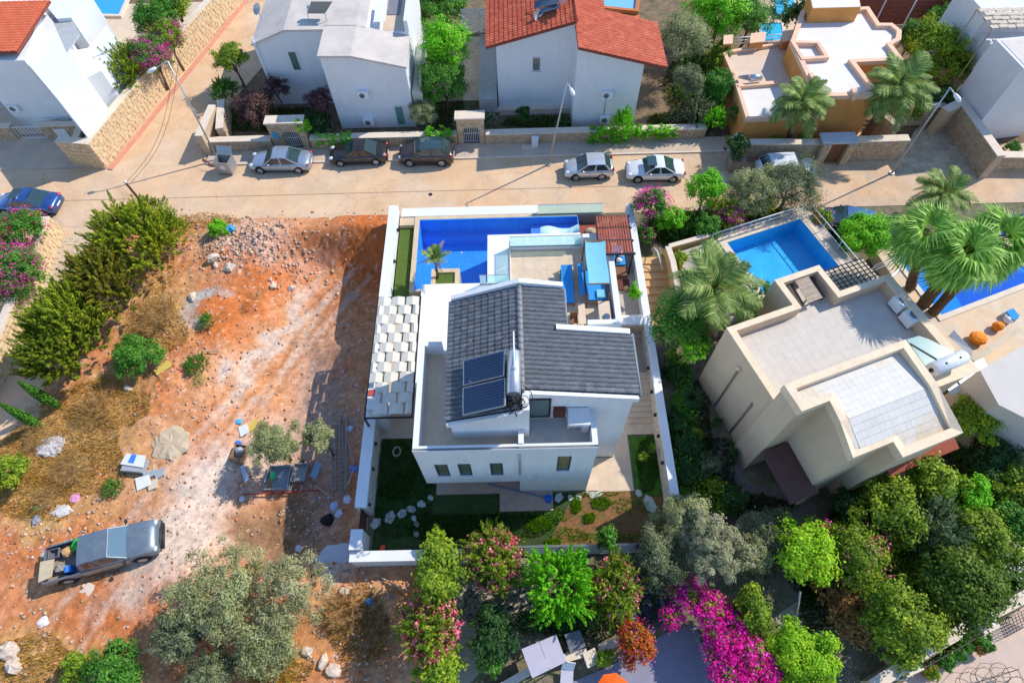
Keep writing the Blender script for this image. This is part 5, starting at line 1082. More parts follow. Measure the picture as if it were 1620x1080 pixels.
window(RH, (V(848, 100, yL).x-.3, yL-.01), (V(848, 100, yL).x+.35, yL-.01), V(848, 112, yL).z, V(848, 90, yL).z, WHITE2, WINGLASS, .05, .05, sill=WHITE2)
m = MB(); x0_ = V(826, 130, yL).x; m.box(x0_, 4.95, yL-.02, yL, 2.9, 3.0); m.build('string_course', WHITE2, RH)
m = MB(); m.box(x0_, x0_+.05, yL-.02, yL, .6, 5.2); m.build('wall_joint', WHITE2, RH)
m = MB(); m.box(-1.1, 4.96, yL-.4, yL-.001, -.04, .55); m.build('plinth', COPING, RH)
m = MB(); m.box(x0_-3.7, x0_-3.55, yL+.5, yL+.62, 0, 3) if 0 else m.box(-2.6, -1.1, yL-.3, 51, -.04, 1.6); m.build('side_terrace', mat('side_terrace', (.50, .48, .45)), RH)
wall_ac(960, 147, yR, 'white air conditioner high on the wall of the red roofed house')
wall_ac(957, 186, yR, 'white air conditioner low on the wall of the red roofed house')
mh = MB(); q_ = P(681, 308); mh.tube([(q_.x, q_.y, .02), (q_.x, q_.y, .034)], .16, 14); tagt(mh.build('manhole_cover', DARKMETAL), 'small round dark cover in the road above the villa pool', 'manhole cover')
m = MB(); p = V(958, 160, yR); m.tube([(p.x, yR-.03, p.z+.6), (p.x, yR-.03, p.z-1.6)], .03, 5); m.build('conduit', METAL, RH)
zs_ = zl[0]+1.3
roof_solar('solar water heater with two panels on the red tiled roof', P(890, 2, zl[1]+.6), P(890, -16, zl[1]+.6), [[P(845, 14, zs_), P(882, 6, zs_+1), P(882, -6, zs_+1.1), P(845, 2, zs_+.3)], [P(847, 24, zs_-.1), P(884, 12, zs_+.9), P(884, 7, zs_+.9), P(846, 16, zs_)]], 0, .3)
dm = thing('satellite_dish', 'small white satellite dish on the front edge of the red tiled roof', 'satellite dish', tuple(P(850, 28, zl[0]+1)))
dish(dm, P(851, 26, zl[0]+1.2), .45, (.5, -.6, .5))
# lane side terrace, woven pergola roofs between the two houses
def woven_pergola(label, fr, x0, x1, y0, y1, z, nx_, ny_, mt):
 t = thing('woven_pergola', label, 'pergola', (*fr(x0, y0), 0)); w_ = (x1-x0)/nx_; h_ = (y1-y0)/ny_; m_ = MB(); m_.slab((-w_*.43, -h_*.36, 0), (w_*.43, -h_*.36, .03), (w_*.43, h_*.36, .03), (-w_*.43, h_*.36, 0), .03); me = m_.mesh('panel', mt)
 for j in range(ny_):
  for i in range(nx_):
   p = fr(x0+(i+.5+(.25 if j % 2 else -.1))*w_, y0+(j+.5)*h_); o = link('panel', me, t); o.location = (p.x, p.y, z+(.04 if (i+j) % 2 else 0)); o.rotation_euler.z = fr.a+(0 if (i+j) % 2 else .03)
 for i in range(nx_+1): a, b = fr(x0+i*w_, y0), fr(x0+i*w_, y1); m = MB(); m.bar((a.x, a.y, z-.08), (b.x, b.y, z-.08), .04); m.build('beam', mat('tan_beam', (.4, .26, .16)), t)
 for (u, v) in ((x0, y0), (x1, y0), (x0, y1), (x1, y1)): p = fr(u, v); m = MB(); m.bar((p.x, p.y, 0), (p.x, p.y, z-.1), .06); m.build('post', mat('tan_beam', (.4, .26, .16)), t)
CANV = mat('cream_weave', (.60, .50, .38), .85, .1, 3)
woven_pergola('cream woven panel pergola between the two white houses at the top', IDF, -4.3, -1.7, 49.6, 53.3, 2.6, 6, 9, CANV)
mb = MB(); mb.box(-6.8, -1.2, 44.0, 53, -.04, .1); struct('patio', mb, FLOOR)
# small terrace with hot tub beside the red roof
ht = thing('hot_tub', 'blue water hot tub in an orange wooden surround on the terrace behind the red roof', 'hot tub', (*P(985, 8, 3).xy, 0)); q = PP([(950, 14), (1010, 20), (1013, -8), (945, -12)], 4.5)
m = MB(); ring(m, q, .3, 0, 4.6); m.build('surround', mat('orange_board', (.52, .17, .05), .7, .2, 4), ht); m = MB(); m.prism(offset(q, .3), 0, 4.4); m.build('tub_water', mat('tub_blue', (.20, .50, .70), .1, .05, 2), ht)
m = MB(); m.prism(PP([(981, 26), (1010, 28), (1013, 20), (982, 18)], 4.5), 0, 4.3); m.build('step_box', mat('orange_board', (.52, .17, .05)), ht)

# --- ochre house NE
OH = thing('ochre_house', 'ochre flat roofed house with peach parapets and rounded bay behind the palms', 'house', (26, 42, 0)); 
hr = 4.5
main = [(1298, 152), (1394, 150), (1354, 98), (1430, 94), (1412, 70), (1426, 62), (1427, 48), (1412, 36), (1392, 36), (1375, 10), (1268, 15), (1251, 65), (1279, 125)]
mp = PP(main, hr)
m = MB(); m.prism(mp, -.04, hr-.35); m.build('wall', ORANGE, OH); m = MB(); ring(m, mp, .38, hr-.35, hr-.02); m.build('parapet', PEACH, OH)
m = MB(); m.prism(offset(mp, .37), hr-.36, hr-.32); rt = m.build('roof_floor', mat('white_roof_floor', (.72, .68, .64), .7, .06, 1), OH)
m = MB()
for k in range(1, 22): 
 a = P(1262, 20, hr-.3); x = 21.5+k*.45; m.box(x, x+.02, 38.3, 49.5, hr-.32, hr-.317)
m2p = PP([(1250, 65), (1296, 66), (1312, 92), (1268, 95)], hr+.0); 
p_ = MB(); ring(p_, m2p, .28, hr-.3, hr+.05); p_.build('inner_parapet', PEACH, OH)
m = MB(); up = PP([(1285, 14), (1362, 12), (1358, -10), (1280, -10)], hr+.9); m.prism(up, -.04, hr+.9); m.build('upper_block', ORANGE, OH); m = MB(); m.prism(offset(up, .05), hr+.9, hr+.93); m.build('upper_roof', mat('white_roof_floor', (.72, .68, .64)), OH)
hl = 2.9
low = PP([(1181, 189), (1298, 182), (1298, 152), (1279, 125), (1251, 65), (1240, 65), (1143, 81), (1160, 122)], hl)
m = MB(); m.prism(low, -.04, hl-.3); m.build('wall', ORANGE, OH); m = MB(); ring(m, low, .3, hl-.3, hl); m.build('parapet', PEACH, OH)
m = MB(); m.prism(offset(low, .29), hl-.31, hl-.26); m.build('terrace_floor', mat('peach_terrace', (.66, .50, .38), .75, .08, 1), OH)
m = MB(); m.prism(PP([(1167, 136), (1230, 130), (1262, 184), (1182, 186)], hl-.2), hl-.26, hl-.23); m.build('roof_floor', mat('white_roof_floor', (.72, .68, .64)), OH)
m = MB(); m.prism(PP([(1166, 134), (1231, 128), (1232, 133), (1168, 138)], hl), hl-.3, hl+.05); m.build('divider', PEACH, OH)
m = MB(); a, b = P(1186, 124, hl+.3), P(1204, 122, hl+.3); m.tube([a, b], .28, 16); stt = thing('solar_water_heater', 'small steel boiler with tilted panel lying on the peach terrace of the ochre house', 'solar heater', tuple(a)); m.build('tank', mat('tank_steel', (.55, .57, .6)), stt); m = MB(); m.slab(P(1168, 124, hl+.1), P(1185, 128, hl+.1), P(1184, 119, hl+.5), P(1168, 121, hl+.5), .05); m.build('panel', METAL, stt)
for i, (q, lab) in enumerate((([(1187, 68), (1209, 66), (1211, 52), (1189, 54)], 0), ([(1145, 70), (1158, 69), (1159, 56), (1146, 57)], 0), ([(1238, 66), (1258, 62), (1258, 48), (1240, 50)], 0))):
 m = MB(); m.prism(PP(q, 3.4), 0, 3.4); m.build('terrace_pier', ORANGE, OH); m = MB(); m.prism(offset(PP(q, 3.45), -.05), 3.4, 3.48); m.build('pier_cap', PEACH, OH)
rail('terrace_railing', 'white metal railing between the ochre piers above the small turquoise pool', [P(1159, 62, 3.4).xy, P(1187, 60, 3.4).xy], 2.7, 3.5, bars=3, step=1)
rail('terrace_railing', 'white metal railing right of the middle ochre pier above the turquoise pool', [P(1211, 58, 3.4).xy, P(1240, 56, 3.4).xy], 2.7, 3.5, bars=3, step=1)
m = MB(); m.prism(PP([(1205, 190), (1244, 190), (1239, 220), (1197, 220)], 0), 0, .1) if 0 else m.slab(P(1197, 218, .3), P(1238, 218, .3), P(1246, 190, 2.3), P(1206, 192, 2.3), .1); m.build('stone_ramp_wall', STONEY, OH)
window(OH, (V(1347, 175, 38.0).x-.3, P(1340, 180, 1.5).y-.02), (V(1347, 175, 38.0).x+.35, P(1340, 180, 1.5).y-.02), 1.8, 2.6, WHITE2, WINGLASS, .06, .05)
for px in (1282, 1349): m = MB(); p = P(px, 147 if px > 1300 else 122, hr); m.box(p.x-.15, p.x+.15, p.y-.5, p.y+.2, hr-.3, hr+.25); m.build('roof_spur', PEACH, OH)
# doorway in the street wall
dw = thing('stone_doorway', 'stone framed doorway with brown door in the ochre house street wall', 'doorway', (*P(1325, 250).xy, 0)); y_ = P(1325, 232, 1.7).y
for xa, xb in ((P(1302, 232, 1.8).x, P(1314, 232, 1.8).x), (P(1342, 232, 1.8).x, P(1354, 232, 1.8).x)): m = MB(); m.box(xa, xb, y_-.25, y_+.5, -.04, 2.0); m.build('pillar', STONE, dw)
m = MB(); m.box(P(1300, 232, 1.8).x, P(1356, 232, 1.8).x, y_-.1, y_+1.0, 2.0, 2.2); m.build('roof_slab', flat('bluish_slab', (.50, .52, .55)), dw)
m = MB(); m.box(P(1314, 232, 1.8).x, P(1342, 232, 1.8).x, y_+.1, y_+.18, 0, 1.9); m.build('door', WOOD, dw)
# small pool and loungers behind
mb = MB(); mb.prism(PP([(1195, 60), (1270, 60), (1290, 5), (1285, -20), (1200, -20)], .1), -.04, .1); struct('patio', mb, DECKT)
sp2 = thing('swimming_pool', 'small turquoise pool behind the peach terrace of the ochre house', 'swimming pool', (*P(1220, 50).xy, 0)); q = PP([(1205, 66), (1240, 62), (1236, 36), (1204, 37)], .2)
m = MB(); m.prism(q, .1, .14); m.build('water', mat('turquoise_water', (.02, .42, .66), .08, .06, 2, spec=.8), sp2); m = MB(); ring(m, offset(q, -.25), .25, .1, .2); m.build('coping', COPING, sp2)
LN = None
for i, (px, py) in enumerate(((1233, 14), (1250, 6))):
 p = P(px, py, .4); t = thing('sun_lounger', ['nearer turquoise sun lounger on the peach patio behind the ochre house', 'farther turquoise sun lounger on the peach patio behind the ochre house'][i], 'sun lounger', (p.x, p.y, .1), -.1, 'turquoise loungers behind the ochre house'); WORLDPARTS = False
 m = MB(); m.box(-.38, .38, -1.0, .5, .3, .42); m.slab((-.38, .5, .42), (.38, .5, .42), (.38, 1.1, .9), (-.38, 1.1, .9), .1); m.build('cushion', mat('bright_turquoise', (.04, .42, .70), .8), t)
 for x in (-.3, .25):
  for y in (-.9, .8): m = MB(); m.box(x, x+.06, y, y+.06, 0, .3); m.build('leg', WHITEMETAL, t)
 WORLDPARTS = True
# brown timber court with white posts
bc = thing('timber_fence', 'wide dark red brown boarded fence at the top right behind the ochre house', 'fence', (*P(1400, 20).xy, 0))
a, b = P(1370, 42, 0), P(1475, 40, 0)
for k in range(9): m = MB(); z = .1+k*.42; m.slab((a.x-3, a.y, z), (b.x+1, a.y, z), (b.x+1, a.y+.12, z+.38), (a.x-3, a.y+.12, z+.38), .03); m.build('board', mat('red_brown_board', (.26, .09, .06), .8, .2, 3), bc)
for (px, py) in ((1392, 20), (1438, 22)): m = MB(); p = P(px, py, 2); m.bar((p.x-.3, p.y-.6, 0.2), (p.x, p.y, 3.2), .09); m.build('brace_post', WHITE, bc)

# --- white house at the right edge
WR = thing('white_house', 'tall plain white house with small balcony at the top right corner', 'house', (*P(1600, 120).xy, 0))
WRM = mat('white_render_blue', (.68, .68, .69), .8, .05, .7, .1, 20, streak=.04)
hw = 6.6
A1 = PP([(1573, 61), (1620, 109), (1700, 190), (1760, 60), (1620, 58), (1600, 60)], hw)
m = MB(); m.prism(PP([(1575, 62), (1619, 108), (1720, 96), (1700, 50)], hw), -.04, hw); m.build('wall', WRM, WR)
m = MB(); m.prism(PP([(1544, 42), (1566, 70), (1620, 70), (1620, 20), (1562, 24)], 5.0), -.04, 5.0); m.build('wall', WRM, WR)
m = MB(); m.prism(PP([(1540, 0), (1562, 24), (1660, 24), (1640, -30), (1525, -30)], 6.4), -.04, 6.4); m.build('wall', WRM, WR)
m = MB(); m.prism(PP([(1503, 62), (1540, 0), (1562, 24), (1530, 78)], 2.8) if 0 else PP([(1536, 10), (1556, 34), (1570, 20), (1550, 0)], 5.6), -.04, 5.6); m.build('wall', WRM, WR)
m = MB(); m.prism(offset(PP([(1575, 62), (1619, 108), (1720, 96), (1700, 50)], hw), .25), hw, hw+.03); m.build('roof', mat('pink_grey_roof', (.62, .55, .50)), WR)
woven_pergola('cream woven panel pergola on the roof of the white house at the right edge', Frame(0, tuple(P(1566, 52, 6.6).xy)), 0, 5.0, 0, 2.6, 6.9, 8, 5, CANV)
rail('balcony_railing', 'thin white railing of the small balcony on the right hand white house', [P(1553, 45, 5.0).xy, P(1556, 38, 5.0).xy, P(1573, 38, 5.0).xy], 5.0, 5.9, bars=2, step=.8)
m = MB(); p = P(1530, 55, 3.2); m.box(p.x-.06, p.x+.06, p.y-.9, p.y+.7, 2.4, 4.2); m.build('shuttered_window', flat('brown_shutter', (.14, .07, .06)), WR)
m = MB(); p = P(1546, 126, 2.6); m.box(p.x-.1, p.x+.05, p.y-.5, p.y+.5, 1.8, 3.2); m.build('shuttered_window', flat('brown_shutter', (.14, .07, .06)), WR)
mb = MB(); mb.box(-1, 1, -1, 1, 0, 1) 

# --- north west house
NW = thing('white_house', 'stepped white house with orange red tiled roof at the top left corner', 'house', (-37, 46, 0))
hn = 6.6
m = MB(); A = PP([(0, 92), (36, 92), (110, 164), (139, 75), (92, 31), (65, 3), (0, 3)], hn)
m.prism(PP([(-60, 92), (36, 92), (65, 3), (60, -40), (-60, -40)], hn), -.04, hn-.2)
m.build('wall', WHITE, NW)
m = MB(); m.prism(PP([(36, 92), (92, 158), (128, 118), (92, 31), (65, 3)], hn-.6), -.04, hn-.6) ; m.build('wall', WHITE, NW)
m = MB(); m.prism(PP([(90, 30), (112, 28), (145, -5), (110, -30), (65, 0)], hn-.3), -.04, hn-.3); m.build('wall', WHITE, NW)
m = MB(); m.prism(PP([(117, 80), (139, 76), (168, 40), (184, 62), (160, 112), (127, 128)], 4.8), -.04, 4.8); m.build('wall', WHITE, NW)
m = MB(); b_ = PP([(94, 157), (110, 120), (140, 118), (122, 160)], 4.0); m.prism(b_, -.04, 3.5); ring(m, b_, .22, 3.5, 4.0); m.build('balcony', WHITE, NW)
m = MB(); b_ = PP([(82, 30), (112, 28), (126, 54), (106, 84)], 6.0); m.prism(b_, 5.9, 6.01); m.build('balcony_floor', mat('grey_floor', (.40, .42, .42)), NW)
xa, xb = P(-10, 20, hn).x-6, P(38, 88, hn).x
y0_, y1_ = P(36, 88, hn).y, P(60, 8, hn).y
slope_tiles(NW, xb-.3, hn+.25, xb-9, hn+.25, y0_, y1_, .42, .34, mat('orange_roof_tile', (.62, .14, .06), .65, .2, 2.5, rnd=.1))
window(NW, (P(30, 130, 4).x-.5, y0_-.02), (P(30, 130, 4).x+.4, y0_-.02), 3.6, 4.4, WHITE2, WINGLASS, .06, .05)
wall_ac(24, 168, y0_, 'white air conditioner on the shaded wall of the north west house')
t = rail('stair_railing', 'white four bar railing in front of the north west house', [P(52, 182, 1.7).xy, P(93, 178, 1.7).xy, P(130, 186, 1.0).xy], .1, 1.2, bars=4, step=1.5)
mb = MB(); mb.prism([(-52, 41.2), (-33.0, 41.2), (-29.0, 60), (-52, 60)], -.04, .1); struct('patio', mb, FLOOR)
np_ = thing('swimming_pool', 'bright blue pool at the top left behind the stepped white house', 'swimming pool', (*P(165, 8).xy, 0)); q = PP([(143, 22), (188, 23), (205, -15), (135, -20)], .3)
m = MB(); m.prism(q, .1, .22); m.build('water', mat('bright_pool_blue', (.03, .34, .82), .08, .06, 2, spec=.8), np_); m = MB(); ring(m, offset(q, -.3), .3, .1, .32); m.build('coping', COPING, np_)
q = PP([(82, 10), (112, 12), (115, 0), (80, -10)], 5); m = MB(); m.prism(q, 0, 1) if 0 else None
g2 = thing('garden_gate', 'white metal garden gate with pale steps in the north west street wall', 'gate', (-39.8, 40.6, 0))
for k in range(8): x = -40.9+k*.3; m = MB(); m.bar((x, 40.7, .05), (x, 40.7, 1.3), .03); m.build('bar', WHITEMETAL, g2)
for z in (.15, 1.25): m = MB(); m.bar((-40.95, 40.7, z), (-38.7, 40.7, z), .04); m.build('rail', WHITEMETAL, g2)
m = MB(); m.box(-37.6, -36.6, 40.53, 40.56, .2, 1.1); tagt(m.build('wall_plaque', WHITE2), 'blank white panel set in the north west street wall', 'panel')
# ================================================================ VEGETATION
def unit(a): return a/np.maximum(np.linalg.norm(a, axis=-1, keepdims=True), 1e-9)
def leaf_quads(p, n, ln, wd, g, along=None):
 """p centres, n normals, ln/wd size -> verts, faces (rhombus leaves bent a little)"""
 N = len(p); r = g.normal(size=(N, 3)) if along is None else along
 u = unit(r-n*np.sum(r*n, 1, keepdims=True)); v = np.cross(n, u)
 ln = ln[:, None]; wd = wd[:, None]
 V_ = np.stack([p-u*ln*.5, p+v*wd*.5+n*wd*.12, p+u*ln*.5, p-v*wd*.5+n*wd*.12], 1).reshape(-1, 3)
 F = np.arange(N*4).reshape(N, 4); return V_, F
def crown_mesh(name, c, Rr, cols, leaf=.16, asp=.5, clumps=None, cover=1.7, style='round', seed=0, cap=18000, shape='ball', clump_r=.21, matl=None, bottom=-.55, up=.35):
 g = np.random.default_rng(seed); Rr = np.array(Rr, float); Rm = Rr.mean()
 A = 4*pi*((Rr[0]*Rr[1])**1.6+(Rr[0]*Rr[2])**1.6+(Rr[1]*Rr[2])**1.6)**(1/1.6)/3**(1/1.6)
 N = int(min(cap, cover*A/(leaf*leaf*asp*.5))); K = clumps or (int(np.clip(40+Rm*45, 40, 240)) if style == 'round' else int(np.clip(90+Rm*190, 90, 900)))
 d = unit(g.normal(size=(K, 3))); d[:, 2] = np.where(d[:, 2] < bottom, -d[:, 2], d[:, 2]); rad = g.uniform(.35, 1.0, K)**.6
 P0 = d*rad[:, None]*(1-clump_r*.7)
 if shape == 'cone':
  t = g.random(K)**1.3; a = g.uniform(0, 2*pi, K); rr = (1-t)*g.uniform(.5, 1, K); P0 = np.stack([rr*np.cos(a), rr*np.sin(a), t*2-1], 1)
 if shape == 'ball':     # ragged outline: lobes, hollows and stray sprigs
  lob = 1+.20*np.sin(d[:, 0]*5+seed)+.16*np.sin(d[:, 1]*7+seed*1.7)*np.cos(d[:, 2]*4+seed); sp = g.random(K) < .10; P0 = P0*np.where(sp, 1.22, lob)[:, None]
 if shape == 'box':
  P0 = g.uniform(-1, 1, (K, 3))
 P0 = P0*Rr; cr = Rm*clump_r*g.uniform(.4, 1.55, K)
 if style == 'spiky': cr = np.clip(Rm*clump_r, .12, .34)*g.uniform(.7, 1.3, K)
 w = cr**2; ci = g.choice(K, N, p=w/w.sum()); od = unit(P0/Rr+np.array([0, 0, .15]))
 tone = g.random(K); 
 if style == 'round':
  q = unit(g.normal(size=(N, 3))); q[:, 2] = np.where(g.random(N) < .45, np.abs(q[:, 2]), q[:, 2]); r = cr[ci]*g.random(N)**.5*np.where(g.random(N) < .14, 1.5, 1.0)
  p = P0[ci]+q*r[:, None]*np.array([1, 1, .85]); n = unit(q*.7+od[ci]*.5+g.normal(size=(N, 3))*.45+np.array([0, 0, up])); al = None
 else:   # tufts pointing up and outward
  ax = unit(od[ci]*np.array([1, 1, .6])+np.array([0, 0, .9])+g.normal(size=(K, 3))[ci]*.25); t = g.random(N); q = unit(g.normal(size=(N, 3)))
  p = P0[ci]+ax*(t*cr[ci]*2.2)[:, None]+q*(cr[ci]*.6*(1-t*.8)*g.random(N)**.5)[:, None]; n = unit(q+g.normal(size=(N, 3))*.3); al = ax+g.normal(size=(N, 3))*.35
 s = leaf*g.uniform(.6, 1.4, N); V_, F = leaf_quads(p, n, s, s*asp, g, al)
 cols = np.array(cols); t = np.clip(tone[ci]*.55+g.random(N)*.45, 0, .999)*(len(cols)-1); i = t.astype(int); f = (t-i)[:, None]
 cc = (cols[i]*(1-f)+cols[np.minimum(i+1, len(cols)-1)]*f)*g.uniform(.78, 1.22, (N, 1))
 return npmesh(name, V_+np.array(c), F, matl or LEAF, np.repeat(cc, 4, 0)), P0+np.array(c)
def flower_mesh(name, c, Rr, col, n, size=.10, seed=0, per=7, top=True, spread=.12, skin_=.93, sector=None):
 g = np.random.default_rng(seed+99); d = unit(g.normal(size=(n, 3)))
 if top: d[:, 2] = np.abs(d[:, 2])*.9+.05
 if sector is not None: d[:, :2] += np.array(sector)*.9
 d = unit(d); P0 = d*np.array(Rr)*g.uniform(skin_-.1, skin_+.1, (n, 1))
 p = np.repeat(P0, per, 0)+g.normal(size=(n*per, 3))*spread; nn = unit(g.normal(size=p.shape)+np.repeat(d, per, 0)*.8); s = size*g.uniform(.6, 1.3, len(p)); V_, F = leaf_quads(p, nn, s, s*.8, g)
 col = np.array(col); cc = np.repeat(col[g.integers(0, len(col), len(p))]*g.uniform(.8, 1.2, (len(p), 1)), 4, 0)
 return npmesh(name, V_+np.array(c), F, PETAL, cc)
def trunk(parent, base, targets, r0, barkm=BARK, name='trunk', lean=None):
 m = MB(); b = Vector(base); tg = [Vector(t) for t in targets]; top = sum(tg, Vector())/len(tg); fork = b.lerp(top, .45)+Vector((.08, .05, 0))
 if lean: fork += Vector(lean)
 m.tube([b, b.lerp(fork, .5)+Vector((r0*.4, -r0*.3, 0)), fork], [r0, r0*.8, r0*.68], 8)
 o = m.build(name, barkm, parent)
 for i, t in enumerate(tg):
  q = MB(); mid = fork.lerp(t, .5)+Vector((.1*((i % 3)-1), .1*((i % 2)-.5), .12)); q.tube([fork-(t-fork).normalized()*r0*.3, mid, t], [r0*.5, r0*.32, r0*.12], 6); q.build('limb', barkm, o)
 return o
G = dict(
 olive=[(.085, .095, .035), (.20, .215, .09), (.34, .35, .18)], olived=[(.05, .06, .028), (.11, .13, .06), (.22, .24, .13)],
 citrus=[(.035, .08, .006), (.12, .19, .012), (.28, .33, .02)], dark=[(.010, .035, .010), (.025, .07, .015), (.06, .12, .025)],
 bright=[(.05, .20, .005), (.11, .36, .008), (.20, .48, .02)], mid=[(.02, .08, .008), (.05, .16, .015), (.11, .25, .03)], yel=[(.06, .12, .008), (.15, .24, .012), (.30, .36, .02)],
 thuja=[(.06, .10, .008), (.17, .22, .012), (.36, .36, .02)], purple=[(.02, .012, .016), (.06, .028, .032), (.16, .07, .07)], rust=[(.20, .04, .01), (.34, .08, .01), (.10, .14, .02)],
 dry=[(.16, .09, .04), (.30, .18, .07), (.40, .27, .12)], grey=[(.12, .12, .08), (.20, .19, .12), (.26, .24, .16)], lime=[(.10, .24, .005), (.20, .40, .01), (.30, .50, .02)])
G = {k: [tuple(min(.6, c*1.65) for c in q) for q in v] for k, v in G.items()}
PINK = [(.88, .22, .28), (.95, .40, .45), (.80, .12, .20)]; MAG = [(.88, .02, .42), (.80, .01, .34), (.95, .10, .58)]; REDF = [(.75, .03, .02), (.85, .10, .02)]
def tree(px, py, rpx, hc, kind, label, name='tree', cat='tree', rz=.8, ry=None, ground=None, style='round', flowers=None, seed=None, leaf=.15, asp=.5, cover=1.7, shape='ball', tr=True, group=None, ang=0, clump_r=.21, lean=None, trunk_r=None, cap=18000, spread=.13, fsize=.10, per=7, base=None):
 if px > 1030 and py > 700: rpx *= 1.14; ry = ry*1.14 if ry else None
 c = P(px, py, hc); mp = MPP(px, py, hc); rx = rpx*mp; ryy = (ry if ry else rpx)*mp; rzz = (rx+ryy)/2*rz
 seed = seed if seed is not None else int(px*7+py*13); gz = ground if ground is not None else 0.0
 rzz = min(rzz, max(.25, (hc-gz)*(.92 if tr else 1.02)))
 t = thing(name, label, cat, base if base else (c.x, c.y, gz), ang, group)
 col = G[kind] if isinstance(kind, str) else kind
 me, cl = crown_mesh('crown', (0, 0, 0), (rx, ryy, rzz), col, leaf, asp, None, cover, style, seed, cap, shape, clump_r)
 o = link('crown', me, t); o.matrix_parent_inverse = Matrix(); o.location = Vector((c.x-t.location.x, c.y-t.location.y, c.z-gz)) if not ang else Matrix.Rotation(-ang, 3, 'Z') @ Vector((c.x-t.location.x, c.y-t.location.y, c.z-gz))
 if flowers:
  fcol, n = flowers[0], flowers[1]; fm = flower_mesh('flowers', (0, 0, 0), (rx, ryy, rzz), fcol, n, fsize, seed, per, True, spread, .95, flowers[2] if len(flowers) > 2 else None)
  f = link('flowers', fm, t, 'stuff'); f.matrix_parent_inverse = Matrix(); f.location = o.location
 if tr:
  idx_ = np.random.default_rng(seed).choice(len(cl), min(5, len(cl)), replace=False); rot = Matrix.Rotation(ang, 3, 'Z')
  tg = [c+rot @ Vector(cl[i]*.75) for i in idx_]
  trunk(t, t.location, tg, trunk_r or max(.07, rx*.075), lean=lean)
 return t
# ---- the plot on the left
tree(218, 378, 66, 2.6, 'thuja', 'largest golden green conifer of the row, nearest the street at the top of the plot', 'conifer', rz=1.1, style='spiky', leaf=.20, asp=.32, cover=3.4, clump_r=.26, cap=34000)
tree(262, 368, 34, 1.6, 'thuja', 'low golden conifer spreading right of the largest one at the plot edge', 'conifer', rz=.9, style='spiky', leaf=.20, asp=.32, clump_r=.24)
tree(165, 452, 54, 2.6, [(.10, .13, .012), (.24, .24, .02), (.42, .36, .03)], 'yellowish conifer in the middle of the row on the left of the plot', 'conifer', rz=1.1, style='spiky', leaf=.20, asp=.32, cover=3.4, clump_r=.26, cap=34000)
tree(112, 512, 58, 2.7, 'thuja', 'broad golden conifer, third in the row going down along the lane', 'conifer', rz=1.1, style='spiky', leaf=.20, asp=.32, cover=3.4, clump_r=.26, cap=34000)
tree(88, 562, 46, 2.3, [(.06, .12, .01), (.18, .24, .012), (.38, .38, .02)], 'golden conifer at the lower end of the row beside the lane shadow', 'conifer', rz=1.0, style='spiky', leaf=.20, asp=.32, cover=3.4, clump_r=.26, cap=34000)
def spindle(px, py, tx, ty, rad, label, cols):
 b = LP(px, py); h = min(np.arange(.5, 9, .1), key=lambda q: abs((lambda d: 810+FOC*d.dot(CR)/d.dot(CW))(Vector((b.x, b.y, q))-Vector((0, 0, CH)))-tx)); t = thing('cypress', label, 'tree', b)
 g = np.random.default_rng(px); N = 4200; z = g.random(N); a = g.uniform(0, 2*pi, N); r = rad*np.sin(np.clip(z*.93+.07, 0, 1)*pi)**.6*(1-z*.45)*g.random(N)**.3
 p = np.stack([r*np.cos(a), r*np.sin(a), .1+z*h], 1); n = unit(np.stack([np.cos(a), np.sin(a), 0*a], 1)+g.normal(size=(N, 3))*.4); s = .16*g.uniform(.6, 1.4, N)
 al = np.array([0, 0, 1.])+g.normal(size=(N, 3))*.3; V_, F = leaf_quads(p, n, s, s*.35, g, al); cc = np.array(cols)[g.integers(0, len(cols), N)]*g.uniform(.8, 1.2, (N, 1))
 o = link('crown', npmesh('crown', V_, F, LEAF, np.repeat(cc, 4, 0)), t); o.matrix_parent_inverse = Matrix(); m = MB(); m.tube([b-Vector((0, 0, .1)), b+Vector((0, 0, h*.6))], [.07, .03], 6); m.build('trunk', BARK, t)
spindle(93, 643, 33, 607, .38, 'slim leaning cypress sapling, upper of two beside the lane', G['mid'])
spindle(66, 675, 3, 645, .36, 'slim leaning cypress sapling, lower of two beside the lane', G['mid'])
tree(217, 562, 38, 1.1, 'mid', 'round green shrub among dry brush on the left of the plot', 'shrub', 'shrub', rz=.85, leaf=.12, tr=False, cover=2)
tree(250, 500, 36, .55, 'dry', 'dry leafless grey brown brush pile above the green shrub', 'dry_bush', 'bush', rz=.5, style='spiky', leaf=.3, asp=.07, cover=.5, tr=False, cap=5000)
tree(345, 362, 17, .7, 'bright', 'small vivid green bush beside the blue barrel at the top of the plot', 'bush', 'bush', leaf=.12, tr=False, rz=.8)
for i, (px, py, r, k, lb) in enumerate(((327, 508, 14, 'mid', 'upper small green weed clump on the rubble bank'), (310, 578, 20, 'mid', 'lower green weed clump on the rubble bank by the grey ash'), (318, 600, 9, 'yel', 'tiny yellow green weed below the ash patch'), (405, 468, 13, 'dry', 'sparse weed tuft on the bright red soil'), (178, 772, 15, 'mid', 'pale green weed patch below the dumped boards'), (150, 650, 32, 'dry', 'dry golden brush between the saplings and the dumped boards'), (118, 740, 34, 'dry', 'dry brown brush under the plastic sheet'), (60, 690, 24, 'dry', 'dry golden grass bush by the lower sapling'), (75, 790, 22, 'dry', 'dry grass bush near the rubbish heap'))):
 tree(px, py, r, .35, k, lb, 'weed_bush', 'bush', rz=.45, leaf=.10 if k == 'mid' else .22, asp=.3 if k == 'mid' else .06, style='spiky', tr=False, cover=1.0 if k == 'mid' else .35, cap=4000)
tree(12, 748, 34, 1.6, 'citrus', 'dense green bush cut by the left edge of the picture', 'bush', 'bush', rz=.8, tr=False, cover=2)
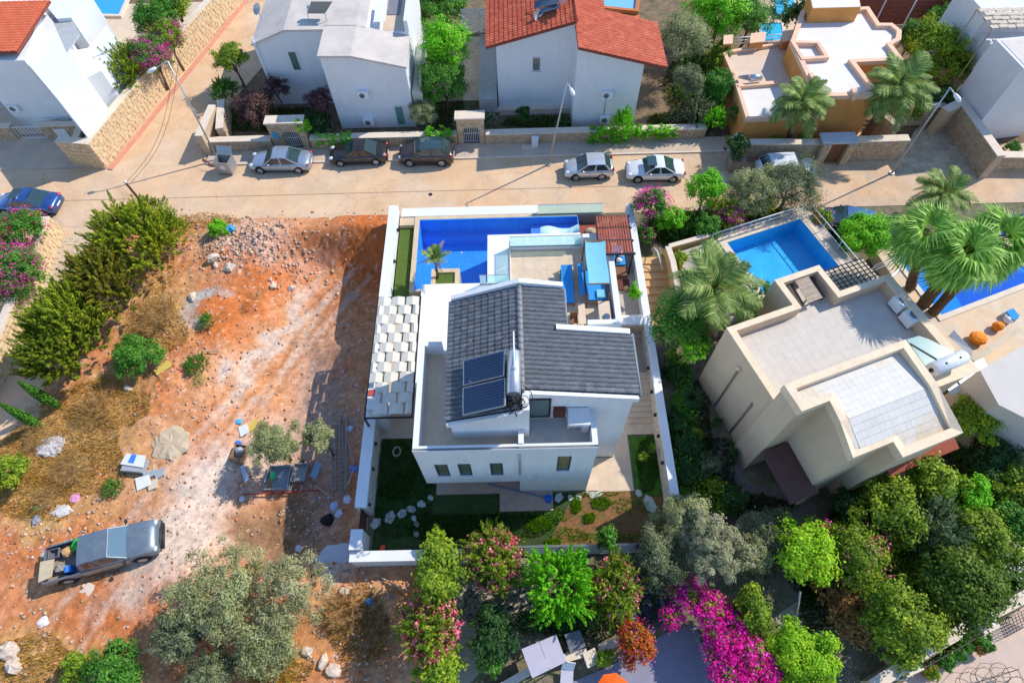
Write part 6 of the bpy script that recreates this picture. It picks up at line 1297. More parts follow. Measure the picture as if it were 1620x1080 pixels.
tree(432, 700, 42, 1.4, 'olive', 'larger of two olive trees over the builders rubbish, left one', 'olive_tree', rz=.65, leaf=.14, asp=.3, style='round', ground=-1.6, cover=1.9, seed=4)
tree(504, 690, 27, 1.2, 'olive', 'smaller olive tree over the builders rubbish, right one', 'olive_tree', rz=.75, leaf=.14, asp=.3, ground=-2.0, cover=1.9)
tree(345, 935, 78, 2.8, 'olive', 'broad olive tree at the bottom left below the pickup', 'olive_tree', rz=.55, leaf=.17, asp=.26, cover=1.15, cap=24000, clump_r=.17)
tree(452, 940, 66, 2.8, [(.16, .17, .07), (.34, .34, .16), (.52, .50, .28)], 'big pale olive tree at the bottom, right of the broad one', 'olive_tree', rz=.55, leaf=.17, asp=.26, cover=1.1, cap=24000, clump_r=.17)
tree(285, 1005, 48, 2.0, 'olived', 'darker olive tree at the bottom left under the broad one', 'olive_tree', rz=.6, leaf=.15, asp=.3, cover=1.5)
tree(420, 1020, 60, 2.2, 'olive', 'olive tree cut by the bottom edge between big ones and dry grass', 'olive_tree', rz=.6, leaf=.15, asp=.3, cover=1.4)
tree(330, 1068, 46, 1.8, 'olived', 'grey green olive touching the bottom edge of the picture', 'olive_tree', rz=.6, leaf=.15, asp=.3)
tree(185, 1058, 52, 1.3, 'mid', 'dark green bush at the bottom edge under the rubble', 'bush', 'bush', rz=.6, tr=False)
tree(120, 1055, 26, .9, 'citrus', 'small olive green bush at the bottom edge, leftmost there', 'bush', 'bush', rz=.6, tr=False)
tree(440, 1058, 34, .5, [(.35, .18, .02), (.45, .26, .03), (.2, .26, .03)], 'golden dry bush at the bottom edge right of the olives', 'dry_bush', 'bush', rz=.5, tr=False, leaf=.2, asp=.1, style='spiky', cover=.6)
tree(545, 965, 34, .4, 'dry', 'golden dry grass bush by the rubble gully', 'dry_bush', 'bush', rz=.4, tr=False, leaf=.22, asp=.07, style='spiky', cover=.5)
# bougainvilleas
tree(34, 365, 42, 2.4, 'mid', 'bougainvillea with red and pink flowers on the west wall beside the blue car', 'bougainvillea', 'bush', rz=.6, tr=False, flowers=(MAG+REDF, 110), leaf=.13)
tree(18, 430, 52, 2.3, 'mid', 'bougainvillea with magenta flowers further down the west wall', 'bougainvillea', 'bush', rz=.7, tr=False, flowers=(MAG, 260), leaf=.13)
tree(250, 32, 36, 3.6, 'mid', 'green tree behind the tall lane wall at the top left', 'tree', rz=.9, leaf=.16)
tree(275, 12, 28, 3.6, 'citrus', 'green tree at the top edge above the lane wall', 'tree', rz=.9, leaf=.16)
tree(235, 90, 36, 3.2, 'mid', 'bougainvillea hanging magenta flowers over the top of the tall lane wall', 'bougainvillea', 'bush', rz=.8, flowers=(MAG, 200, (.4, -.2)), leaf=.14)
tree(196, 112, 38, 3.0, 'citrus', 'spiky green shrub at the low end of the tall lane wall', 'shrub', 'shrub', rz=.8, style='spiky', leaf=.2, asp=.3, flowers=(MAG, 8), clump_r=.22)
tree(262, 60, 32, 3.2, 'citrus', 'bougainvillea with sparse pink flowers between the two green trees by the lane wall', 'bougainvillea', 'bush', rz=.8, flowers=(MAG, 60, (.5, 0)))
tree(158, 140, 9, .8, [(.3, .1, .2), (.5, .15, .3)], 'tiny purple flowered plant by the north west house door', 'potted_plant', 'plant', tr=False, leaf=.1)
tree(45, 178, 12, 1.2, 'mid', 'small green plant by the white stair railing', 'plant', 'plant', tr=False, leaf=.12)
for i, (px, py) in enumerate(((143, 170), (165, 142), (62, 188))):
 p = P(px, py, .4); t = thing('flower_pot', ['round terracotta pot by the brown door of the north west house', 'orange flower pot on the north west terrace', 'low terracotta pot by the garden gate of the north west house'][i], 'flower pot', (p.x, p.y, .1)); WORLDPARTS = False
 m = MB(); m.tube([(0, 0, 0), (0, 0, .5)], [.22, .32], 12); m.build('pot', TERRA, t); o = link('plant', crown_mesh('plant', (0, 0, .7), (.35, .35, .3), G['mid'], .1, seed=i)[0], t); WORLDPARTS = True
# lane corner garden
tree(366, 92, 31, 2.8, 'citrus', 'small spreading tree beside the lane and the white house corner', 'tree', rz=.6, leaf=.14)
tree(356, 145, 20, 1.0, 'mid', 'low green feathery bush inside the lane corner wall', 'bush', 'bush', rz=.7, tr=False, style='spiky', leaf=.2, asp=.25)
tree(437, 140, 20, 2.4, 'purple', 'dark purple leaved tree left of the small window of the white house', 'purple_tree', rz=.9, leaf=.13, asp=.45, cover=1.1)
tree(405, 172, 36, 1.6, [(.05, .025, .03), (.14, .07, .06), (.26, .15, .12)], 'sprawling rusty purple shrub behind the left arched gateway', 'purple_shrub', 'shrub', rz=.7, leaf=.13, tr=False, cover=1.1)
tree(508, 160, 23, 2.6, 'purple', 'dark purple leaved tree against the recessed wall of the white house', 'purple_tree', rz=1.0, leaf=.13, cover=1.1)
tree(500, 200, 24, 1.0, 'dark', 'dark low shrub right of the left arched gateway', 'shrub', 'shrub', tr=False, rz=.8)
tree(480, 200, 12, 2.0, 'bright', 'bright green creeper climbing the right post of the left arched gateway', 'creeper', 'creeper', tr=False, rz=1.2, leaf=.1)
def hedge(label, pts, h0, h1, dep, kind, name='creeper', cat='creeper', seed=0, leaf=.13, n=None):
 a, b = Vector(pts[0]), Vector(pts[1]); c = (a+b)/2; L_ = (b-a).length; t = thing(name, label, cat, (c.x, c.y, 0)); e = (b-a).normalized(); ang = math.atan2(e.y, e.x)
 me, _ = crown_mesh('foliage', (0, 0, 0), (L_/2, dep/2, (h1-h0)/2), G[kind], leaf, .5, int(L_*45), 2.5, 'round', seed, n or int(L_*2200), 'box', .16)
 o = link('foliage', me, t); o.matrix_parent_inverse = Matrix(); o.location = (0, 0, (h0+h1)/2); o.rotation_euler.z = ang; return t
hedge('green creeper spilling over the street wall behind the black sedan', [(-15.7, 38.7), (-12.8, 38.7)], .5, 1.3, .7, 'bright', seed=1)
hedge('green creeper at the end of the street wall behind the dark brown car', [(-6.9, 38.7), (-4.6, 38.7)], .3, 1.6, .9, 'bright', seed=2)
hedge('large green creeper curtain on the street wall above the silver hatchback, left half', [(5.9, 38.5), (9.4, 38.5)], .15, 1.35, .8, 'bright', seed=3)
hedge('green creeper curtain on the street wall behind the white sedan, right half', [(9.6, 38.5), (13.2, 38.5)], .4, 1.35, .8, 'bright', seed=4)
tree(985, 200, 18, 1.8, 'bright', 'bright green pointed shrub rising behind the creeper wall', 'shrub', 'shrub', tr=False, rz=1.3, style='spiky', leaf=.2, asp=.3)
# between the houses
tree(705, 75, 40, 4.6, 'bright', 'tall vivid green tree between the two white houses', 'tree', rz=1.0, leaf=.17, clump_r=.26)
tree(700, 128, 42, 3.0, 'mid', 'dark green tree under the vivid tree between the white houses', 'tree', rz=.8)
tree(677, 160, 15, 1.8, 'bright', 'small bright green tree above the olive by the right arched gateway', 'tree', rz=.8)
tree(671, 178, 24, 1.7, 'olive', 'small olive tree against the corner of the white house', 'olive_tree', rz=.8, leaf=.13, asp=.3)
tree(735, 188, 18, 1.5, 'olived', 'small olive tree behind the wall left of the right gateway', 'olive_tree', rz=.8, leaf=.13, asp=.3)
tree(700, 12, 42, 2.0, 'mid', 'green hedge at the top edge between the houses', 'hedge', 'hedge', rz=.6, tr=False)
tree(660, 28, 20, 2.0, 'mid', 'green shrub beside the glass balustrade of the white house', 'shrub', 'shrub', rz=.9, tr=False)
tree(828, 182, 15, 1.3, 'dark', 'dark round shrub below the left wall of the red roofed house', 'shrub', 'shrub', tr=False)
tree(780, 188, 14, 1.0, 'olived', 'grey green bush with white flowers right of the right gateway', 'bush', 'bush', tr=False, flowers=([(.8, .8, .8)], 10))
tree(890, 196, 14, .8, 'dark', 'dark shrub at the lamp post behind the street wall', 'shrub', 'shrub', tr=False, rz=.9)
# NE gardens
tree(1080, 62, 44, 3.8, 'olive', 'large grey olive tree right of the red roof', 'olive_tree', rz=.8, leaf=.15, asp=.3, clump_r=.24)
tree(1088, 128, 28, 3.0, 'olived', 'dark lower olive tree under the large grey olive', 'olive_tree', rz=.9, leaf=.15, asp=.3)
tree(1135, 22, 52, 3.2, 'bright', 'wide vivid green tree at the top edge above the olive', 'tree', rz=.7, leaf=.17, cap=18000)
tree(1185, 30, 36, 3.0, 'mid', 'dark green tree at the top edge left of the turquoise loungers', 'tree', rz=.8)
tree(1262, 30, 20, 2.2, 'dark', 'dark conical bush beside the small turquoise pool', 'conifer', rz=1.2, style='spiky', tr=False)
tree(1138, 92, 26, 2.0, 'citrus', 'yellow green hedge bush left of the peach terrace', 'bush', 'bush', rz=.9)
tree(1135, 140, 32, 2.0, 'mid', 'dark hedge bush below the yellow green one by the peach terrace', 'bush', 'bush', rz=.9)
tree(1103, 182, 24, 1.2, 'olived', 'grey green shrub behind the right end of the creeper wall', 'shrub', 'shrub', rz=.9, tr=False, style='spiky')
tree(1128, 190, 18, 1.2, 'bright', 'fern like bright shrub behind the street wall near the ochre house', 'shrub', 'shrub', rz=.9, tr=False, style='spiky', leaf=.25, asp=.2)
tree(1163, 180, 17, 1.6, 'mid', 'bush with coral red flowers at the corner of the ochre house', 'flowering_bush', 'bush', tr=False, flowers=([(.8, .12, .12), (.8, .2, .2)], 45))
tree(1167, 232, 22, 1.8, 'dark', 'dark bushy tree leaning over the street sign at the road bend', 'tree', rz=.9)
tree(1475, 75, 46, 3.0, 'yel', 'golden green dense tree right of the ochre house bay', 'tree', rz=.8, leaf=.17)
tree(1500, 112, 34, 2.4, 'citrus', 'dark green tree with magenta flowers before the white house at the right', 'bougainvillea', 'tree', flowers=(MAG, 14, (.6, -.3)))
tree(1440, 60, 26, 2.6, 'mid', 'green bush touching the round bay of the ochre house', 'bush', 'bush', rz=.9)
tree(1492, 30, 30, 1.6, 'mid', 'green hedge below the boarded fence at the top right', 'hedge', 'hedge', rz=.7, tr=False)
tree(1520, 12, 26, 2.2, 'olive', 'grey green tree at the top edge beside the white house', 'tree', rz=.7, leaf=.15, asp=.3)
tree(1480, 160, 30, 1.2, 'dark', 'dark ivy shrub in the corner above the flagstone driveway', 'shrub', 'shrub', rz=.8, tr=False)
tree(1445, 165, 26, 1.5, 'citrus', 'rusty green bush beside the second street lamp at the driveway', 'bush', 'bush', rz=.8, tr=False)
for i, (px, py, r) in enumerate(((1225, 218, 12), (1270, 216, 14), (1340, 207, 15))): tree(px, py, r, .9, 'yel', ['leftmost', 'middle', 'rightmost'][i]+' low yellow green bush behind the ochre house street wall', 'bush', 'bush', rz=.6, tr=False, group='yellow green bushes behind the street wall')
tree(1602, 236, 14, 1.0, 'mid', 'green bush behind the low roadside wall at the right edge', 'bush', 'bush', tr=False, rz=.7)
# between villa and beige house
tree(1032, 325, 30, 2.3, 'mid', 'bougainvillea with bright pink flowers beside the red slat pergola', 'bougainvillea', 'bush', rz=.8, flowers=(MAG, 170, (-.2, .4)), leaf=.14)
tree(1062, 345, 24, 1.8, 'bright', 'green leafy bush right of the pink bougainvillea by the street', 'bush', 'bush', rz=.8, flowers=(MAG, 8))
tree(1022, 372, 17, 1.2, 'mid', 'bougainvillea sprig with few pink flowers on the villa wall', 'bougainvillea', 'bush', rz=.8, tr=False, flowers=(MAG, 16))
tree(1117, 298, 31, 2.6, 'bright', 'rounded bright green tree beside the street left of the olive', 'tree', rz=.9, leaf=.15)
tree(1120, 360, 26, 1.6, 'mid', 'green bush between the bright tree and the light blue pool', 'bush', 'bush', rz=.8, tr=False)
tree(1157, 345, 20, 1.9, 'citrus', 'bush with deep pink flowers at the pool railing corner', 'flowering_bush', 'bush', rz=.8, tr=False, flowers=(MAG, 50))
tree(1192, 300, 44, 2.8, 'olive', 'silvery olive tree beside the road, left half of a pair', 'olive_tree', rz=.7, leaf=.14, asp=.3)
tree(1250, 292, 52, 2.8, 'olived', 'darker olive tree hiding a white car, right half of a pair', 'olive_tree', rz=.7, leaf=.14, asp=.3, cap=16000)
tree(1300, 345, 18, 1.4, 'citrus', 'bush with red flowers at the far corner of the light blue pool', 'flowering_bush', 'bush', rz=.9, tr=False, flowers=(REDF+PINK, 22))
tree(1362, 370, 42, 1.8, 'bright', 'big round vivid green bush between the two eastern pools', 'bush', 'bush', rz=.7, leaf=.14, tr=False, cover=2.2)
tree(1085, 510, 55, 3.4, 'mid', 'round vivid green tree beside the villa walkway wall', 'tree', rz=.7, leaf=.16, clump_r=.25, cap=18000)
tree(1095, 545, 28, 2.8, 'bright', 'bright green lower tree beneath the round tree by the villa wall', 'tree', rz=.7)
tree(1052, 412, 12, .7, 'lime', 'small yellow green bush beside the orange steps', 'bush', 'bush', tr=False)
tree(1076, 412, 16, 1.2, 'yel', 'yellow green bush beneath the date palm fronds', 'bush', 'bush', tr=False)
tree(1190, 490, 24, 2.2, 'citrus', 'loose shrub between the date palm and the beige parapet', 'shrub', 'shrub', rz=.8, cover=1.0)
tree(1205, 456, 16, 2.4, 'mid', 'small plant with violet flowers at the edge of the light blue pool', 'flowering_bush', 'bush', rz=.8, tr=False, flowers=([(.5, .15, .6)], 8), cover=.8)
tree(1002, 464, 11, 1.9, 'bright', 'clipped upright bright green bush in the white planter on the walkway', 'shrub', 'shrub', rz=2.0, ry=9, tr=False, leaf=.10, ground=.9)
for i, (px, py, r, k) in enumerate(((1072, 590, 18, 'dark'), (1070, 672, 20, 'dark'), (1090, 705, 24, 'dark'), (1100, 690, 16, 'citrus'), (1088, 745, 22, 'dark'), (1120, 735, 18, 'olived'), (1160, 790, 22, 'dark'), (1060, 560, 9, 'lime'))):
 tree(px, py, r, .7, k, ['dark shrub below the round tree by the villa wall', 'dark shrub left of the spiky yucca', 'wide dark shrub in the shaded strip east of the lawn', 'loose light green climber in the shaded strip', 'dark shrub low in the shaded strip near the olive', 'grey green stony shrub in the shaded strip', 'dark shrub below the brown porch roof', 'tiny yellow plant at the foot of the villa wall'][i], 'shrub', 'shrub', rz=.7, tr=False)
for i, (px, py) in enumerate(((1135, 668), (1160, 715))): tree(px, py, 8, .6, 'dark', ['small dark bush at the foot of the left downpipe of the beige house', 'small dark bush at the foot of the right downpipe of the beige house'][i], 'bush', 'bush', rz=1, tr=False)
# spiky yuccas / agaves
def yucca(px, py, r, hc, label, col, n=70):
 c = P(px, py, hc); L_ = r*MPP(px, py, hc); t = thing('yucca', label, 'yucca', (c.x, c.y, 0)); g = np.random.default_rng(px); vs = []; fs = []; cs = []
 for i in range(n):
  a = g.uniform(0, 2*pi); el = g.uniform(.05, 1.2); d = Vector((cos(a)*cos(el), sin(a)*cos(el), sin(el))); s_ = d.cross(Vector((0, 0, 1))).normalized()*.035; l = L_*g.uniform(.7, 1); b = len(vs)
  tip = d*l-Vector((0, 0, .25*l*cos(el))); mid = d*l*.5
  vs += [s_*.6, mid+s_, tip, mid-s_, -s_*.6]; fs += [(b, b+1, b+3, b+4)]; fs += [(b+1, b+2, b+3, b+3)]; cs += [np.array(col)*g.uniform(.6, 1.4)]*5
 me = bpy.data.meshes.new('leaves'); me.from_pydata([tuple(Vector(v)+Vector((0, 0, hc))) for v in vs], [], [f if f[2] != f[3] else f[:3] for f in fs]); me.materials.append(LEAF); setcol(me, np.array(cs)); o = link('leaves', me, t); o.matrix_parent_inverse = Matrix()
 m = MB(); m.tube([(c.x, c.y, -.1), (c.x, c.y, hc)], .09, 8); m.build('trunk', PALMBARK, t)
yucca(1095, 630, 25, 1.3, 'spiky dark green yucca rosette in the shaded strip east of the villa', (.05, .12, .04), 110)
yucca(1052, 590, 15, .6, 'smaller dark spiky rosette right beside the villa wall', (.03, .08, .03), 70)
yucca(1018, 722, 13, .9, 'young yellow green palm on the narrow east lawn of the villa', (.25, .38, .03), 40)
yucca(1032, 708, 11, 1.0, 'second young yellow green palm on the narrow east lawn', (.14, .26, .03), 36)
# palms
def frond_mesh(name, L_, nl, ll, cols, droop=.9, seed=0, wleaf=.035, up=.5):
 g = np.random.default_rng(seed); vs = []; fs = []; cs = []; N_ = 12; pts = []
 for i in range(N_+1): t = i/N_; pts.append(Vector((L_*t*(1-.12*t), 0, L_*(up*t-droop*t*t*.75))))
 for i in range(N_):
  b = len(vs); wq = .035*(1-t*.6) if 0 else .03*(1-i/N_*.7); p, q = pts[i], pts[i+1]; vs += [p+Vector((0, wq, 0)), q+Vector((0, wq*.9, 0)), q-Vector((0, wq*.9, 0)), p-Vector((0, wq, 0))]; fs.append((b, b+1, b+2, b+3)); cs += [np.array((.30, .28, .08))]*4
 for k in range(nl):
  t = .12+.88*(k+.5)/nl; i = min(N_-1, int(t*N_)); p = pts[i].lerp(pts[i+1], t*N_-i); tg = (pts[i+1]-pts[i]).normalized(); l = ll*(sin(pi*min(1, t*.9+.12))**.5)*g.uniform(.85, 1.1)
  for s_ in (1, -1):
   d = (tg*.65+Vector((0, s_, 0))*.8+Vector((0, 0, .15-g.uniform(0, .35)))).normalized(); tip = p+d*l+Vector((0, 0, -.22*l)); w_ = tg*wleaf; mid = p+d*l*.5; b = len(vs)
   vs += [p-w_*.5, mid-w_, tip, mid+w_, p+w_*.5] ; fs += [(b, b+1, b+3, b+4), (b+1, b+2, b+3)]; cs += [np.array(cols[g.integers(0, len(cols))])*g.uniform(.75, 1.25)]*5
 me = bpy.data.meshes.new(name); me.from_pydata([tuple(v) for v in vs], [], fs); me.materials.append(LEAF); setcol(me, np.array(cs)); return me
DP = [(.14, .24, .05), (.24, .36, .08), (.36, .46, .14)]
DF = [frond_mesh('frond', 1.0, 46, .30, DP, (.75, .95, 1.2)[s], s, .014) for s in range(3)]; DRY = frond_mesh('frond', 1.0, 30, .22, [(.34, .24, .10), (.42, .32, .14)], 1.3, 7, .012)
def fan_mesh(name, R_, cols, seed=0):
 g = np.random.default_rng(seed); vs = []; fs = []; cs = []; pet = .75*R_; b = 0
 vs += [Vector((0, .02, 0)), Vector((pet, .015, .12*R_)), Vector((pet, -.015, .12*R_)), Vector((0, -.02, 0))]; fs.append((0, 1, 2, 3)); cs += [np.array((.22, .30, .05))]*4
 n = 26; c = Vector((pet, 0, .12*R_))
 for k in range(n):
  a = -1.95+3.9*k/(n-1); d = Vector((cos(a), sin(a), 0)); w_ = Vector((-sin(a), cos(a), 0))*.045*R_; l = R_*(1-.22*abs(a)/1.95)*g.uniform(.9, 1.05); z1 = -.05*R_; z2 = -R_*g.uniform(.30, .60)
  b = len(vs); m1 = c+d*l*.62; vs += [c+Vector((0, 0, 0)), m1-w_+Vector((0, 0, z1)), c+d*l+Vector((0, 0, z2)), m1+w_+Vector((0, 0, z1+.02))]; fs += [(b, b+1, b+3), (b+1, b+2, b+3)]; cc = np.array(cols[k % len(cols)])*g.uniform(.8, 1.25); cs += [cc]*4
 me = bpy.data.meshes.new(name); me.from_pydata([tuple(v) for v in vs], [], fs); me.materials.append(LEAF); setcol(me, np.array(cs)); return me
FP = [(.12, .30, .04), (.22, .44, .05), (.38, .56, .12)]
FF = [fan_mesh('frond', 1.0, FP, s) for s in range(3)]
def palm(base, top, Lf, n, label, kind='date', tr_=.22, fruit=True, elmin=-.5, elmax=1.2, cat='palm tree', seed=0):
 g = random.Random(seed); base = Vector(base); top = Vector(top); t = thing('date_palm' if kind == 'date' else 'fan_palm', label, cat, base)
 m = MB(); pts = [base.lerp(top, k/8)+Vector((.0, 0, 0)) for k in range(9)]; m.tube(pts, [tr_*(1.25-.3*k/8)*(1.08 if k % 2 else .95) for k in range(9)], 12); to = m.build('trunk', PALMBARK, t)
 m = MB()
 for k in range(int((top-base).length*26)):
  p = base.lerp(top, g.random()); a = g.uniform(0, 2*pi); d = Vector((cos(a), sin(a), 0)); q = p+d*tr_*1.02; sd_ = Vector((-d.y, d.x, 0))*.07; m.add([q-sd_, q+sd_, q+d*.09+Vector((0, 0, .13))], [(0, 1, 2)])
 m.build('old_leaf_bases', mat('leaf_base', (.22, .15, .08), .9, .3, 6), to, 'stuff')
 fm = DF if kind == 'date' else FF
 for i in range(n):
  u = (i+.5)/n; el = elmax-(elmax-elmin)*u**.8; a = i*2.39996+g.uniform(-.2, .2); o = bpy.data.objects.new('frond', DRY if (kind == 'date' and i > n-5) else fm[i % 3]); COL.objects.link(o); o.parent = t; L_ = Lf*g.uniform(.85, 1.1)
  M_ = Matrix.Translation(top-base) @ Matrix.Rotation(a, 4, 'Z') @ Matrix.Rotation(-el, 4, 'Y') @ Matrix.Rotation(g.uniform(-.3, .3), 4, 'X') @ Matrix.Scale(L_, 4); o.matrix_parent_inverse = Matrix(); o.matrix_basis = M_
 if fruit:
  for k in range(6):
   a = k*1.05+.3; c = top+Vector((cos(a)*.45, sin(a)*.45, -.45)); m = MB()
   for j in range(14): q = c+Vector((g.uniform(-.2, .2), g.uniform(-.2, .2), g.uniform(-.35, .2))); m.tube([c+Vector((0, 0, .35)), q], .012, 3); m.ball(q, .05, 5)
   m.build('fruit_cluster', mat('orange_dates', (.72, .30, .02), .6, .2, 9), t)
tp_ = P(1130, 462, 4.6); palm(P(1141, 502, 0.2), tp_, 3.3, 26, 'tall date palm with orange fruit in front of the light blue pool', 'date', .24, True, seed=1)
tp_ = P(1268, 165, 4.0); palm((tp_.x+.3, tp_.y+.2, 0), tp_, 2.5, 30, 'left date palm in front of the ochre house', 'date', .22, seed=2)
tp_ = P(1420, 142, 4.6); palm((tp_.x-.3, tp_.y+.1, 0), tp_, 3.0, 30, 'right date palm leaning beside the ochre house corner', 'date', .28, seed=3)
tp_ = P(1491, 308, 2.6); palm((tp_.x-.5, tp_.y-.3, 0), tp_, 2.2, 26, 'small date palm by the road above the fan palms', 'date', .22, seed=4, elmax=1.0)
tp_ = P(1520, 405, 8.2); palm(P(1460, 482, 1.0), tp_, 1.3, 34, 'largest fan palm leaning over the vivid blue pool', 'fan', .30, False, -.9, 1.3, seed=5)
tp_ = P(1572, 388, 7.6); palm((tp_.x+.6, tp_.y-.1, 0), tp_, 1.4, 28, 'fan palm behind the largest one near the right edge', 'fan', .25, False, -.8, 1.3, seed=6)
tp_ = P(1462, 374, 7.9); palm(P(1440, 455, 1.0), tp_, 1.3, 24, 'fan palm nearest the beige house terrace', 'fan', .25, False, -.8, 1.3, seed=7)
tp_ = P(690, 412, 2.9); palm(P(692, 440, 1.2), P(690, 415, 2.4), 1.5, 13, 'slender young palm growing in the planter of the villa pool', 'date', .06, False, .75, 1.5, seed=8)
# ---- south gardens
tree(692, 905, 44, 3.0, 'citrus', 'tall yellow green citrus tree left of the pink oleander', 'citrus_tree', rz=.9, ry=60, leaf=.17, asp=.6, cover=1.3, clump_r=.22)
tree(690, 848, 18, 2.2, 'yel', 'loose leafy branches rising above the citrus tree at the garden wall', 'shrub', 'shrub', rz=.8, cover=.9)
tree(780, 885, 47, 2.0, 'citrus', 'pink flowering oleander between citrus tree and bright green tree', 'oleander', 'bush', rz=.85, style='spiky', leaf=.24, asp=.2, flowers=(PINK, 130), cover=2, spread=.08, fsize=.14, per=9, clump_r=.2)
tree(682, 990, 46, 2.2, 'citrus', 'pink flowering oleander at the bottom below the citrus tree', 'oleander', 'bush', rz=.85, ry=54, style='spiky', leaf=.24, asp=.2, flowers=(PINK, 190), cover=2, spread=.08, fsize=.14, per=9, clump_r=.2)
tree(692, 1058, 42, 1.6, 'yel', 'yellow green citrus bush at the bottom edge under the oleander', 'citrus_tree', rz=.8, leaf=.17, asp=.6)
tree(884, 925, 52, 2.6, 'bright', 'vivid light green feathery tree in the middle of the south garden', 'tree', rz=.85, ry=60, style='spiky', leaf=.17, asp=.35, cover=2.6, clump_r=.14, cap=26000)
tree(972, 930, 40, 2.0, 'citrus', 'sparse pink flowering oleander right of the vivid green tree', 'oleander', 'bush', rz=.85, ry=48, style='spiky', leaf=.22, asp=.22, flowers=(PINK, 60), cover=1.7, fsize=.13, per=9, clump_r=.2)
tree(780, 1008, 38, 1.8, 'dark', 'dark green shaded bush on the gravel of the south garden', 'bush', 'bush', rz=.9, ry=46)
tree(778, 1046, 24, 1.2, 'mid', 'small leafy bush with lighter leaves below the dark bush', 'bush', 'bush', rz=.8, tr=False, cover=1)
tree(1004, 1015, 30, 1.6, 'rust', 'red orange leaved shrub with violet flowers on the blue grey patio', 'red_shrub', 'shrub', rz=.85, ry=36, tr=False, flowers=(REDF+[(.6, .15, .7)], 60), leaf=.14)
tree(956, 1040, 15, .9, 'yel', 'small yellow green shrub on the white garden pedestal', 'shrub', 'shrub', rz=.9, tr=False, leaf=.12)
tree(960, 850, 22, 1.8, 'mid', 'small green flowering tree top above the grey louvred fence', 'shrub', 'shrub', rz=.7, cover=.9)
tree(1128, 865, 52, 3.2, [(.19, .19, .09), (.36, .36, .20), (.54, .53, .34)], 'large silvery olive tree at the corner of the villa garden', 'olive_tree', rz=.7, leaf=.15, asp=.28, cap=22000, clump_r=.15)
tree(1085, 812, 34, 2.8, 'olive', 'silvery olive crown leaning over the end of the east wall', 'olive_tree', rz=.7, leaf=.15, asp=.28)
tree(1042, 880, 34, 2.2, 'olived', 'dark grey olive tree left of the large silvery olive', 'olive_tree', rz=.8, ry=46, leaf=.15, asp=.28)
tree(1040, 820, 14, 1.6, 'olive', 'thin olive sprig with one yellow fruit above the garden corner', 'olive_tree', rz=.9, leaf=.13, asp=.3, cover=.9)
tree(1215, 842, 40, 2.0, 'olived', 'grey green olive tree below the brown porch roof', 'olive_tree', rz=.7, leaf=.15, asp=.28)
tree(1188, 880, 32, 2.0, 'olive', 'small dull olive tree between silvery olive and yellow green tree', 'olive_tree', rz=.7, leaf=.15, asp=.28)
tree(1272, 878, 42, 2.6, 'lime', 'yellow green leafy tree behind the leaning grey post', 'tree', rz=.8, ry=52, leaf=.17, cap=16000)
# magenta bougainvillea, several masses following the railing: one plant
def boug(label, spots, seed=0):
 c0 = P(*spots[0][:2], 0); t = thing('bougainvillea', label, 'bougainvillea', (c0.x, c0.y, 0)); vs = []; allv = []; allf = []; allc = []; fv = []; ff = []; fc = []
 for i, (px, py, r, h, dens) in enumerate(spots):
  c = P(px, py, h); R_ = r*MPP(px, py, h); me, _ = crown_mesh('tmp', tuple(c-t.location), (R_, R_, R_*.6), G['citrus'], .14, .5, None, 1.0, 'round', seed+i, 5000, 'ball', .26)
  fm = flower_mesh('tmp', tuple(c-t.location), (R_*1.0, R_*1.0, R_*.66), MAG, int(dens*R_*R_*120), .13, seed+i, 9, True, .09, 1.0)
  for src, V_, F_c, C_ in ((me, allv, allf, allc), (fm, fv, ff, fc)):
   a = np.zeros(len(src.vertices)*3); src.vertices.foreach_get('co', a); b = np.zeros(len(src.vertices)*4); src.color_attributes['Col'].data.foreach_get('color', b); V_.append(a.reshape(-1, 3)); C_.append(b.reshape(-1, 4)[:, :3]); bpy.data.meshes.remove(src)
 for nm, V_, C_, mm, kd in (('crown', allv, allc, LEAF, None), ('flowers', fv, fc, PETAL, 'stuff')):
  v = np.concatenate(V_); o = link(nm, npmesh(nm, v, np.arange(len(v)).reshape(-1, 4), mm, np.concatenate(C_)), t, kd); o.matrix_parent_inverse = Matrix()
 m = MB(); m.tube([t.location, t.location+Vector((.1, .1, 1.2))], .08, 6); m.build('trunk', BARK, t)
boug('long mass of magenta bougainvillea running down beside the blue grey patio', [(1100, 945, 26, 1.8, 1.0), (1128, 968, 30, 2.0, 1.3), (1150, 1000, 34, 2.0, 1.6), (1180, 1035, 36, 2.0, 1.6), (1205, 1062, 34, 1.8, 1.5), (1140, 1035, 28, 1.7, 1.1), (1062, 975, 18, 1.4, 1.2), (1160, 1070, 36, 1.8, 1.5), (1068, 935, 12, 1.8, .7)], 3)
tree(1188, 965, 26, 2.4, 'citrus', 'tall dark yellow green shrub right of the magenta bougainvillea', 'shrub', 'shrub', rz=1.0, ry=38)
tree(1262, 1035, 58, 2.0, 'lime', 'large smooth lime green rounded bush at the bottom edge', 'bush', 'bush', rz=.6, ry=50, leaf=.12, cover=2.6, tr=False, clump_r=.2, cap=26000)
tree(1330, 980, 24, .8, 'dry', 'dry orange brown bush beside the dark gully', 'dry_bush', 'bush', rz=.7, tr=False, leaf=.18, asp=.2, style='spiky')
tree(1312, 930, 22, .7, 'dry', 'dry straw coloured bush beside the sunny path patch', 'dry_bush', 'bush', rz=.6, tr=False, leaf=.18, asp=.2, style='spiky')
tree(1352, 872, 50, 2.0, 'citrus', 'leafy bush with scattered coral pink flowers below the beige house', 'oleander', 'bush', rz=.8, flowers=(PINK, 30, (.5, -.1)), cap=14000)
tree(1305, 835, 12, 1.8, 'citrus', 'small magenta flowered bush on the wall under the porch', 'flowering_bush', 'bush', tr=False, flowers=(MAG, 24))
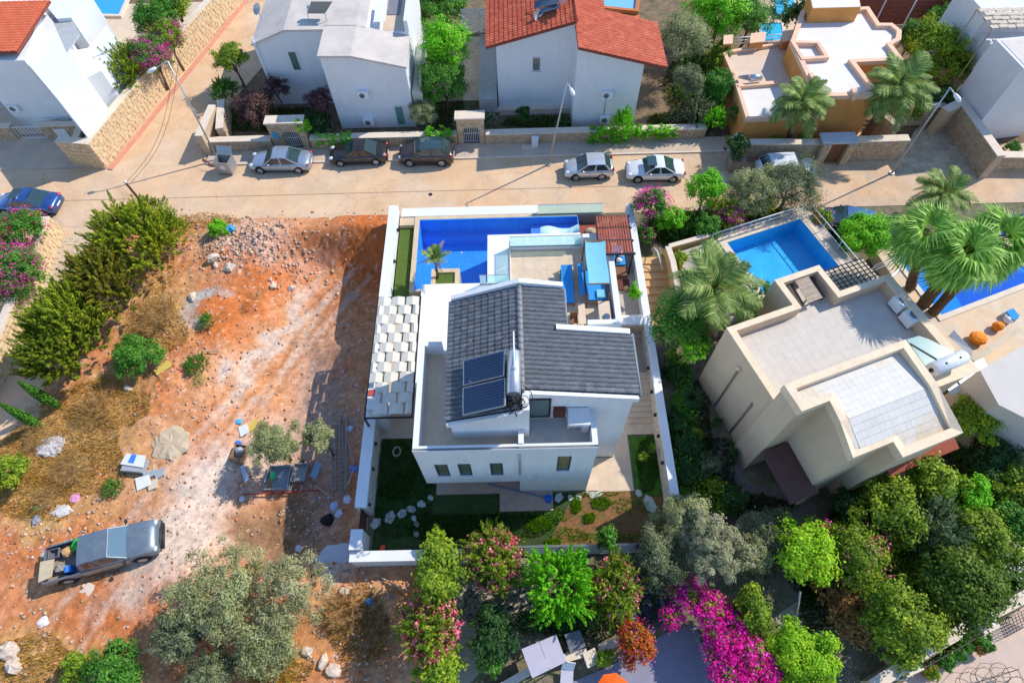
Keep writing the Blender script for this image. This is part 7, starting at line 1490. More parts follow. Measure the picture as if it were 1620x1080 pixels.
tree(1405, 808, 52, 2.6, 'citrus', 'loose green tree right below the front corner of the beige house', 'tree', rz=.7, leaf=.18, asp=.6, cover=1.3)
tree(1478, 765, 44, 3.0, 'citrus', 'airy yellow green tree in front of the red shingle porch', 'tree', rz=.7, leaf=.18, asp=.6, cover=1.3)
tree(1530, 788, 36, 2.4, 'bright', 'vivid green patch of tree among the darker eastern trees', 'tree', rz=.7)
tree(1468, 835, 46, 2.4, [(.05, .10, .04), (.12, .20, .08), (.28, .34, .20)], 'pale flecked green tree in the centre of the eastern thicket', 'tree', rz=.7, style='spiky', leaf=.2, asp=.25)
tree(1545, 850, 46, 2.6, 'citrus', 'olive green tree right of the pale flecked one', 'tree', rz=.7, cover=1.5)
tree(1424, 985, 66, 2.6, 'citrus', 'big dark citrus tree above the stone garden wall, left one', 'citrus_tree', rz=.7, ry=58, leaf=.17, asp=.6, cap=20000)
tree(1520, 925, 70, 2.8, [(.03, .08, .008), (.09, .17, .012), (.22, .30, .03)], 'big bright citrus tree above the stone garden wall, right one', 'citrus_tree', rz=.7, ry=60, leaf=.17, asp=.6, cap=22000)
tree(1606, 880, 36, 2.0, 'citrus', 'white flowered oleander at the right edge below the thicket', 'oleander', 'bush', rz=.8, flowers=([(.75, .75, .7)], 60), tr=False)
tree(1535, 665, 38, 3.0, 'yel', 'sunny yellow green tree between the beige house and the grey white house', 'tree', rz=.8, ry=46)
tree(1580, 715, 32, 2.0, 'dark', 'dark bush with magenta tips before the grey white house', 'bush', 'bush', flowers=(MAG, 10, (-.3, .6)), rz=.8)
tree(1600, 775, 38, 2.2, 'citrus', 'green tree at the right edge in the middle of the thicket', 'tree', rz=.8)
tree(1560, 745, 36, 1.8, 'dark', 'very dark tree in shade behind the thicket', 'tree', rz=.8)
tree(1600, 825, 34, 2.2, 'mid', 'mid green tree at the right edge below the other one', 'tree', rz=.8)
tree(1345, 800, 28, 1.4, 'dark', 'dark climber at the foot of the beige house front corner', 'shrub', 'shrub', tr=False, rz=.8)
tree(1555, 1018, 14, .7, 'mid', 'round clipped green bush right of the potted hedge', 'bush', 'bush', tr=False, rz=.9, leaf=.09, cover=2.4)
# ================================================================ LOOSE STONES, DRY GRASS, GROUND COVER
def scatter_rocks(name, label_kind, n, weightfn, smin, smax, cols, seed, zf, parent=None):
 g = np.random.default_rng(seed); ico = np.array([(0, 0, 1), (.9, 0, .3), (.28, .85, .3), (-.72, .53, .3), (-.72, -.53, .3), (.28, -.85, .3), (0, 0, -.4)]); fc = np.array([(0, 1, 2), (0, 2, 3), (0, 3, 4), (0, 4, 5), (0, 5, 1), (1, 6, 2), (2, 6, 3), (3, 6, 4), (4, 6, 5), (5, 6, 1)])
 pts = []
 while len(pts) < n:
  px = g.uniform(-20, 650, 4000); py = g.uniform(335, 1085, 4000); wgt = weightfn(px, py)
  ok = g.random(4000) < wgt; pts += list(zip(px[ok], py[ok]))
 pts = pts[:n]; V_ = []; C_ = []
 for (x, y) in pts:
  p = P(x, y, -.3); z = zf(p.x, p.y)
  if z < -2.5: continue
  s_ = smin+(smax-smin)*g.random()**3.5; a = g.uniform(0, 2*pi); R_ = np.array([[cos(a), -sin(a), 0], [sin(a), cos(a), 0], [0, 0, 1]]); v = (ico*g.uniform(.7, 1.3, (7, 1))*np.array([1, g.uniform(.6, 1), g.uniform(.5, .9)])*s_) @ R_.T+np.array([p.x, p.y, z+s_*.1]); V_.append(v); C_.append(np.tile(np.array(cols[g.integers(0, len(cols))])*g.uniform(.75, 1.2), (7, 1)))
 k = len(V_); F = (fc[None]+np.arange(k)[:, None, None]*7).reshape(-1, 3); me = npmesh(name, np.concatenate(V_), F, vcmat('stone_vc', .95, .2, 9, .3, 20), np.concatenate(C_)); o = link(name, me, None, 'stuff'); tagt(o, label_kind, 'stones'); return o
def gb_(px, py, cx, cy, rx, ry): return np.exp(-(((px-cx)/rx)**2+((py-cy)/ry)**2))
def inlot(px, py): return (px > np.interp(py, [340, 420, 520, 610, 670, 1080], [185, 135, 85, 75, 40, -20])) & (px < np.interp(py, [340, 560, 880, 900, 1080], [610, 570, 545, 650, 650]))
wr = lambda px, py: inlot(px, py)*np.clip(.18+.9*gb_(px, py, 400, 400, 90, 45)+.7*gb_(px, py, 290, 560, 60, 90)+.5*gb_(px, py, 560, 980, 60, 90)+.4*gb_(px, py, 90, 850, 120, 40)+.35*gb_(px, py, 580, 370, 50, 30)+.3*gb_(px, py, 250, 760, 90, 60), 0, 1)
scatter_rocks('rubble', 'small broken stones and rubble strewn over the red building plot', 6000, wr, .015, .15, [(.52, .38, .28), (.52, .30, .18), (.44, .36, .30), (.50, .20, .09), (.56, .44, .34)], 3, lotz)
wd = lambda px, py: inlot(px, py)*np.clip(gb_(px, py, 410, 395, 65, 28)+.5*gb_(px, py, 350, 395, 30, 20), 0, 1)
scatter_rocks('rubble', 'heap of pale broken stones at the top of the building plot', 1300, wd, .03, .22, [(.56, .42, .33), (.60, .40, .28), (.48, .34, .26)], 4, lotz)
wt = lambda px, py: inlot(px, py)*np.clip(gb_(px, py, 565, 640, 30, 110)*.8+gb_(px, py, 100, 850, 90, 30)*.5+gb_(px, py, 555, 900, 50, 20)*.6+gb_(px, py, 490, 800, 40, 60)*.6, 0, 1)
scatter_rocks('litter', 'scattered white plaster chips and paper litter on the plot', 500, wt, .02, .11, [(.75, .75, .75), (.65, .68, .72), (.7, .66, .6), (.2, .35, .6)], 6, lotz)
# dry grass
def grass(name, label, n, pxy, h, cols, seed, zf, wbl=.02, cat='grass', bend=.5):
 g = np.random.default_rng(seed); xs, ys, zs = [], [], []
 P3 = []
 for (cx, cy, rx, ry, k) in pxy:
  m_ = int(n*k); a = g.uniform(0, 2*pi, m_); r = g.random(m_)**.5*(.75+.5*vnoise(np.cos(a)*2+cx, np.sin(a)*2+cy, 1.0, 5)); 
  for x, y in zip(cx+rx*r*np.cos(a), cy+ry*r*np.sin(a)):
   p = P(x, y, 0); P3.append((p.x, p.y, zf(p.x, p.y)))
 p = np.array(P3); p = p[p[:, 2] > -2.4]; N = len(p); hh = h*g.uniform(.4, 1.3, N)[:, None]; a = g.uniform(0, 2*pi, N); u = np.stack([np.cos(a), np.sin(a), 0*a], 1)*wbl*g.uniform(.6, 1.5, N)[:, None]; b = unit(g.normal(size=(N, 3)))*bend*hh; b[:, 2] = 0
 V_ = np.stack([p-u, p+u, p+b+np.array([0, 0, 1])*hh], 1).reshape(-1, 3); F = np.arange(N*3).reshape(N, 3); cc = np.array(cols)[g.integers(0, len(cols), N)]*g.uniform(.7, 1.3, (N, 1))
 o = link(name, npmesh(name, V_, F, LEAF, np.repeat(cc, 3, 0)), None, 'stuff'); tagt(o, label, cat); return o
GOLDC = [(.60, .34, .06), (.66, .42, .11), (.46, .27, .07), (.38, .30, .09)]
grass('dry_grass', 'golden dry grass covering the left side of the building plot', 30000, [(100, 715, 110, 70, .30), (165, 640, 70, 40, .14), (50, 790, 70, 35, .10), (250, 520, 45, 45, .08), (60, 1050, 90, 45, .12), (565, 985, 55, 60, .12), (440, 1060, 50, 30, .06), (250, 420, 30, 60, .04), (320, 350, 55, 12, .04)], .22, GOLDC, 3, lotz, .022)
grass('lawn_grass', 'short bright grass blades of the narrow bed beside the pool', 6000, [(0, 0, 0, 0, 0)] if 0 else [(644-24+1, 412, 7, 52, 1)], .12, [(.14, .36, .01), (.10, .28, .01), (.22, .44, .03)], 5, lambda x, y: .85 if (-8.2 < x < -7.1 and 22 < y < 29.2) else -9, .02)
zin = lambda x, y: .02 if (-8.2 < x < 8.1 and 6.75 < y < 13.3 and not (-5 < x < 6.6 and y > 8.8 and not (y < 9.85 and x > 1.9))) else -9
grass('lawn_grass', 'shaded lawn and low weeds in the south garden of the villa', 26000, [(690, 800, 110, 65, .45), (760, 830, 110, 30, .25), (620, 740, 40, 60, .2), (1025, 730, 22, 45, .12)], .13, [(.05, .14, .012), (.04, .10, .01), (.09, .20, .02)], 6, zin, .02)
grass('weeds', 'bright green weeds sprouting across the sunny mulch bed', 5200, [(855, 830, 22, 12, .22), (912, 800, 8, 14, .12), (876, 858, 14, 8, .1), (932, 820, 10, 9, .1), (950, 795, 16, 10, .12), (870, 815, 30, 16, .1), (960, 850, 60, 8, .08), (1000, 800, 30, 14, .06), (900, 845, 30, 12, .06), (935, 780, 40, 6, .06)], .17, [(.20, .42, .01), (.14, .34, .01), (.28, .48, .02)], 7, zin, .025)
zea = lambda x, y: .0 if y < 6.2 or x > 8.7 else -9
grass('undergrowth', 'low green undergrowth and leaf litter between the southern trees', 30000, [(1450, 880, 190, 120, .45), (1570, 800, 80, 160, .15), (1120, 760, 50, 80, .08), (1100, 690, 25, 80, .06), (900, 960, 160, 60, .08), (1300, 960, 40, 40, .05), (1180, 800, 80, 20, .05)], .30, [(.05, .12, .015), (.03, .07, .01), (.12, .10, .04), (.10, .18, .02)], 8, zea, .05, 'undergrowth')
znn = lambda x, y: .0
grass('undergrowth', 'low plants and weeds in the gardens behind the street wall', 16000, [(440, 190, 90, 22, .25), (690, 150, 40, 60, .2), (860, 195, 60, 10, .08), (1100, 150, 45, 70, .25), (1480, 120, 50, 50, .15), (1060, 190, 40, 12, .07)], .28, [(.06, .14, .02), (.04, .09, .015), (.22, .16, .06), (.12, .2, .03)], 9, znn, .05, 'undergrowth')
zst = lambda x, y: .02 if (8.7 < x < 40 and 26 < y < 30.8) or (x > 12 and y < 30.8 and y > 23) else -9
grass('undergrowth', 'weeds and ground plants along the street edge east of the villa', 9000, [(1090, 360, 70, 30, .5), (1230, 330, 70, 25, .3), (1330, 370, 50, 25, .2)], .30, [(.06, .15, .02), (.05, .10, .015), (.16, .22, .03)], 10, zst, .05, 'undergrowth')
def thicket(label, spots, seed):
 g = np.random.default_rng(seed); vv = []; ff = []; cc = []; nb = 0
 for (cx, cy, rx, ry, n, pal) in spots:
  a = g.uniform(0, 2*pi, n); r = g.random(n)**.5; K = max(12, n//90); ka = g.uniform(0, 2*pi, K); kr = g.random(K)**.5; kx = cx+rx*kr*np.cos(ka); ky = cy+ry*kr*np.sin(ka); ci = g.integers(0, K, n); hk = g.uniform(.15, .9, K)
  cen = np.array([P(x, y, 0) for x, y in zip(kx, ky)]); ok = ((cen[:, 1] < 6.0) | (cen[:, 0] > 8.9)); q = unit(g.normal(size=(n, 3))); q[:, 2] = np.abs(q[:, 2]); p = cen[ci]+q*(np.array([.5, .5, 1])*(.5+hk[ci])[:, None])*(g.random(n)**.4)[:, None]; p = p[ok[ci]]; q = q[ok[ci]]; k2 = ci[ok[ci]]; m_ = len(p)
  s_ = .15*g.uniform(.6, 1.4, m_); V_, F = leaf_quads(p, unit(q+g.normal(size=(m_, 3))*.5), s_, s_*.5, g); col = np.array(G[pal]); t = np.clip(g.random(K)[k2]*.6+g.random(m_)*.4, 0, .99)*2; i = t.astype(int); f = (t-i)[:, None]; c_ = (col[i]*(1-f)+col[i+1]*f)
  vv.append(V_); ff.append(F+nb); nb += len(V_); cc.append(np.repeat(c_, 4, 0))
 o = link('undergrowth', npmesh('undergrowth', np.concatenate(vv), np.concatenate(ff), LEAF, np.concatenate(cc)), None, 'stuff'); tagt(o, label, 'undergrowth')
thicket('tangled leafy undergrowth filling the gaps of the eastern thicket', [(1450, 870, 150, 70, 22000, 'citrus'), (1570, 830, 60, 130, 14000, 'mid'), (1380, 960, 60, 60, 5000, 'dry'), (1400, 790, 60, 30, 5000, 'citrus'), (1560, 690, 60, 60, 6000, 'mid'), (1210, 870, 70, 40, 6000, 'olived')], 5)
thicket('leafy undergrowth in the shaded strip between the villa and the beige house', [(1080, 720, 25, 90, 9000, 'mid'), (1072, 600, 16, 40, 3000, 'mid'), (1120, 790, 40, 30, 4000, 'citrus'), (1060, 360, 50, 18, 3500, 'mid'), (1180, 330, 60, 16, 4500, 'citrus')], 6)
thicket('leafy undergrowth below the trees of the south garden', [(690, 950, 26, 100, 6000, 'citrus'), (800, 900, 60, 20, 4000, 'mid'), (970, 940, 26, 50, 4000, 'citrus'), (1050, 900, 24, 40, 4000, 'olived'), (1190, 1000, 16, 60, 4000, 'citrus'), (870, 985, 80, 14, 3000, 'dark')], 7)
thicket('leafy undergrowth behind the north street wall', [(430, 195, 60, 14, 4000, 'purple'), (480, 195, 30, 14, 3000, 'dark'), (700, 180, 30, 50, 6000, 'mid'), (1105, 120, 38, 80, 10000, 'mid'), (1090, 190, 40, 14, 3000, 'olived'), (1490, 100, 34, 60, 7000, 'citrus'), (1215, 20, 40, 20, 3000, 'mid')], 8)
# single larger stones
def rock(px, py, r, label, m=None, zf=None, flat_=.6, sd=0):
 p = LP(px, py) if (px < 600) else P(px, py, zf or 0); R_ = r*MPP(px, py); mb_ = MB(); g = random.Random(px); mb_.ball((0, 0, R_*.2), (R_, R_*g.uniform(.6, .9), R_*flat_), 9, 0, .22, px); o = mb_.build('rock', m or mat('limestone', (.56, .48, .40), .9, .25, 5, .5, 12, col2=(.60, .42, .30))); o.location = p; o.rotation_euler.z = g.uniform(0, 3); tagt(o, label, 'rock')
for a in ((338, 409, 11, 'pale boulder at the left foot of the stone heap'), (342, 420, 7, 'smaller boulder just below the pale one at the stone heap'), (364, 424, 9, 'grey boulder under the middle of the stone heap'), (305, 470, 9, 'grey stone at the edge of the ash patch'), (433, 452, 9, 'flat stone lying on the bright red soil right of the weed tuft'), (462, 456, 7, 'elongated pale stone at the head of the wheel track'), (203, 615, 8, 'pale rubble stone by the yellow board'), (15, 1028, 16, 'pale boulder at the lower left edge, upper one'), (24, 1052, 14, 'pale boulder at the lower left edge, lower one'), (512, 1045, 12, 'pale upright boulder at the bottom of the rubble gully'), (527, 1060, 12, 'tall pale boulder at the very bottom of the rubble gully'), (487, 1030, 10, 'round stone in the rubble gully left of the pale boulders'), (75, 875, 10, 'reddish stone behind the pickup'), (545, 935, 10, 'tan boulder under the south wall corner'), (1180, 838, 26, 'large rounded pale rock in the shade below the brown porch')): rock(*a)
# ================================================================ STREET FURNITURE
def lamp(base, top, head, label):
 t = thing('street_lamp', label, 'street lamp', base); m = MB(); b, k, h = Vector(base), Vector(top), Vector(head)
 m.tube([b, b.lerp(k, .5), k], [.08, .06, .045], 10); m.build('pole', METAL, t); m = MB(); m.tube([k, h.lerp(k, .25)], .04, 6); m.build('arm', METAL, t)
 d = (h-k).normalized(); m = MB(); m.tube([h-d*.35, h-d*.2, h+d*.15, h+d*.4], [.05, .12, .15, .07], 10); m.build('lamp_head', WHITEMETAL, t); m = MB(); m.tube([b, b+Vector((0, 0, .12))], .2, 8); m.build('base_plate', METAL, t)
lamp(P(345.8, 254), P(265, 97, 8.0), P(241, 111, 7.6), 'tall leaning street lamp at the lane corner by the grey waste container')
lamp(P(867.8, 261), P(897, 130, 7.4), P(905, 145, 7.3), 'street lamp in front of the red roofed house')
lamp(P(1410, 275), P(1503, 139, 7.4), P(1514, 154, 7.3), 'street lamp at the flagstone driveway near the right edge')
pole = thing('utility_pole', 'short weathered wooden pole standing at the top of the golden conifers', 'pole', (*LP(222, 320).xy, 0)); m = MB(); b_, t_ = P(224, 320, .2), P(198, 288, 3.4); m.tube([b_, t_], [.11, .08], 8); m.build('post', BARK, pole); m = MB(); m.ball(t_, .12, 6); m.build('insulator', WHITEMETAL, pole)
# waste container beside the lamp
bn_ = thing('waste_container', 'grey metal waste container with open lid beside the leaning street lamp', 'waste container', (*P(360, 262).xy, 0)); c = P(362, 270)
WORLDPARTS = False; bn_.rotation_euler.z = -.15; bn_.location = c
m = MB(); 
ring(m, [(-.62, -.5), (.62, -.5), (.62, .5), (-.62, .5)], .05, .15, 1.25); m.box(-.57, .57, -.45, .45, .15, .22); m.build('bin_body', METAL, bn_); m = MB(); m.slab((-.62, .5, 1.25), (.62, .5, 1.25), (.62, .85, 1.75), (-.62, .85, 1.75), .04); m.build('lid', METAL, bn_)
m = MB(); m.box(-.15, .2, -.52, -.505, .6, .95); m.build('label_plate', WHITE, bn_)
for x in (-.5, .42):
 for y in (-.4, .34): m = MB(); m.box(x, x+.08, y, y+.08, 0, .15); m.build('leg', DARKMETAL, bn_)
ub = thing('utility_box', 'small pale electrical cabinet on a concrete plinth at the street wall', 'cabinet', P(843, 232)); m = MB(); m.box(-.9, .1, -.45, .1, 0, .15); m.build('plinth', COPING, ub); m = MB(); m.box(-.1, .42, -.25, .15, .15, .9); m.build('cabinet_case', WHITE2, ub); m = MB(); m.box(-.12, .44, -.27, .17, .9, .95); m.build('cabinet_lid', WHITEMETAL, ub)
ub = thing('utility_box', 'brown metal cabinet under the dark tree at the road bend', 'cabinet', P(1162, 268)); m = MB(); m.box(-.6, .5, -.4, .4, 0, 1.1); m.build('cabinet_case', mat('brown_cab', (.30, .23, .18)), ub); m = MB(); m.box(-.64, .54, -.44, .44, 1.1, 1.15); m.build('cabinet_lid', mat('brown_cab', (.30, .23, .18)), ub)
sg = thing('road_sign', 'small white square road sign turned on its corner beside the dark tree', 'road sign', P(1150, 255)); m = MB(); m.tube([(0, 0, 0), (0, .1, 2.3)], .035, 6); m.build('pole', METAL, sg); m = MB(); m.slab((-.0, -.02, 1.95), (.28, -.02, 2.3), (0, .08, 2.7), (-.28, -.02, 2.3), .03); m.build('sign_plate', WHITE, sg)
WORLDPARTS = True
bl = MB(); c = P(368, 244); bl.tube([(P(322, 253).x, P(322, 253).y, .03), (P(335, 262).x, P(335, 262).y, .1), (P(352, 264).x, P(352, 264).y, .1)], .12, 6); tagt(bl.build('kerb_stone', mat('brick_kerb', (.34, .18, .12), .9)), 'curved brick kerb edging at the foot of the leaning lamp', 'kerb')
# ================================================================ CARS
def car(label, px, py, heading, paint, L_=4.7, W_=1.8, Ht=1.45, style='sedan', roofc=None, sun=None, name='parked_car', h0=0.0, cat='car', group='cars parked along the street', rough=.25, metal=.5):
 global WORLDPARTS; WORLDPARTS = False
 p = P(px, py, h0+.5); t = thing(name, label, cat, (p.x, p.y, h0), heading, group)
 pm = mat('car_paint_%d' % len(MATS), paint, rough, .04, 3, metal=metal, coat=.7, spec=.5); hl = L_/2; hw = W_/2
 prof = dict(sedan=[(-hl, .52, .62), (-hl+.06, .66, .82), (-hl+.35, .78, .92), (-hl+.9, .90, .96), (-hl+1.45, .97, 1.0), (-.3, 1.0, 1.0), (.6, 1.0, 1.0), (hl-1.2, 1.0, 1.0), (hl-.5, .98, .97), (hl-.1, .90, .90), (hl, .70, .80)],
    hatch=[(-hl, .50, .62), (-hl+.06, .66, .82), (-hl+.3, .78, .92), (-hl+.75, .92, .97), (-hl+1.1, .98, 1.0), (-.2, 1.0, 1.0), (.6, 1.02, 1.0), (hl-.7, 1.03, .99), (hl-.25, 1.0, .95), (hl-.04, .92, .90), (hl, .72, .84)],
    suv=[(-hl, .62, .66), (-hl+.06, .82, .84), (-hl+.3, .95, .93), (-hl+.9, 1.05, .97), (-hl+1.25, 1.09, 1.0), (-.2, 1.12, 1.0), (.6, 1.13, 1.0), (hl-.8, 1.14, .99), (hl-.25, 1.12, .95), (hl-.04, 1.0, .90), (hl, .8, .84)])[style]
 k = Ht/1.45 if style != 'suv' else Ht/1.62; ring_ = []; vs = []; fs = []
 for x, z, wf in prof:
  z = z*k*.93; w_ = hw*wf; row = [(x, -w_*.9, .24), (x, -w_, .40), (x, -w_*1.0, z*.72), (x, -w_*.955, z*.93), (x, -w_*.86, z*.995), (x, -w_*.45, z*1.03), (x, 0, z*1.045)]; row += [(a, -b, c) for a, b, c in row[:-1][::-1]]; vs += row
 n = 13
 for i in range(len(prof)-1):
  for j in range(n-1): a = i*n+j; fs.append((a, a+1, a+n+1, a+n))
  fs.append((i*n, i*n+n, i*n+n+n-1, i*n+n-1))
 fs.append(tuple(range(n))[::-1]); fs.append(tuple((len(prof)-1)*n+j for j in range(n)))
 m = MB(); m.add(vs, [f[::-1] for f in fs], 0, True); body = m.build('body', pm, t)
 # greenhouse
 zb = {'sedan': .90, 'hatch': .92, 'suv': 1.03}[style]*k; zr = Ht-.05
 x1, x2, x3, x4 = dict(sedan=(-hl+1.30, -hl+2.05, hl-1.70, hl-.80), hatch=(-hl+.95, -hl+1.70, hl-.75, hl-.22), suv=(-hl+1.15, -hl+1.80, hl-.80, hl-.25))[style]
 wb, wr_ = hw*.93, hw*.77
 def cab(d=0.0): return [(x1-d, -wb-d, zb), (x4+d, -wb*.97-d, zb), (x4+d, wb*.97+d, zb), (x1-d, wb+d, zb), (x2-d, -wr_-d, zr), (x3+d, -wr_*.97-d, zr), (x3+d, wr_*.97+d, zr), (x2-d, wr_+d, zr)]
 c = cab(); m = MB(); m.add(c, [(0, 1, 5, 4), (1, 2, 6, 5), (2, 3, 7, 6), (3, 0, 4, 7)]); m.build('pillars', pm, t)
 m = MB(); rv = []; nx2 = 5
 for i in range(nx2+1):
  u = i/nx2; x = x2+(x3-x2)*u; zz = zr+.045*sin(pi*(.15+u*.7)); 
  for j in range(5): v_ = j/4; y = -wr_+(2*wr_)*v_; rv.append((x, y*(1.0-.03*u), zz+.03*sin(pi*v_)-(.03 if j in (0, 4) else 0)))
 m.add(rv+[(x2, -wr_, zr-.01), (x3, -wr_*.97, zr-.01), (x3, wr_*.97, zr-.01), (x2, wr_, zr-.01)], [(i*5+j, i*5+5+j, i*5+6+j, i*5+1+j) for i in range(nx2) for j in range(4)], 0, True); m.build('roof', (roofc or pm), t)
 def pane(q, ins, name_, mt=DARKGLASS, off=.012):
  q = [Vector(v) for v in q]; ce = sum(q, Vector())/4; n_ = (q[1]-q[0]).cross(q[3]-q[0]).normalized(); n_ = n_ if n_.dot(ce-Vector((0, 0, 1))) > 0 else -n_; m_ = MB(); r = [ce+(v-ce)*ins+n_*off for v in q]; m_.add(r+[v-n_*.02 for v in r], [(0, 1, 2, 3), (0, 4, 5, 1), (1, 5, 6, 2), (2, 6, 7, 3), (3, 7, 4, 0)]); return m_.build(name_, mt, t)
 pane([c[3], c[0], c[4], c[7]], .94, 'windscreen'); pane([c[1], c[2], c[6], c[5]], .93, 'rear_window')
 for s_, (i0, i1, i2, i3) in ((-1, (0, 1, 5, 4)), (1, (3, 2, 6, 7))):
  A, B, C_, D = Vector(c[i0]), Vector(c[i1]), Vector(c[i2]), Vector(c[i3])
  for u0, u1 in ((.05, .49), (.53, .93)): pane([A.lerp(B, u0), A.lerp(B, u1), D.lerp(C_, u1), D.lerp(C_, u0)], .92, 'side_window')
  mi_ = MB(); mi_.ball((x1+.45, s_*(hw+.06), zb+.06), (.09, .12, .08), 8); mi_.build('mirror', pm, t)
  hd = MB(); hd.ball((-hl+.22, s_*hw*.66, .68*k*(1.12 if style == 'suv' else 1)), (.22, .20, .08), 8); hd.build('headlight', flat('headlamp', (.6, .63, .66), .1, spec=1), t)
  tl_ = MB(); tl_.ball((hl-.10, s_*hw*.74, .82*k*(1.08 if style != 'sedan' else .98)), (.10, .19, .09 if style == 'sedan' else .16), 8); tl_.build('tail_light', flat('tail_red', (.50, .01, .015), .15, spec=.8), t)
  for xw in (-hl+.88, hl-.95):
   r = .33 if style != 'suv' else .37; wm = MB(); wm.tube([(xw, s_*(hw-.22), r), (xw, s_*(hw-.0), r)], [r, r], 18); wo = wm.build('wheel', RUBBER, t); rm = MB(); rm.tube([(xw, s_*(hw-.03), r), (xw, s_*(hw+.012), r)], [r*.68, r*.62], 14); rm.build('rim', flat('alloy', (.45, .46, .48), .3, metal=.7), wo)
   ar = MB(); ar.tube([(xw, s_*(hw-.3), r+.03), (xw, s_*(hw-.012), r+.03)], r*1.17, 20); ar.build('wheel_arch', flat('arch_black', (.015, .015, .015), .9), t)
   for a_ in range(5): sp = MB(); an = a_*2*pi/5; sp.bar((xw, s_*(hw+.014), r), (xw+cos(an)*r*.6, s_*(hw+.014), r+sin(an)*r*.6), .035); sp.build('spoke', METAL, wo)
 if sun:
  m = MB(); xs0, xs1 = sun; m.box(xs0, xs1, -wr_*.72, wr_*.72, zr+.05, zr+.085); m.build('sunroof', DARKGLASS, t)
 m = MB(); m.box(-hl-.015, -hl+.04, -.45, .45, .36, .52); m.build('grille', flat('arch_black', (.015, .015, .015)), t)
 m = MB(); m.box(-hl-.02, -hl+.02, -.26, .26, .27, .35); m.build('number_plate', WHITE, t); m = MB(); m.box(hl-.03, hl+.015, -.26, .26, .48, .60); m.build('number_plate', WHITE, t)
 # door seams and sill
 for s_ in (-1, 1):
  m = MB(); m.box(-hl+1.2, hl-1.25, s_*(hw+.002)-.01, s_*(hw+.002)+.01, .25, .31); m.build('sill_trim', flat('arch_black', (.015, .015, .015)), t)
  for xx in (-.15, .85):
   m = MB(); m.box(xx, xx+.13, s_*(hw+.005)-.02, s_*(hw+.005)+.02, zb*.82, zb*.82+.025); m.build('door_handle', METAL, t)
 WORLDPARTS = True; return t
car('silver sedan parked nearest the waste container', 445, 255, -.03, (.34, .40, .49), 4.85, 1.84, 1.46)
car('black sedan parked in front of the green creeper', 568, 243, .02, (.025, .024, .026), 4.65, 1.83, 1.47, metal=.3)
car('dark brown crossover with black panoramic roof beside the right gateway', 675, 244, -.03, (.050, .040, .044), 4.35, 1.85, 1.68, 'suv', roofc=DARKGLASS, metal=.4)
car('silver white hatchback parked right of the middle street lamp', 931, 266, .01, (.60, .63, .66), 3.8, 1.75, 1.48, 'hatch')
car('white sedan with dark sunroof in front of the creeper wall', 1036, 269, -.02, (.74, .76, .78), 4.5, 1.83, 1.44, sun=(-.75, -.05), metal=.1)
car('white car mostly hidden behind the darker olive tree', 1242, 266, pi+.02, (.72, .76, .80), 4.4, 1.8, 1.5, 'hatch', metal=.1)
car('blue sedan with dark sunroof cut by the left edge above the bougainvillea', 45, 321, -.06, (.03, .10, .32), 4.8, 1.84, 1.46, sun=(-.7, .0))
car('dark blue car half hidden by the round bush beside the road', 1342, 352, -.3, (.06, .14, .28), 4.3, 1.8, 1.5, 'hatch')
car('bright blue car at the right edge above the fan palms', 1618, 366, -.2, (.02, .06, .45), 4.2, 1.8, 1.5, 'hatch')
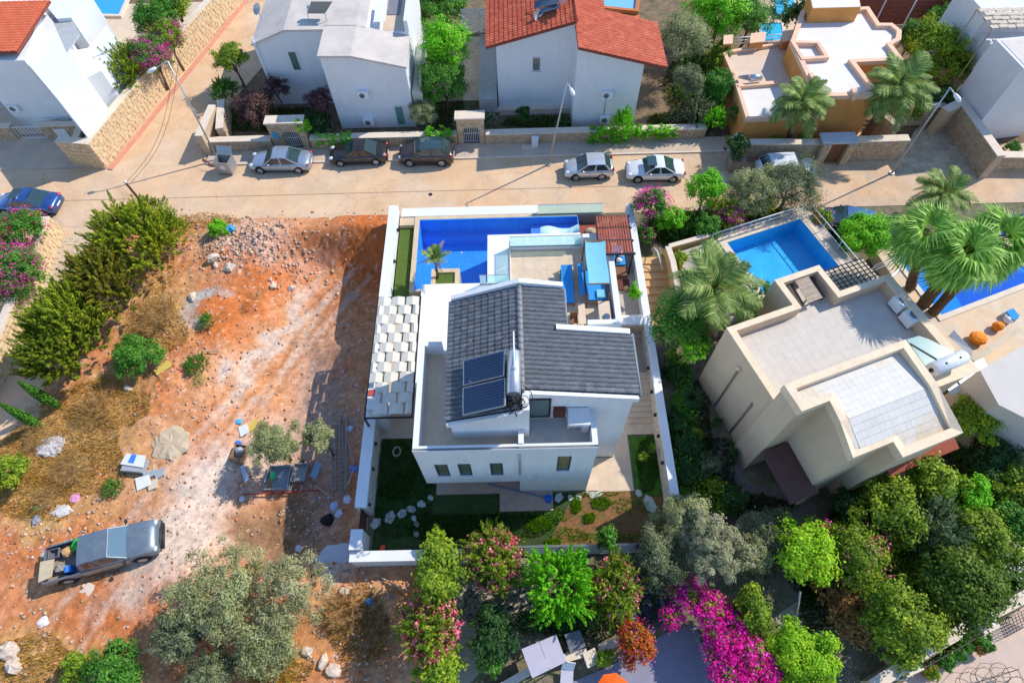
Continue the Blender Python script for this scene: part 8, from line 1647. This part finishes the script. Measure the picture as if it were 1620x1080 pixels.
# pickup
def pickup():
 global WORLDPARTS; WORLDPARTS = False
 a, b = P(80, 888, .5), P(256, 838, .5); c = (a+b)/2; h = math.atan2(b.y-a.y, b.x-a.x); t = thing('pickup_truck', 'dusty grey blue double cab pickup truck with loaded bed on the red soil', 'pickup truck', (P(168, 872, .6).x, P(168, 872, .6).y, .06), h)
 pm = mat('pickup_paint', (.16, .21, .26), .35, .12, 3, metal=.35, coat=.3, col2=(.27, .27, .26), thr=(.5, .8)); dust = mat('dusty_paint', (.34, .27, .20), .7, .2, 3)
 hl, hw = 2.85, .98
 def loft(prof, mt, name, dz=.30):
  vs = []; fs = []; n = 13
  for x, z, wf in prof: w_ = hw*wf; row = [(x, -w_*.93, dz+.05), (x, -w_, dz+.22), (x, -w_, z*.72), (x, -w_*.97, z*.92), (x, -w_*.88, z*.995), (x, -w_*.45, z*1.02), (x, 0, z*1.03)]; vs += row+[(a_, -b_, c_) for a_, b_, c_ in row[:-1][::-1]]
  for i in range(len(prof)-1):
   for j in range(n-1): q = i*n+j; fs.append((q, q+1, q+n+1, q+n)[::-1])
   fs.append((i*n, i*n+n, i*n+n+n-1, i*n+n-1)[::-1])
  fs.append(tuple(range(n))); fs.append(tuple((len(prof)-1)*n+j for j in range(n))[::-1]); m = MB(); m.add(vs, fs, 0, True); return m.build(name, mt, t)
 loft([(-.35, 1.16, 1.0), (.8, 1.16, 1.0), (1.25, 1.18, 1.0), (1.7, 1.16, .99), (2.3, 1.1, .97), (2.7, 1.0, .93), (hl, .72, .86)], pm, 'body')
 zb, zr = 1.13, 1.78; x1, x2, x3, x4 = 1.45, .75, -.75, -.95; wb, wr_ = .9, .76
 c = [(x4, -wb, zb-.1), (x1, -wb, zb), (x1, wb, zb), (x4, wb, zb-.1), (x3, -wr_, zr), (x2, -wr_, zr), (x2, wr_, zr), (x3, wr_, zr)]
 m = MB(); m.add(c, [(0, 1, 5, 4), (1, 2, 6, 5), (2, 3, 7, 6), (3, 0, 4, 7)]); m.box(-.95, -.34, -.96, .96, .5, 1.05); m.build('cab', pm, t)
 m = MB(); rv = [(x3+(x2-x3)*i/5, -wr_+2*wr_*j/6, zr+.03*sin(pi*j/6)+.03*sin(pi*i/5)) for i in range(6) for j in range(7)]; m.add(rv, [(i*7+j, i*7+7+j, i*7+8+j, i*7+1+j) for i in range(5) for j in range(6)], 0, True); m.build('roof', pm, t)
 def pane(q, ins, nm, off=.012):
  q = [Vector(v) for v in q]; ce = sum(q, Vector())/4; n_ = (q[1]-q[0]).cross(q[3]-q[0]).normalized(); n_ = n_ if n_.dot(ce-Vector((0, 0, 1))) > 0 else -n_; m_ = MB(); r = [ce+(v-ce)*ins+n_*off for v in q]; m_.add(r+[v-n_*.02 for v in r], [(0, 1, 2, 3), (0, 4, 5, 1), (1, 5, 6, 2), (2, 6, 7, 3), (3, 7, 4, 0)]); m_.build(nm, DARKGLASS if nm != 'windscreen' else mat('sky_glass', (.10, .16, .2), .05, .05, 2, spec=1, coat=.5), t)
 pane([c[1], c[2], c[6], c[5]], .96, 'windscreen'); pane([c[3], c[0], c[4], c[7]], .85, 'rear_window')
 for i0, i1, i2, i3 in ((0, 1, 5, 4), (3, 2, 6, 7)):
  A, B, C_, D = [Vector(c[i]) for i in (i0, i1, i2, i3)]
  for u0, u1 in ((.08, .45), (.5, .86)): pane([A.lerp(B, u0), A.lerp(B, u1), D.lerp(C_, u1), D.lerp(C_, u0)], .84, 'side_window')
 # bed
 m = MB(); m.box(-hl, -.96, -.96, .96, .55, .62); m.build('bed_floor', dust, t)
 for b_ in ((-hl, -.96, -.98, -.90), (-hl, -.96, .90, .98)): m = MB(); m.box(b_[0], b_[1], b_[2], b_[3], .5, 1.08); m.build('bed_side', pm, t)
 m = MB(); m.box(-hl-.05, -hl+.02, -.9, .9, .5, 1.05); m.build('tailgate', pm, t); m = MB(); m.box(-hl-.15, -hl-.05, -.85, .85, .42, .55); m.build('rear_bumper', METAL, t)
 m = MB(); m.tube([(hl+.12, -.75, .6), (hl+.2, -.3, .85), (hl+.2, .3, .85), (hl+.12, .75, .6)], .05, 6); m.tube([(hl+.1, -.7, .45), (hl+.1, .7, .45)], .08, 6); m.build('bull_bar', DARKMETAL, t)
 for s_ in (-1, 1):
  m = MB(); m.ball((2.72, s_*.72, .86), (.13, .18, .10), 8); m.build('headlight', flat('headlamp', (.6, .63, .66)), t); m = MB(); m.ball((1.35, s_*1.12, 1.2), (.08, .14, .12), 8); m.build('mirror', DARKMETAL, t); m = MB(); m.bar((1.3, s_*.95, 1.15), (1.35, s_*1.1, 1.2), .04); m.build('mirror_arm', DARKMETAL, t); m = MB(); m.box(-hl-.06, -hl+.03, s_*.86-.07, s_*.86+.07, .7, 1.0); m.build('tail_light', flat('tail_red', (.50, .01, .015)), t)
  m = MB(); m.box(-.95, 1.4, s_*.995-.01, s_*.995+.01, .5, .95); m.build('door_panel', dust, t)
  for xw in (1.85, -1.95):
   r = .39; ar = MB(); ar.tube([(xw, s_*.7, r+.06), (xw, s_*.985, r+.06)], r*1.15, 20); ar.build('wheel_arch', flat('arch_black', (.015, .015, .015)), t)
   wm = MB(); wm.tube([(xw, s_*.76, r), (xw, s_*1.0, r)], r, 18); wo = wm.build('wheel', RUBBER, t); rm = MB(); rm.tube([(xw, s_*.97, r), (xw, s_*1.015, r)], r*.6, 14); rm.build('rim', METAL, wo)
 for s_ in (-.5, -.15, .2, .5): m = MB(); m.bar((1.62, s_, 1.19), (2.5, s_*.9, 1.1), .012); m.build('hood_crease', pm, t)
 WORLDPARTS = True; return t, h
pk, hh = pickup(); FP_ = Frame(hh, tuple(pk.location.xy))
def onbed(name, label, cat, fn):
 m = MB(); mt = fn(m); o = m.build(name, mt); tagt(o, label, cat)
def bedpt(x, y, z): q = FP_(x, y); return (q.x, q.y, z+.06)
def board(m): m.slab(bedpt(-3.0, .0-.85, 1.15), bedpt(-2.35, -.75, 1.15), bedpt(-2.25, .15, 1.22), bedpt(-2.95, .2, 1.22), .05); return mat('pale_board', (.52, .42, .28), .8, .15, 4)
onbed('board', 'pale rounded board laid across the rear of the pickup bed', 'board', board)
onbed('jerrycan', 'blue plastic jerrycan in the pickup bed', 'jerrycan', lambda m: (m.box(-1.75, -1.45, -.7, -.35, .62, 1.15, fr=FP_), flat('can_blue', (.05, .22, .62)))[1])
onbed('cement_sack', 'orange brown sack in the pickup bed near the green net', 'sack', lambda m: (m.ball(bedpt(-1.75, .45, .95), (.32, .28, .2), 9, 0, .1, 2), flat('sack_tan', (.60, .35, .14), .9))[1])
onbed('green_net', 'bright green net bundle stuffed behind the pickup cab', 'net', lambda m: (m.ball(bedpt(-1.15, .6, 1.1), (.25, .38, .25), 9, 0, .25, 5), flat('net_green', (.02, .42, .04), .9))[1])
onbed('cement_sack', 'grey sack lying in the middle of the pickup bed', 'sack', lambda m: (m.ball(bedpt(-2.1, -.35, .85), (.35, .25, .2), 9, 0, .2, 8), flat('sack_grey', (.30, .27, .24), .9))[1])
onbed('crate', 'dark plastic crate in the rear corner of the pickup bed', 'crate', lambda m: (ring(m, FP_.poly([(-2.75, .3), (-2.2, .3), (-2.2, .8), (-2.75, .8)]), .04, .68, 1.05), m.box(-2.72, -2.23, .33, .77, .66, .72, fr=FP_), flat('crate_grey', (.16, .15, .18)))[2])
# ================================================================ BUILDERS RUBBISH
def slab_at(name, label, cat, pts, z, th, mt): m = MB(); q = [LP(x, y) for x, y in pts]; z0 = sum(p.z for p in q)/4; m.slab(*[Vector((p.x, p.y, z0+z+d)) for p, d in zip(q, (0, .03, .03, 0))][::-1], th); o = m.build(name, mt); tagt(o, label, cat); return o
PALB = mat('white_panel', (.68, .69, .70), .6, .08, 3); GRYB = mat('grey_panel', (.34, .36, .38), .6, .1, 3)
c1 = thing('packing_crate', 'white topped packing crate with blue marks on a pallet in the plot', 'crate', LP(219, 735)); q = LP(219, 738)
WORLDPARTS = False; c1.location = q; c1.rotation_euler.z = -.1; obx(c1, 'crate_side', GRYB, (-.6, .65, -.45, .35, .12, .55)); m = MB(); m.slab((-.72, -.1, .62), (.7, -.2, .62), (.62, .5, .68), (-.55, .55, .68), .05); m.build('crate_top', PALB, c1); m = MB(); m.slab((-.25, .05, .69), (.1, .03, .69), (.1, .5, .72), (-.2, .52, .72), .01); m.build('blue_print', flat('print_blue', (.05, .20, .60)), c1)
for k in range(4): obx(c1, 'pallet_board', mat('pallet_wood', (.55, .34, .14), .8, .2, 5), (-.75, .8, -.62+k*.3, -.5+k*.3, .0, .1))
WORLDPARTS = True
for pts, lb, mt in (([(215, 757), (238, 752), (240, 768), (218, 777)], 'left pale board of the dumped group below the packing crate', PALB), ([(236, 762), (251, 757), (250, 772), (236, 777)], 'small pale board right of the left one in the dumped group', mat('cream_board', (.60, .52, .40))), ([(243, 745), (260, 740), (262, 752), (249, 759)], 'grey square board at the top right of the dumped group', GRYB), ([(226, 750), (243, 744), (247, 752), (232, 758)], 'dark grey board at the top of the dumped group', GRYB)): slab_at('board', lb, 'board', pts, .12, .07, mt)
slab_at('board', 'yellow plank lying beside the round green shrub', 'plank', [(245, 588), (268, 571), (273, 579), (250, 595)], .12, .06, mat('yellow_board', (.60, .44, .10), .8, .15, 4))
slab_at('board', 'pale square panel near the left olive tree', 'board', [(377, 676), (392, 671), (397, 686), (382, 692)], .15, .05, PALB)
slab_at('board', 'yellow tinted panel behind the pale square panel', 'board', [(388, 672), (408, 663), (414, 674), (396, 684)], .1, .05, mat('yellow_board', (.60, .44, .10)))
slab_at('board', 'long pale blue plank pointing down beside the rubbish box', 'plank', [(379, 738), (386, 735), (397, 761), (390, 765)], .15, .05, flat('pale_blue', (.50, .58, .72)))
bx_ = thing('cardboard_box', 'open brown cardboard box at the left foot of the left olive tree', 'box', LP(382, 718)); q = LP(382, 718); m = MB(); ring(m, [(q.x-.45, q.y-.55), (q.x+.3, q.y-.7), (q.x+.5, q.y+.35), (q.x-.25, q.y+.5)], .04, q.z, q.z+.55); m.build('box_side', flat('card_brown', (.30, .19, .11), .9), bx_); m = MB(); m.ball((q.x, q.y+.1, q.z+.3), (.32, .3, .25), 8, 0, .2, 3); m.build('contents', flat('grey_bag', (.35, .38, .42)), bx_)
def blobt(name, label, cat, px, py, r, col, h=.5, seed=0, el=1.0, z=0): q = LP(px, py) if px < 640 else P(px, py); R_ = r*MPP(px, py); m = MB(); m.ball((q.x, q.y, q.z+R_*h*.25+z), (R_*el, R_, R_*h), 18 if r > 15 else 11, 0, .22, seed); tagt(m.build(name, flat(name+'_%d' % (px*7+py), col, .7)), label, cat)
blobt('plastic_barrel', 'blue plastic barrel beside the vivid green bush at the top of the plot', 'barrel', 365, 364, 8, (.06, .32, .68), .9, 1)
blobt('plastic_bag', 'blue plastic bag behind the cardboard box', 'bag', 378, 703, 6, (.03, .16, .62), .8, 2)
blobt('plastic_bag', 'small blue rag near the pale square panel', 'rag', 378, 667, 5, (.05, .38, .65), .3, 4)
blobt('plastic_sheet', 'crumpled white plastic sheet on the dry grass at the left', 'sheet', 82, 708, 18, (.58, .56, .58), .2, 5, 1.3)
blobt('tarpaulin', 'crumpled beige tarpaulin heap in the middle of the plot', 'tarpaulin', 272, 702, 27, (.52, .40, .27), .16, 6, 1.05)
blobt('rubbish_bag', 'black rubbish bag near the rusty gate', 'bag', 519, 822, 11, (.012, .012, .015), .6, 7)
blobt('plastic_bag', 'pale blue plastic sheet bundle by the garden wall', 'bag', 528, 800, 8, (.40, .52, .70), .4, 8)
blobt('plastic_bag', 'white plastic bag lying left of the black rubbish bag', 'bag', 383, 789, 5, (.7, .72, .76), .6, 9)
blobt('plastic_bag', 'pink plastic bag in the litter above the pickup', 'bag', 118, 788, 8, (.72, .30, .52), .4, 10)
blobt('plastic_bag', 'small green plastic piece in the litter above the pickup', 'bag', 58, 804, 4, (.03, .6, .08), .5, 11)
blobt('cement_sack', 'white cement sack in the litter above the pickup', 'sack', 100, 808, 11, (.62, .60, .57), .35, 12, 1.5)
blobt('rubbish_bag', 'grey bag beside the litter heap left of the pickup', 'bag', 58, 822, 8, (.26, .26, .30), .6, 13)
blobt('plastic_bag', 'crumpled white and violet paper on the red soil below the pickup', 'paper', 70, 982, 8, (.75, .70, .78), .2, 14, 1.3)
blobt('plastic_bag', 'bright blue plastic bag at the right side of the rubble gully', 'bag', 585, 950, 6, (.05, .30, .75), .6, 15)
blobt('plaster_spill', 'round white plaster spill on the red soil below the pickup', 'plaster', 138, 932, 11, (.66, .54, .46), .04, 16)
blobt('ash_heap', 'bright white ash spill under the south west wall corner', 'ash', 535, 886, 24, (.56, .56, .60), .03, 17, 1.5)
wb = thing('wheelbarrow', 'wheelbarrow with bent tubular handles below the right olive tree', 'wheelbarrow', LP(478, 752)); q = LP(478, 752); m = MB(); ring(m, [(q.x-.5, q.y-.55), (q.x+.4, q.y-.5), (q.x+.45, q.y+.6), (q.x-.4, q.y+.6)], .04, q.z+.3, q.z+.6); m.box(q.x-.42, q.x+.4, q.y-.5, q.y+.55, q.z+.28, q.z+.32); m.build('tray', METAL, wb)
for s_ in (-.35, .3): m = MB(); m.tube([(q.x+s_, q.y-.5, q.z+.3), (q.x+s_-.05, q.y-1.0, q.z+.45), (q.x+s_-.15, q.y-1.2, q.z+.4)], .025, 6); m.build('handle', METAL, wb)
m = MB(); m.tube([(q.x-.05, q.y+.75, q.z+.2), (q.x+.05, q.y+.75, q.z+.2)], .2, 14); m.build('wheel', RUBBER, wb)
tb2 = thing('mortar_tub', 'long grey mortar tub with green bottles under the left olive tree', 'tub', LP(445, 760)); q = LP(442, 762); m = MB(); ring(m, [(q.x-.8, q.y-.6), (q.x+.75, q.y-.6), (q.x+.75, q.y+.9), (q.x-.6, q.y+.9)], .05, q.z, q.z+.5); m.box(q.x-.75, q.x+.7, q.y-.55, q.y+.85, q.z, q.z+.1); m.build('tub_shell', GRYB, tb2)
blobt('plastic_bottles', 'heap of bright green plastic bottles in the mortar tub', 'bottles', 436, 755, 7, (.05, .62, .22), .8, 20, .7, .35)
slab_at('board', 'blue grey metal sheet leaning under the right olive tree', 'sheet', [(493, 757), (503, 733), (512, 737), (503, 760)], .4, .05, flat('steel_blue', (.22, .32, .42)))
rdp = MB(); a, b = LP(385, 783), LP(512, 776); rdp.tube([a+Vector((0, 0, .15)), b+Vector((0, 0, .15))], .045, 6); tagt(rdp.build('steel_pipe', flat('rust_red', (.40, .05, .05))), 'long rusty red pipe lying below the olive trees', 'pipe')
# bundles of planks and bars along the wall
rr = random.Random(9)
for i in range(9):
 x0 = 527+i*3.0+rr.uniform(-1, 1); a, b = LP(x0, 655+rr.uniform(0, 25)), LP(x0+rr.uniform(-2, 3), 770+rr.uniform(0, 18)); m = MB(); m.bar(a+Vector((0, 0, .12+.03*(i % 3))), b+Vector((0, 0, .12+.03*(i % 3))), .05)
 tagt(m.build('timber_plank', PALEWOOD if i % 2 else mat('grey_timber', (.30, .28, .27), .85, .2, 5)), '%s long narrow timber from the left in the bundle along the garden wall' % ['first', 'second', 'third', 'fourth', 'fifth', 'sixth', 'seventh', 'eighth', 'last'][i], 'plank', 'timbers stacked along the wall')
for k in range(14): 
 a = LP(533, 690+k*7); m = MB(); m.bar(a+Vector((-.2, 0, .22)), a+Vector((.45, .03, .22)), .03); tagt(m.build('ladder_rung', PALEWOOD), '%s short cross batten from the top over the bundle of timbers' % ['first', 'second', 'third', 'fourth', 'fifth', 'sixth', 'seventh', 'eighth', 'ninth', 'tenth', 'eleventh', 'twelfth', 'thirteenth', 'last'][k], 'batten', 'battens over the timber bundle')
fr0 = thing('timber_square', 'small square timber frame right of the right olive tree', 'frame', LP(533, 660)); q = [LP(x, y)+Vector((0, 0, .25)) for x, y in ((526, 652), (541, 653), (538, 674), (524, 672))]
for k in range(4): m = MB(); m.bar(q[k], q[(k+1) % 4], .06); m.build('frame_bar', PALEWOOD, fr0)
for i, (a, b) in enumerate((((560, 665), (570, 680)), ((552, 700), (562, 735)), ((560, 745), (552, 770)), ((530, 790), (500, 770)), ((540, 905), (610, 885)), ((590, 905), (640, 935)), ((268, 405), (300, 395)), ((325, 558), (350, 558)))):
 a, b = LP(*a), LP(*b); m = MB(); m.bar(a+Vector((0, 0, .2)), b+Vector((0, 0, .3)), .07); tagt(m.build('timber_offcut', PALEWOOD), ['short offcut at the top of the wall side rubbish', 'yellowish offcut halfway along the wall side rubbish', 'short leaning offcut near the bottom of the timber bundle', 'crossed stick below the wheelbarrow', 'long plank in front of the garden wall corner', 'plank leading to the dark gully', 'thin stick at the left of the stone heap', 'thin pipe on the rubble bank between the weeds'][i], 'offcut')
for i, (px, py, r, c_) in enumerate(((553, 678, 6, (.5, .6, .75)), (560, 742, 7, (.10, .25, .6)), (536, 812, 7, (.55, .60, .68)), (472, 868, 6, (.6, .62, .66)), (549, 790, 8, (.6, .65, .72)))): blobt('rubbish_piece', ['pale blue packet beside the wall near the pergola corner', 'blue tarp scrap halfway along the wall', 'pale bucket like scrap by the rusty gate', 'white scrap of board near the ash spill', 'folded white sheet at the end of the timber bundle'][i], 'rubbish', px, py, r, c_, .4, 30+i)
rb2 = MB(); a, b = P(606, 862, .6), P(600, 888, .4); rb2.slab(a+Vector((-.12, 0, 0)), b+Vector((-.12, 0, 0)), b+Vector((.12, 0, 0)), a+Vector((.12, 0, 0)), .06); tagt(rb2.build('red_board', flat('signal_red', (.62, .06, .03))), 'red board leaning at the garden wall beside the citrus tree', 'board')
# ================================================================ SOUTH GARDENS
GP = Frame(RF.a)
mb = MB(); mb.sheet(PP([(735, 890), (840, 880), (850, 960), (800, 1020), (735, 1090), (700, 1090), (700, 930)], 0), .012); struct('gravel', mb, GRAVEL)
mb = MB(); mb.sheet(PP([(950, 1100), (985, 1040), (1055, 1000), (1100, 985), (1130, 1085), (1135, 1110)], 0), .03); struct('patio', mb, mat('violet_slate', (.24, .23, .30), .8, .12, 2, col2=(.40, .33, .36), thr=(.6, .75)))
mb = MB(); mb.sheet(PP([(850, 1100), (960, 1055), (1000, 1035), (1040, 1100)], 0), .034); struct('patio', mb, mat('violet_slate', (.24, .23, .30)))
mb = MB(); mb.sheet(PP([(992, 878), (1040, 876), (1062, 985), (1012, 1000)], 0), .02); struct('path', mb, mat('dark_slate_path', (.07, .09, .11), .8, .3, 3, .2, 12))
for a, b, lb in (((998, 905), (1008, 990), 'dark metal garden railing on the left of the slate path'), ((1040, 880), (1052, 985), 'dark metal garden railing on the right of the slate path')): rail('path_railing', lb, [P(*a, .9).xy, P(*b, .9).xy], 0, .9, flat('blue_grey_metal', (.16, .20, .26), .4), step=.8, bars=2, r=.022)
t = rail('path_railing', 'black metal gate frame at the upper end of the slate path', [P(985, 862, 1.2).xy, P(1020, 860, 1.2).xy, P(1022, 880, 1.2).xy], 0, 1.2, DARKMETAL, step=.5, bars=2, r=.025)
rail('path_railing', 'pale metal railing along the low wall beside the magenta bougainvillea', [P(1092, 985, .9).xy, P(1140, 1085, .9).xy], 0, .9, METAL, step=1, bars=2, r=.025)
stone_wall('cream coped garden wall crossing the bottom below the grey canopy', [P(765, 1110, .7).xy, P(853, 1058, .7).xy, P(930, 1036, .7).xy], .3, .7, m=None, core=COPING, name='garden_wall')
stone_wall('cream coped garden wall between pedestal and red leaved shrub', [P(950, 1030, .7).xy, P(1000, 1012, .7).xy], .3, .7, m=None, core=COPING, name='garden_wall')
cn = thing('canopy', 'pale lilac grey square fabric canopy in two halves at the bottom of the south garden', 'canopy', (*P(860, 1040).xy, 0)); A_, B_, C_, D_ = [P(x, y, 2.0) for x, y in ((825, 1026), (880, 1003), (896, 1046), (842, 1072))]; CM = mat('lilac_fabric', (.44, .41, .48), .8, .06, 2)
for q in ((A_, A_.lerp(B_, .5), D_.lerp(C_, .5), D_), (A_.lerp(B_, .51), B_, C_, D_.lerp(C_, .51))): m = MB(); m.slab(*[v+Vector((0, 0, 0)) for v in q][::-1], .04); m.build('roof_panel', CM, cn)
for p in (A_, B_, C_, D_): m = MB(); m.bar((p.x, p.y, 0), (p.x, p.y, 1.95), .05); m.build('post', DARKMETAL, cn)
c2 = thing('garden_table', 'dark grey square garden table top right of the lilac canopy', 'table', (*P(908, 1016).xy, 0)); A_, B_, C_, D_ = [P(x, y, 1.0) for x, y in ((893, 1003), (917, 996), (927, 1022), (902, 1032))]
for i, q in enumerate(((A_, A_.lerp(B_, .5), D_.lerp(C_, .5), D_), (A_.lerp(B_, .5), B_, C_, D_.lerp(C_, .5)))): m = MB(); m.slab(*list(q)[::-1], .04); m.build('table_top', mat('slate_table', (.15, .16, .19), .7, .15, 3), c2)
for p in (A_, B_, C_, D_): m = MB(); m.bar((p.x, p.y, 0), (p.x, p.y, .95), .05); m.build('leg', DARKMETAL, c2)
pd = thing('pedestal', 'white square pedestal beside the small yellow green shrub', 'pedestal', (*P(936, 1042).xy, 0)); m = MB(); q = PP([(924, 1034), (940, 1026), (947, 1046), (931, 1054)], .9); m.prism(q, 0, .84); m.build('pedestal_block', WHITE2, pd); m = MB(); m.prism(offset(q, -.05), .84, .9); m.build('pedestal_cap', COPING, pd)
up_ = thing('parasol', 'bright orange parasol top cut by the bottom edge', 'parasol', (*P(960, 1085).xy, 0)); c = P(970, 1094, 2.2); m = MB(); vs = [c+Vector((0, 0, .25))]+[c+Vector((cos(k*pi/4+.5)*.8, sin(k*pi/4+.5)*.8, 0)) for k in range(8)]; m.add(vs, [(0, 1+k, 1+(k+1) % 8) for k in range(8)]); m.build('canopy', flat('orange_canvas', (.85, .12, .01), .8), up_); m = MB(); m.bar((c.x, c.y, 0), (c.x, c.y, 2.3), .04); m.build('pole', METAL, up_)
dc = thing('deck_chair', 'pale deck chair on the slate patio near the orange parasol', 'deck chair', (*P(895, 1072).xy, 0)); q = P(895, 1072, .4); m = MB(); m.slab((q.x-.3, q.y-.4, .3), (q.x+.3, q.y-.5, .3), (q.x+.4, q.y+.3, .4), (q.x-.2, q.y+.4, .4), .05); m.build('seat', flat('pale_canvas', (.5, .48, .55)), dc); m = MB(); m.slab((q.x-.2, q.y+.4, .4), (q.x+.4, q.y+.3, .4), (q.x+.5, q.y+.6, .9), (q.x-.1, q.y+.7, .9), .04); m.build('backrest', WHITE, dc)
for dx in (-.25, .3): m = MB(); m.bar((q.x+dx, q.y-.3, 0), (q.x+dx, q.y-.3, .3), .04); m.build('leg', WHITEMETAL, dc)
# sunny path patch, leaning post
mb = MB(); mb.sheet(PP([(1225, 975), (1262, 950), (1325, 955), (1300, 1005), (1240, 1010)], 0), .02); struct('path', mb, GRAVEL)
lp_ = thing('garden_post', 'leaning grey metal post standing on the sunny path patch', 'post', (*P(1257, 992).xy, 0)); m = MB(); m.tube([P(1257, 992), P(1266, 935, 2.4)], .06, 8); m.build('post', METAL, lp_)
# south east boundary wall with lanterns, terrace and ironwork
mb = MB(); mb.sheet([P(1400, 1100).xy, P(1480, 1040).xy, P(1560, 1000).xy, P(1640, 945).xy, P(1700, 1000).xy, P(1640, 1140).xy], .03); struct('terrace', mb, mat('pink_sunlit_paving', (.60, .44, .34), .85, .1, 1.5, col2=(.54, .42, .36)))
stone_wall('cream coped garden wall running diagonally along the lower right terrace', [P(1385, 1092, .9).xy, P(1470, 1037, .9).xy, P(1560, 985, .9).xy, P(1650, 938, .9).xy], .45, .9, m=STONE, name='garden_wall', size=.3)
for i, (px, py) in enumerate(((1442, 1052), (1563, 985))):
 q = P(px, py, 1.3); t = thing('lantern_pillar', ['wall pillar with white glass lantern near the arched iron gate, lower left one', 'wall pillar with white glass lantern beside the iron grid shadow, upper right one'][i], 'lantern pillar', (q.x, q.y, 0)); pl4 = [Frame(RF.a, (q.x, q.y))(a, b) for a, b in ((-.42, -.3), (.42, -.3), (.42, .5), (-.42, .5))]
 m = MB(); m.prism(pl4, 0, 1.2); m.build('pillar', COPING, t); m = MB(); m.prism(offset(pl4, -.05), 1.2, 1.3); m.build('pillar_cap', COPING, t); m = MB(); m.box(-.18, .18, -.2, .16, 1.3, 1.36, fr=Frame(RF.a, (q.x, q.y))); m.build('lantern_base', DARKMETAL, t); m = MB(); m.box(-.14, .14, -.16, .12, 1.36, 1.62, fr=Frame(RF.a, (q.x, q.y))); m.build('lantern', WHITE, t)
def iron_rail(label, a, b, h, n, name='iron_railing'):
 t = thing(name, label, 'railing', (a.x, a.y, 0)); 
 for z in (.1, h): m = MB(); m.bar((a.x, a.y, z), (b.x, b.y, z), .04); m.build('rail', DARKMETAL, t)
 for k in range(n+1): p = a.lerp(b, k/n); m = MB(); m.bar((p.x, p.y, 0), (p.x, p.y, h), .025); m.build('bar', DARKMETAL, t)
 return t
iron_rail('black iron railing on the terrace side between the two lantern pillars', P(1452, 1062, 1.0).xy.to_3d(), P(1560, 1000, 1.0).xy.to_3d(), 1.0, 26)
iron_rail('black iron railing right of the upper lantern pillar', P(1572, 985, 1.0).xy.to_3d(), P(1650, 940, 1.0).xy.to_3d(), 1.0, 20)
dg = thing('iron_gate', 'pair of arched white metal gate hoops at the lower end of the terrace wall', 'gate', (*P(1410, 1070).xy, 0))
for dx in (0, 14): a = P(1405+dx, 1075, 0); m = MB(); m.tube([(a.x, a.y, 0), (a.x, a.y, .8), (a.x+.15, a.y+.3, 1.2), (a.x+.5, a.y+.5, 1.1), (a.x+.7, a.y+.5, .3)], .035, 6); m.build('hoop', WHITEMETAL, dg)
pg = thing('iron_pergola', 'open wrought iron table frame with scrolls casting lace shadows on the terrace', 'iron furniture', (*P(1580, 1070).xy, 0)); pg.name = 'iron_furniture'
for i, (cx, cy) in enumerate(((1535, 1078), (1560, 1070), (1583, 1063), (1603, 1070), (1612, 1085))):
 q = P(cx, cy, .8); m = MB(); m.tube([(q.x+cos(k/9*2*pi)*.42, q.y+sin(k/9*2*pi)*.42, .75+.1*sin(k)) for k in range(10)], .014, 5); m.build('scroll', DARKMETAL, pg)
 for k in range(3): a = k*2.1; m = MB(); m.bar((q.x+cos(a)*.42, q.y+sin(a)*.42, .78), (q.x+cos(a)*.5, q.y+sin(a)*.5, 0), .016); m.build('leg', DARKMETAL, pg)
m = MB(); m.bar(P(1515, 1088, .85), P(1612, 1058, .85), .035); m.build('rail', DARKMETAL, pg)
lt = thing('metal_trellis', 'dark metal lattice panel leaning at the right edge above the terrace', 'trellis', (*P(1600, 975).xy, 0)); A_, B_, C_, D_ = P(1580, 985, .9), P(1625, 962, .9), P(1632, 985, .35), P(1590, 1008, .35)
for k in range(10): u = k/9; m = MB(); m.bar(A_.lerp(B_, u), D_.lerp(C_, u), .025); m.build('bar', DARKMETAL, lt)
for k in range(6): u = k/5; m = MB(); m.bar(A_.lerp(D_, u), B_.lerp(C_, u), .025); m.build('bar', DARKMETAL, lt)
for i, (px, py, r, k) in enumerate(((1490, 1048, 15, 'mid'), (1508, 1035, 15, 'mid'), (1523, 1020, 14, 'mid'), (1470, 1065, 13, 'citrus'), (1542, 1022, 14, 'rust'))):
 q = P(px, py, .3); t = thing('potted_shrub', ['first green potted shrub from the lower lantern pillar on the terrace', 'second green potted shrub from the lower lantern pillar', 'third green potted shrub, nearest the orange one', 'yellowish potted shrub touching the lower lantern pillar', 'orange brown dried potted shrub on the terrace'][i], 'potted shrub', (q.x, q.y, .03)); WORLDPARTS = False
 m = MB(); m.tube([(0, 0, 0), (0, 0, .4)], [.2, .28], 12); m.build('pot', TERRA, t); R_ = r*MPP(px, py, .5); kk = G[k] if k != 'rust' else [(.40, .16, .03), (.55, .26, .06), (.3, .12, .03)]; link('crown', crown_mesh('crown', (0, 0, .6), (R_, R_, R_*.7), kk, .09, .5, None, 2.2, 'round', px, 5000)[0], t); WORLDPARTS = True
# overhead wires at the lane
wr2 = thing('overhead_cable', 'pair of thin overhead cables crossing above the lane toward the wooden pole', 'cable', (*P(222, 310).xy, 0))
for dx in (0, .35): m = MB(); a, b = P(199, 289, 3.3)+Vector((dx, 0, 0)), P(275, 98, 7.6)+Vector((dx, 0, 0)); m.tube([a.lerp(b, k/8)-Vector((0, 0, 1.2*sin(pi*k/8))) for k in range(9)], .012, 4); m.build('cable', RUBBER, wr2)
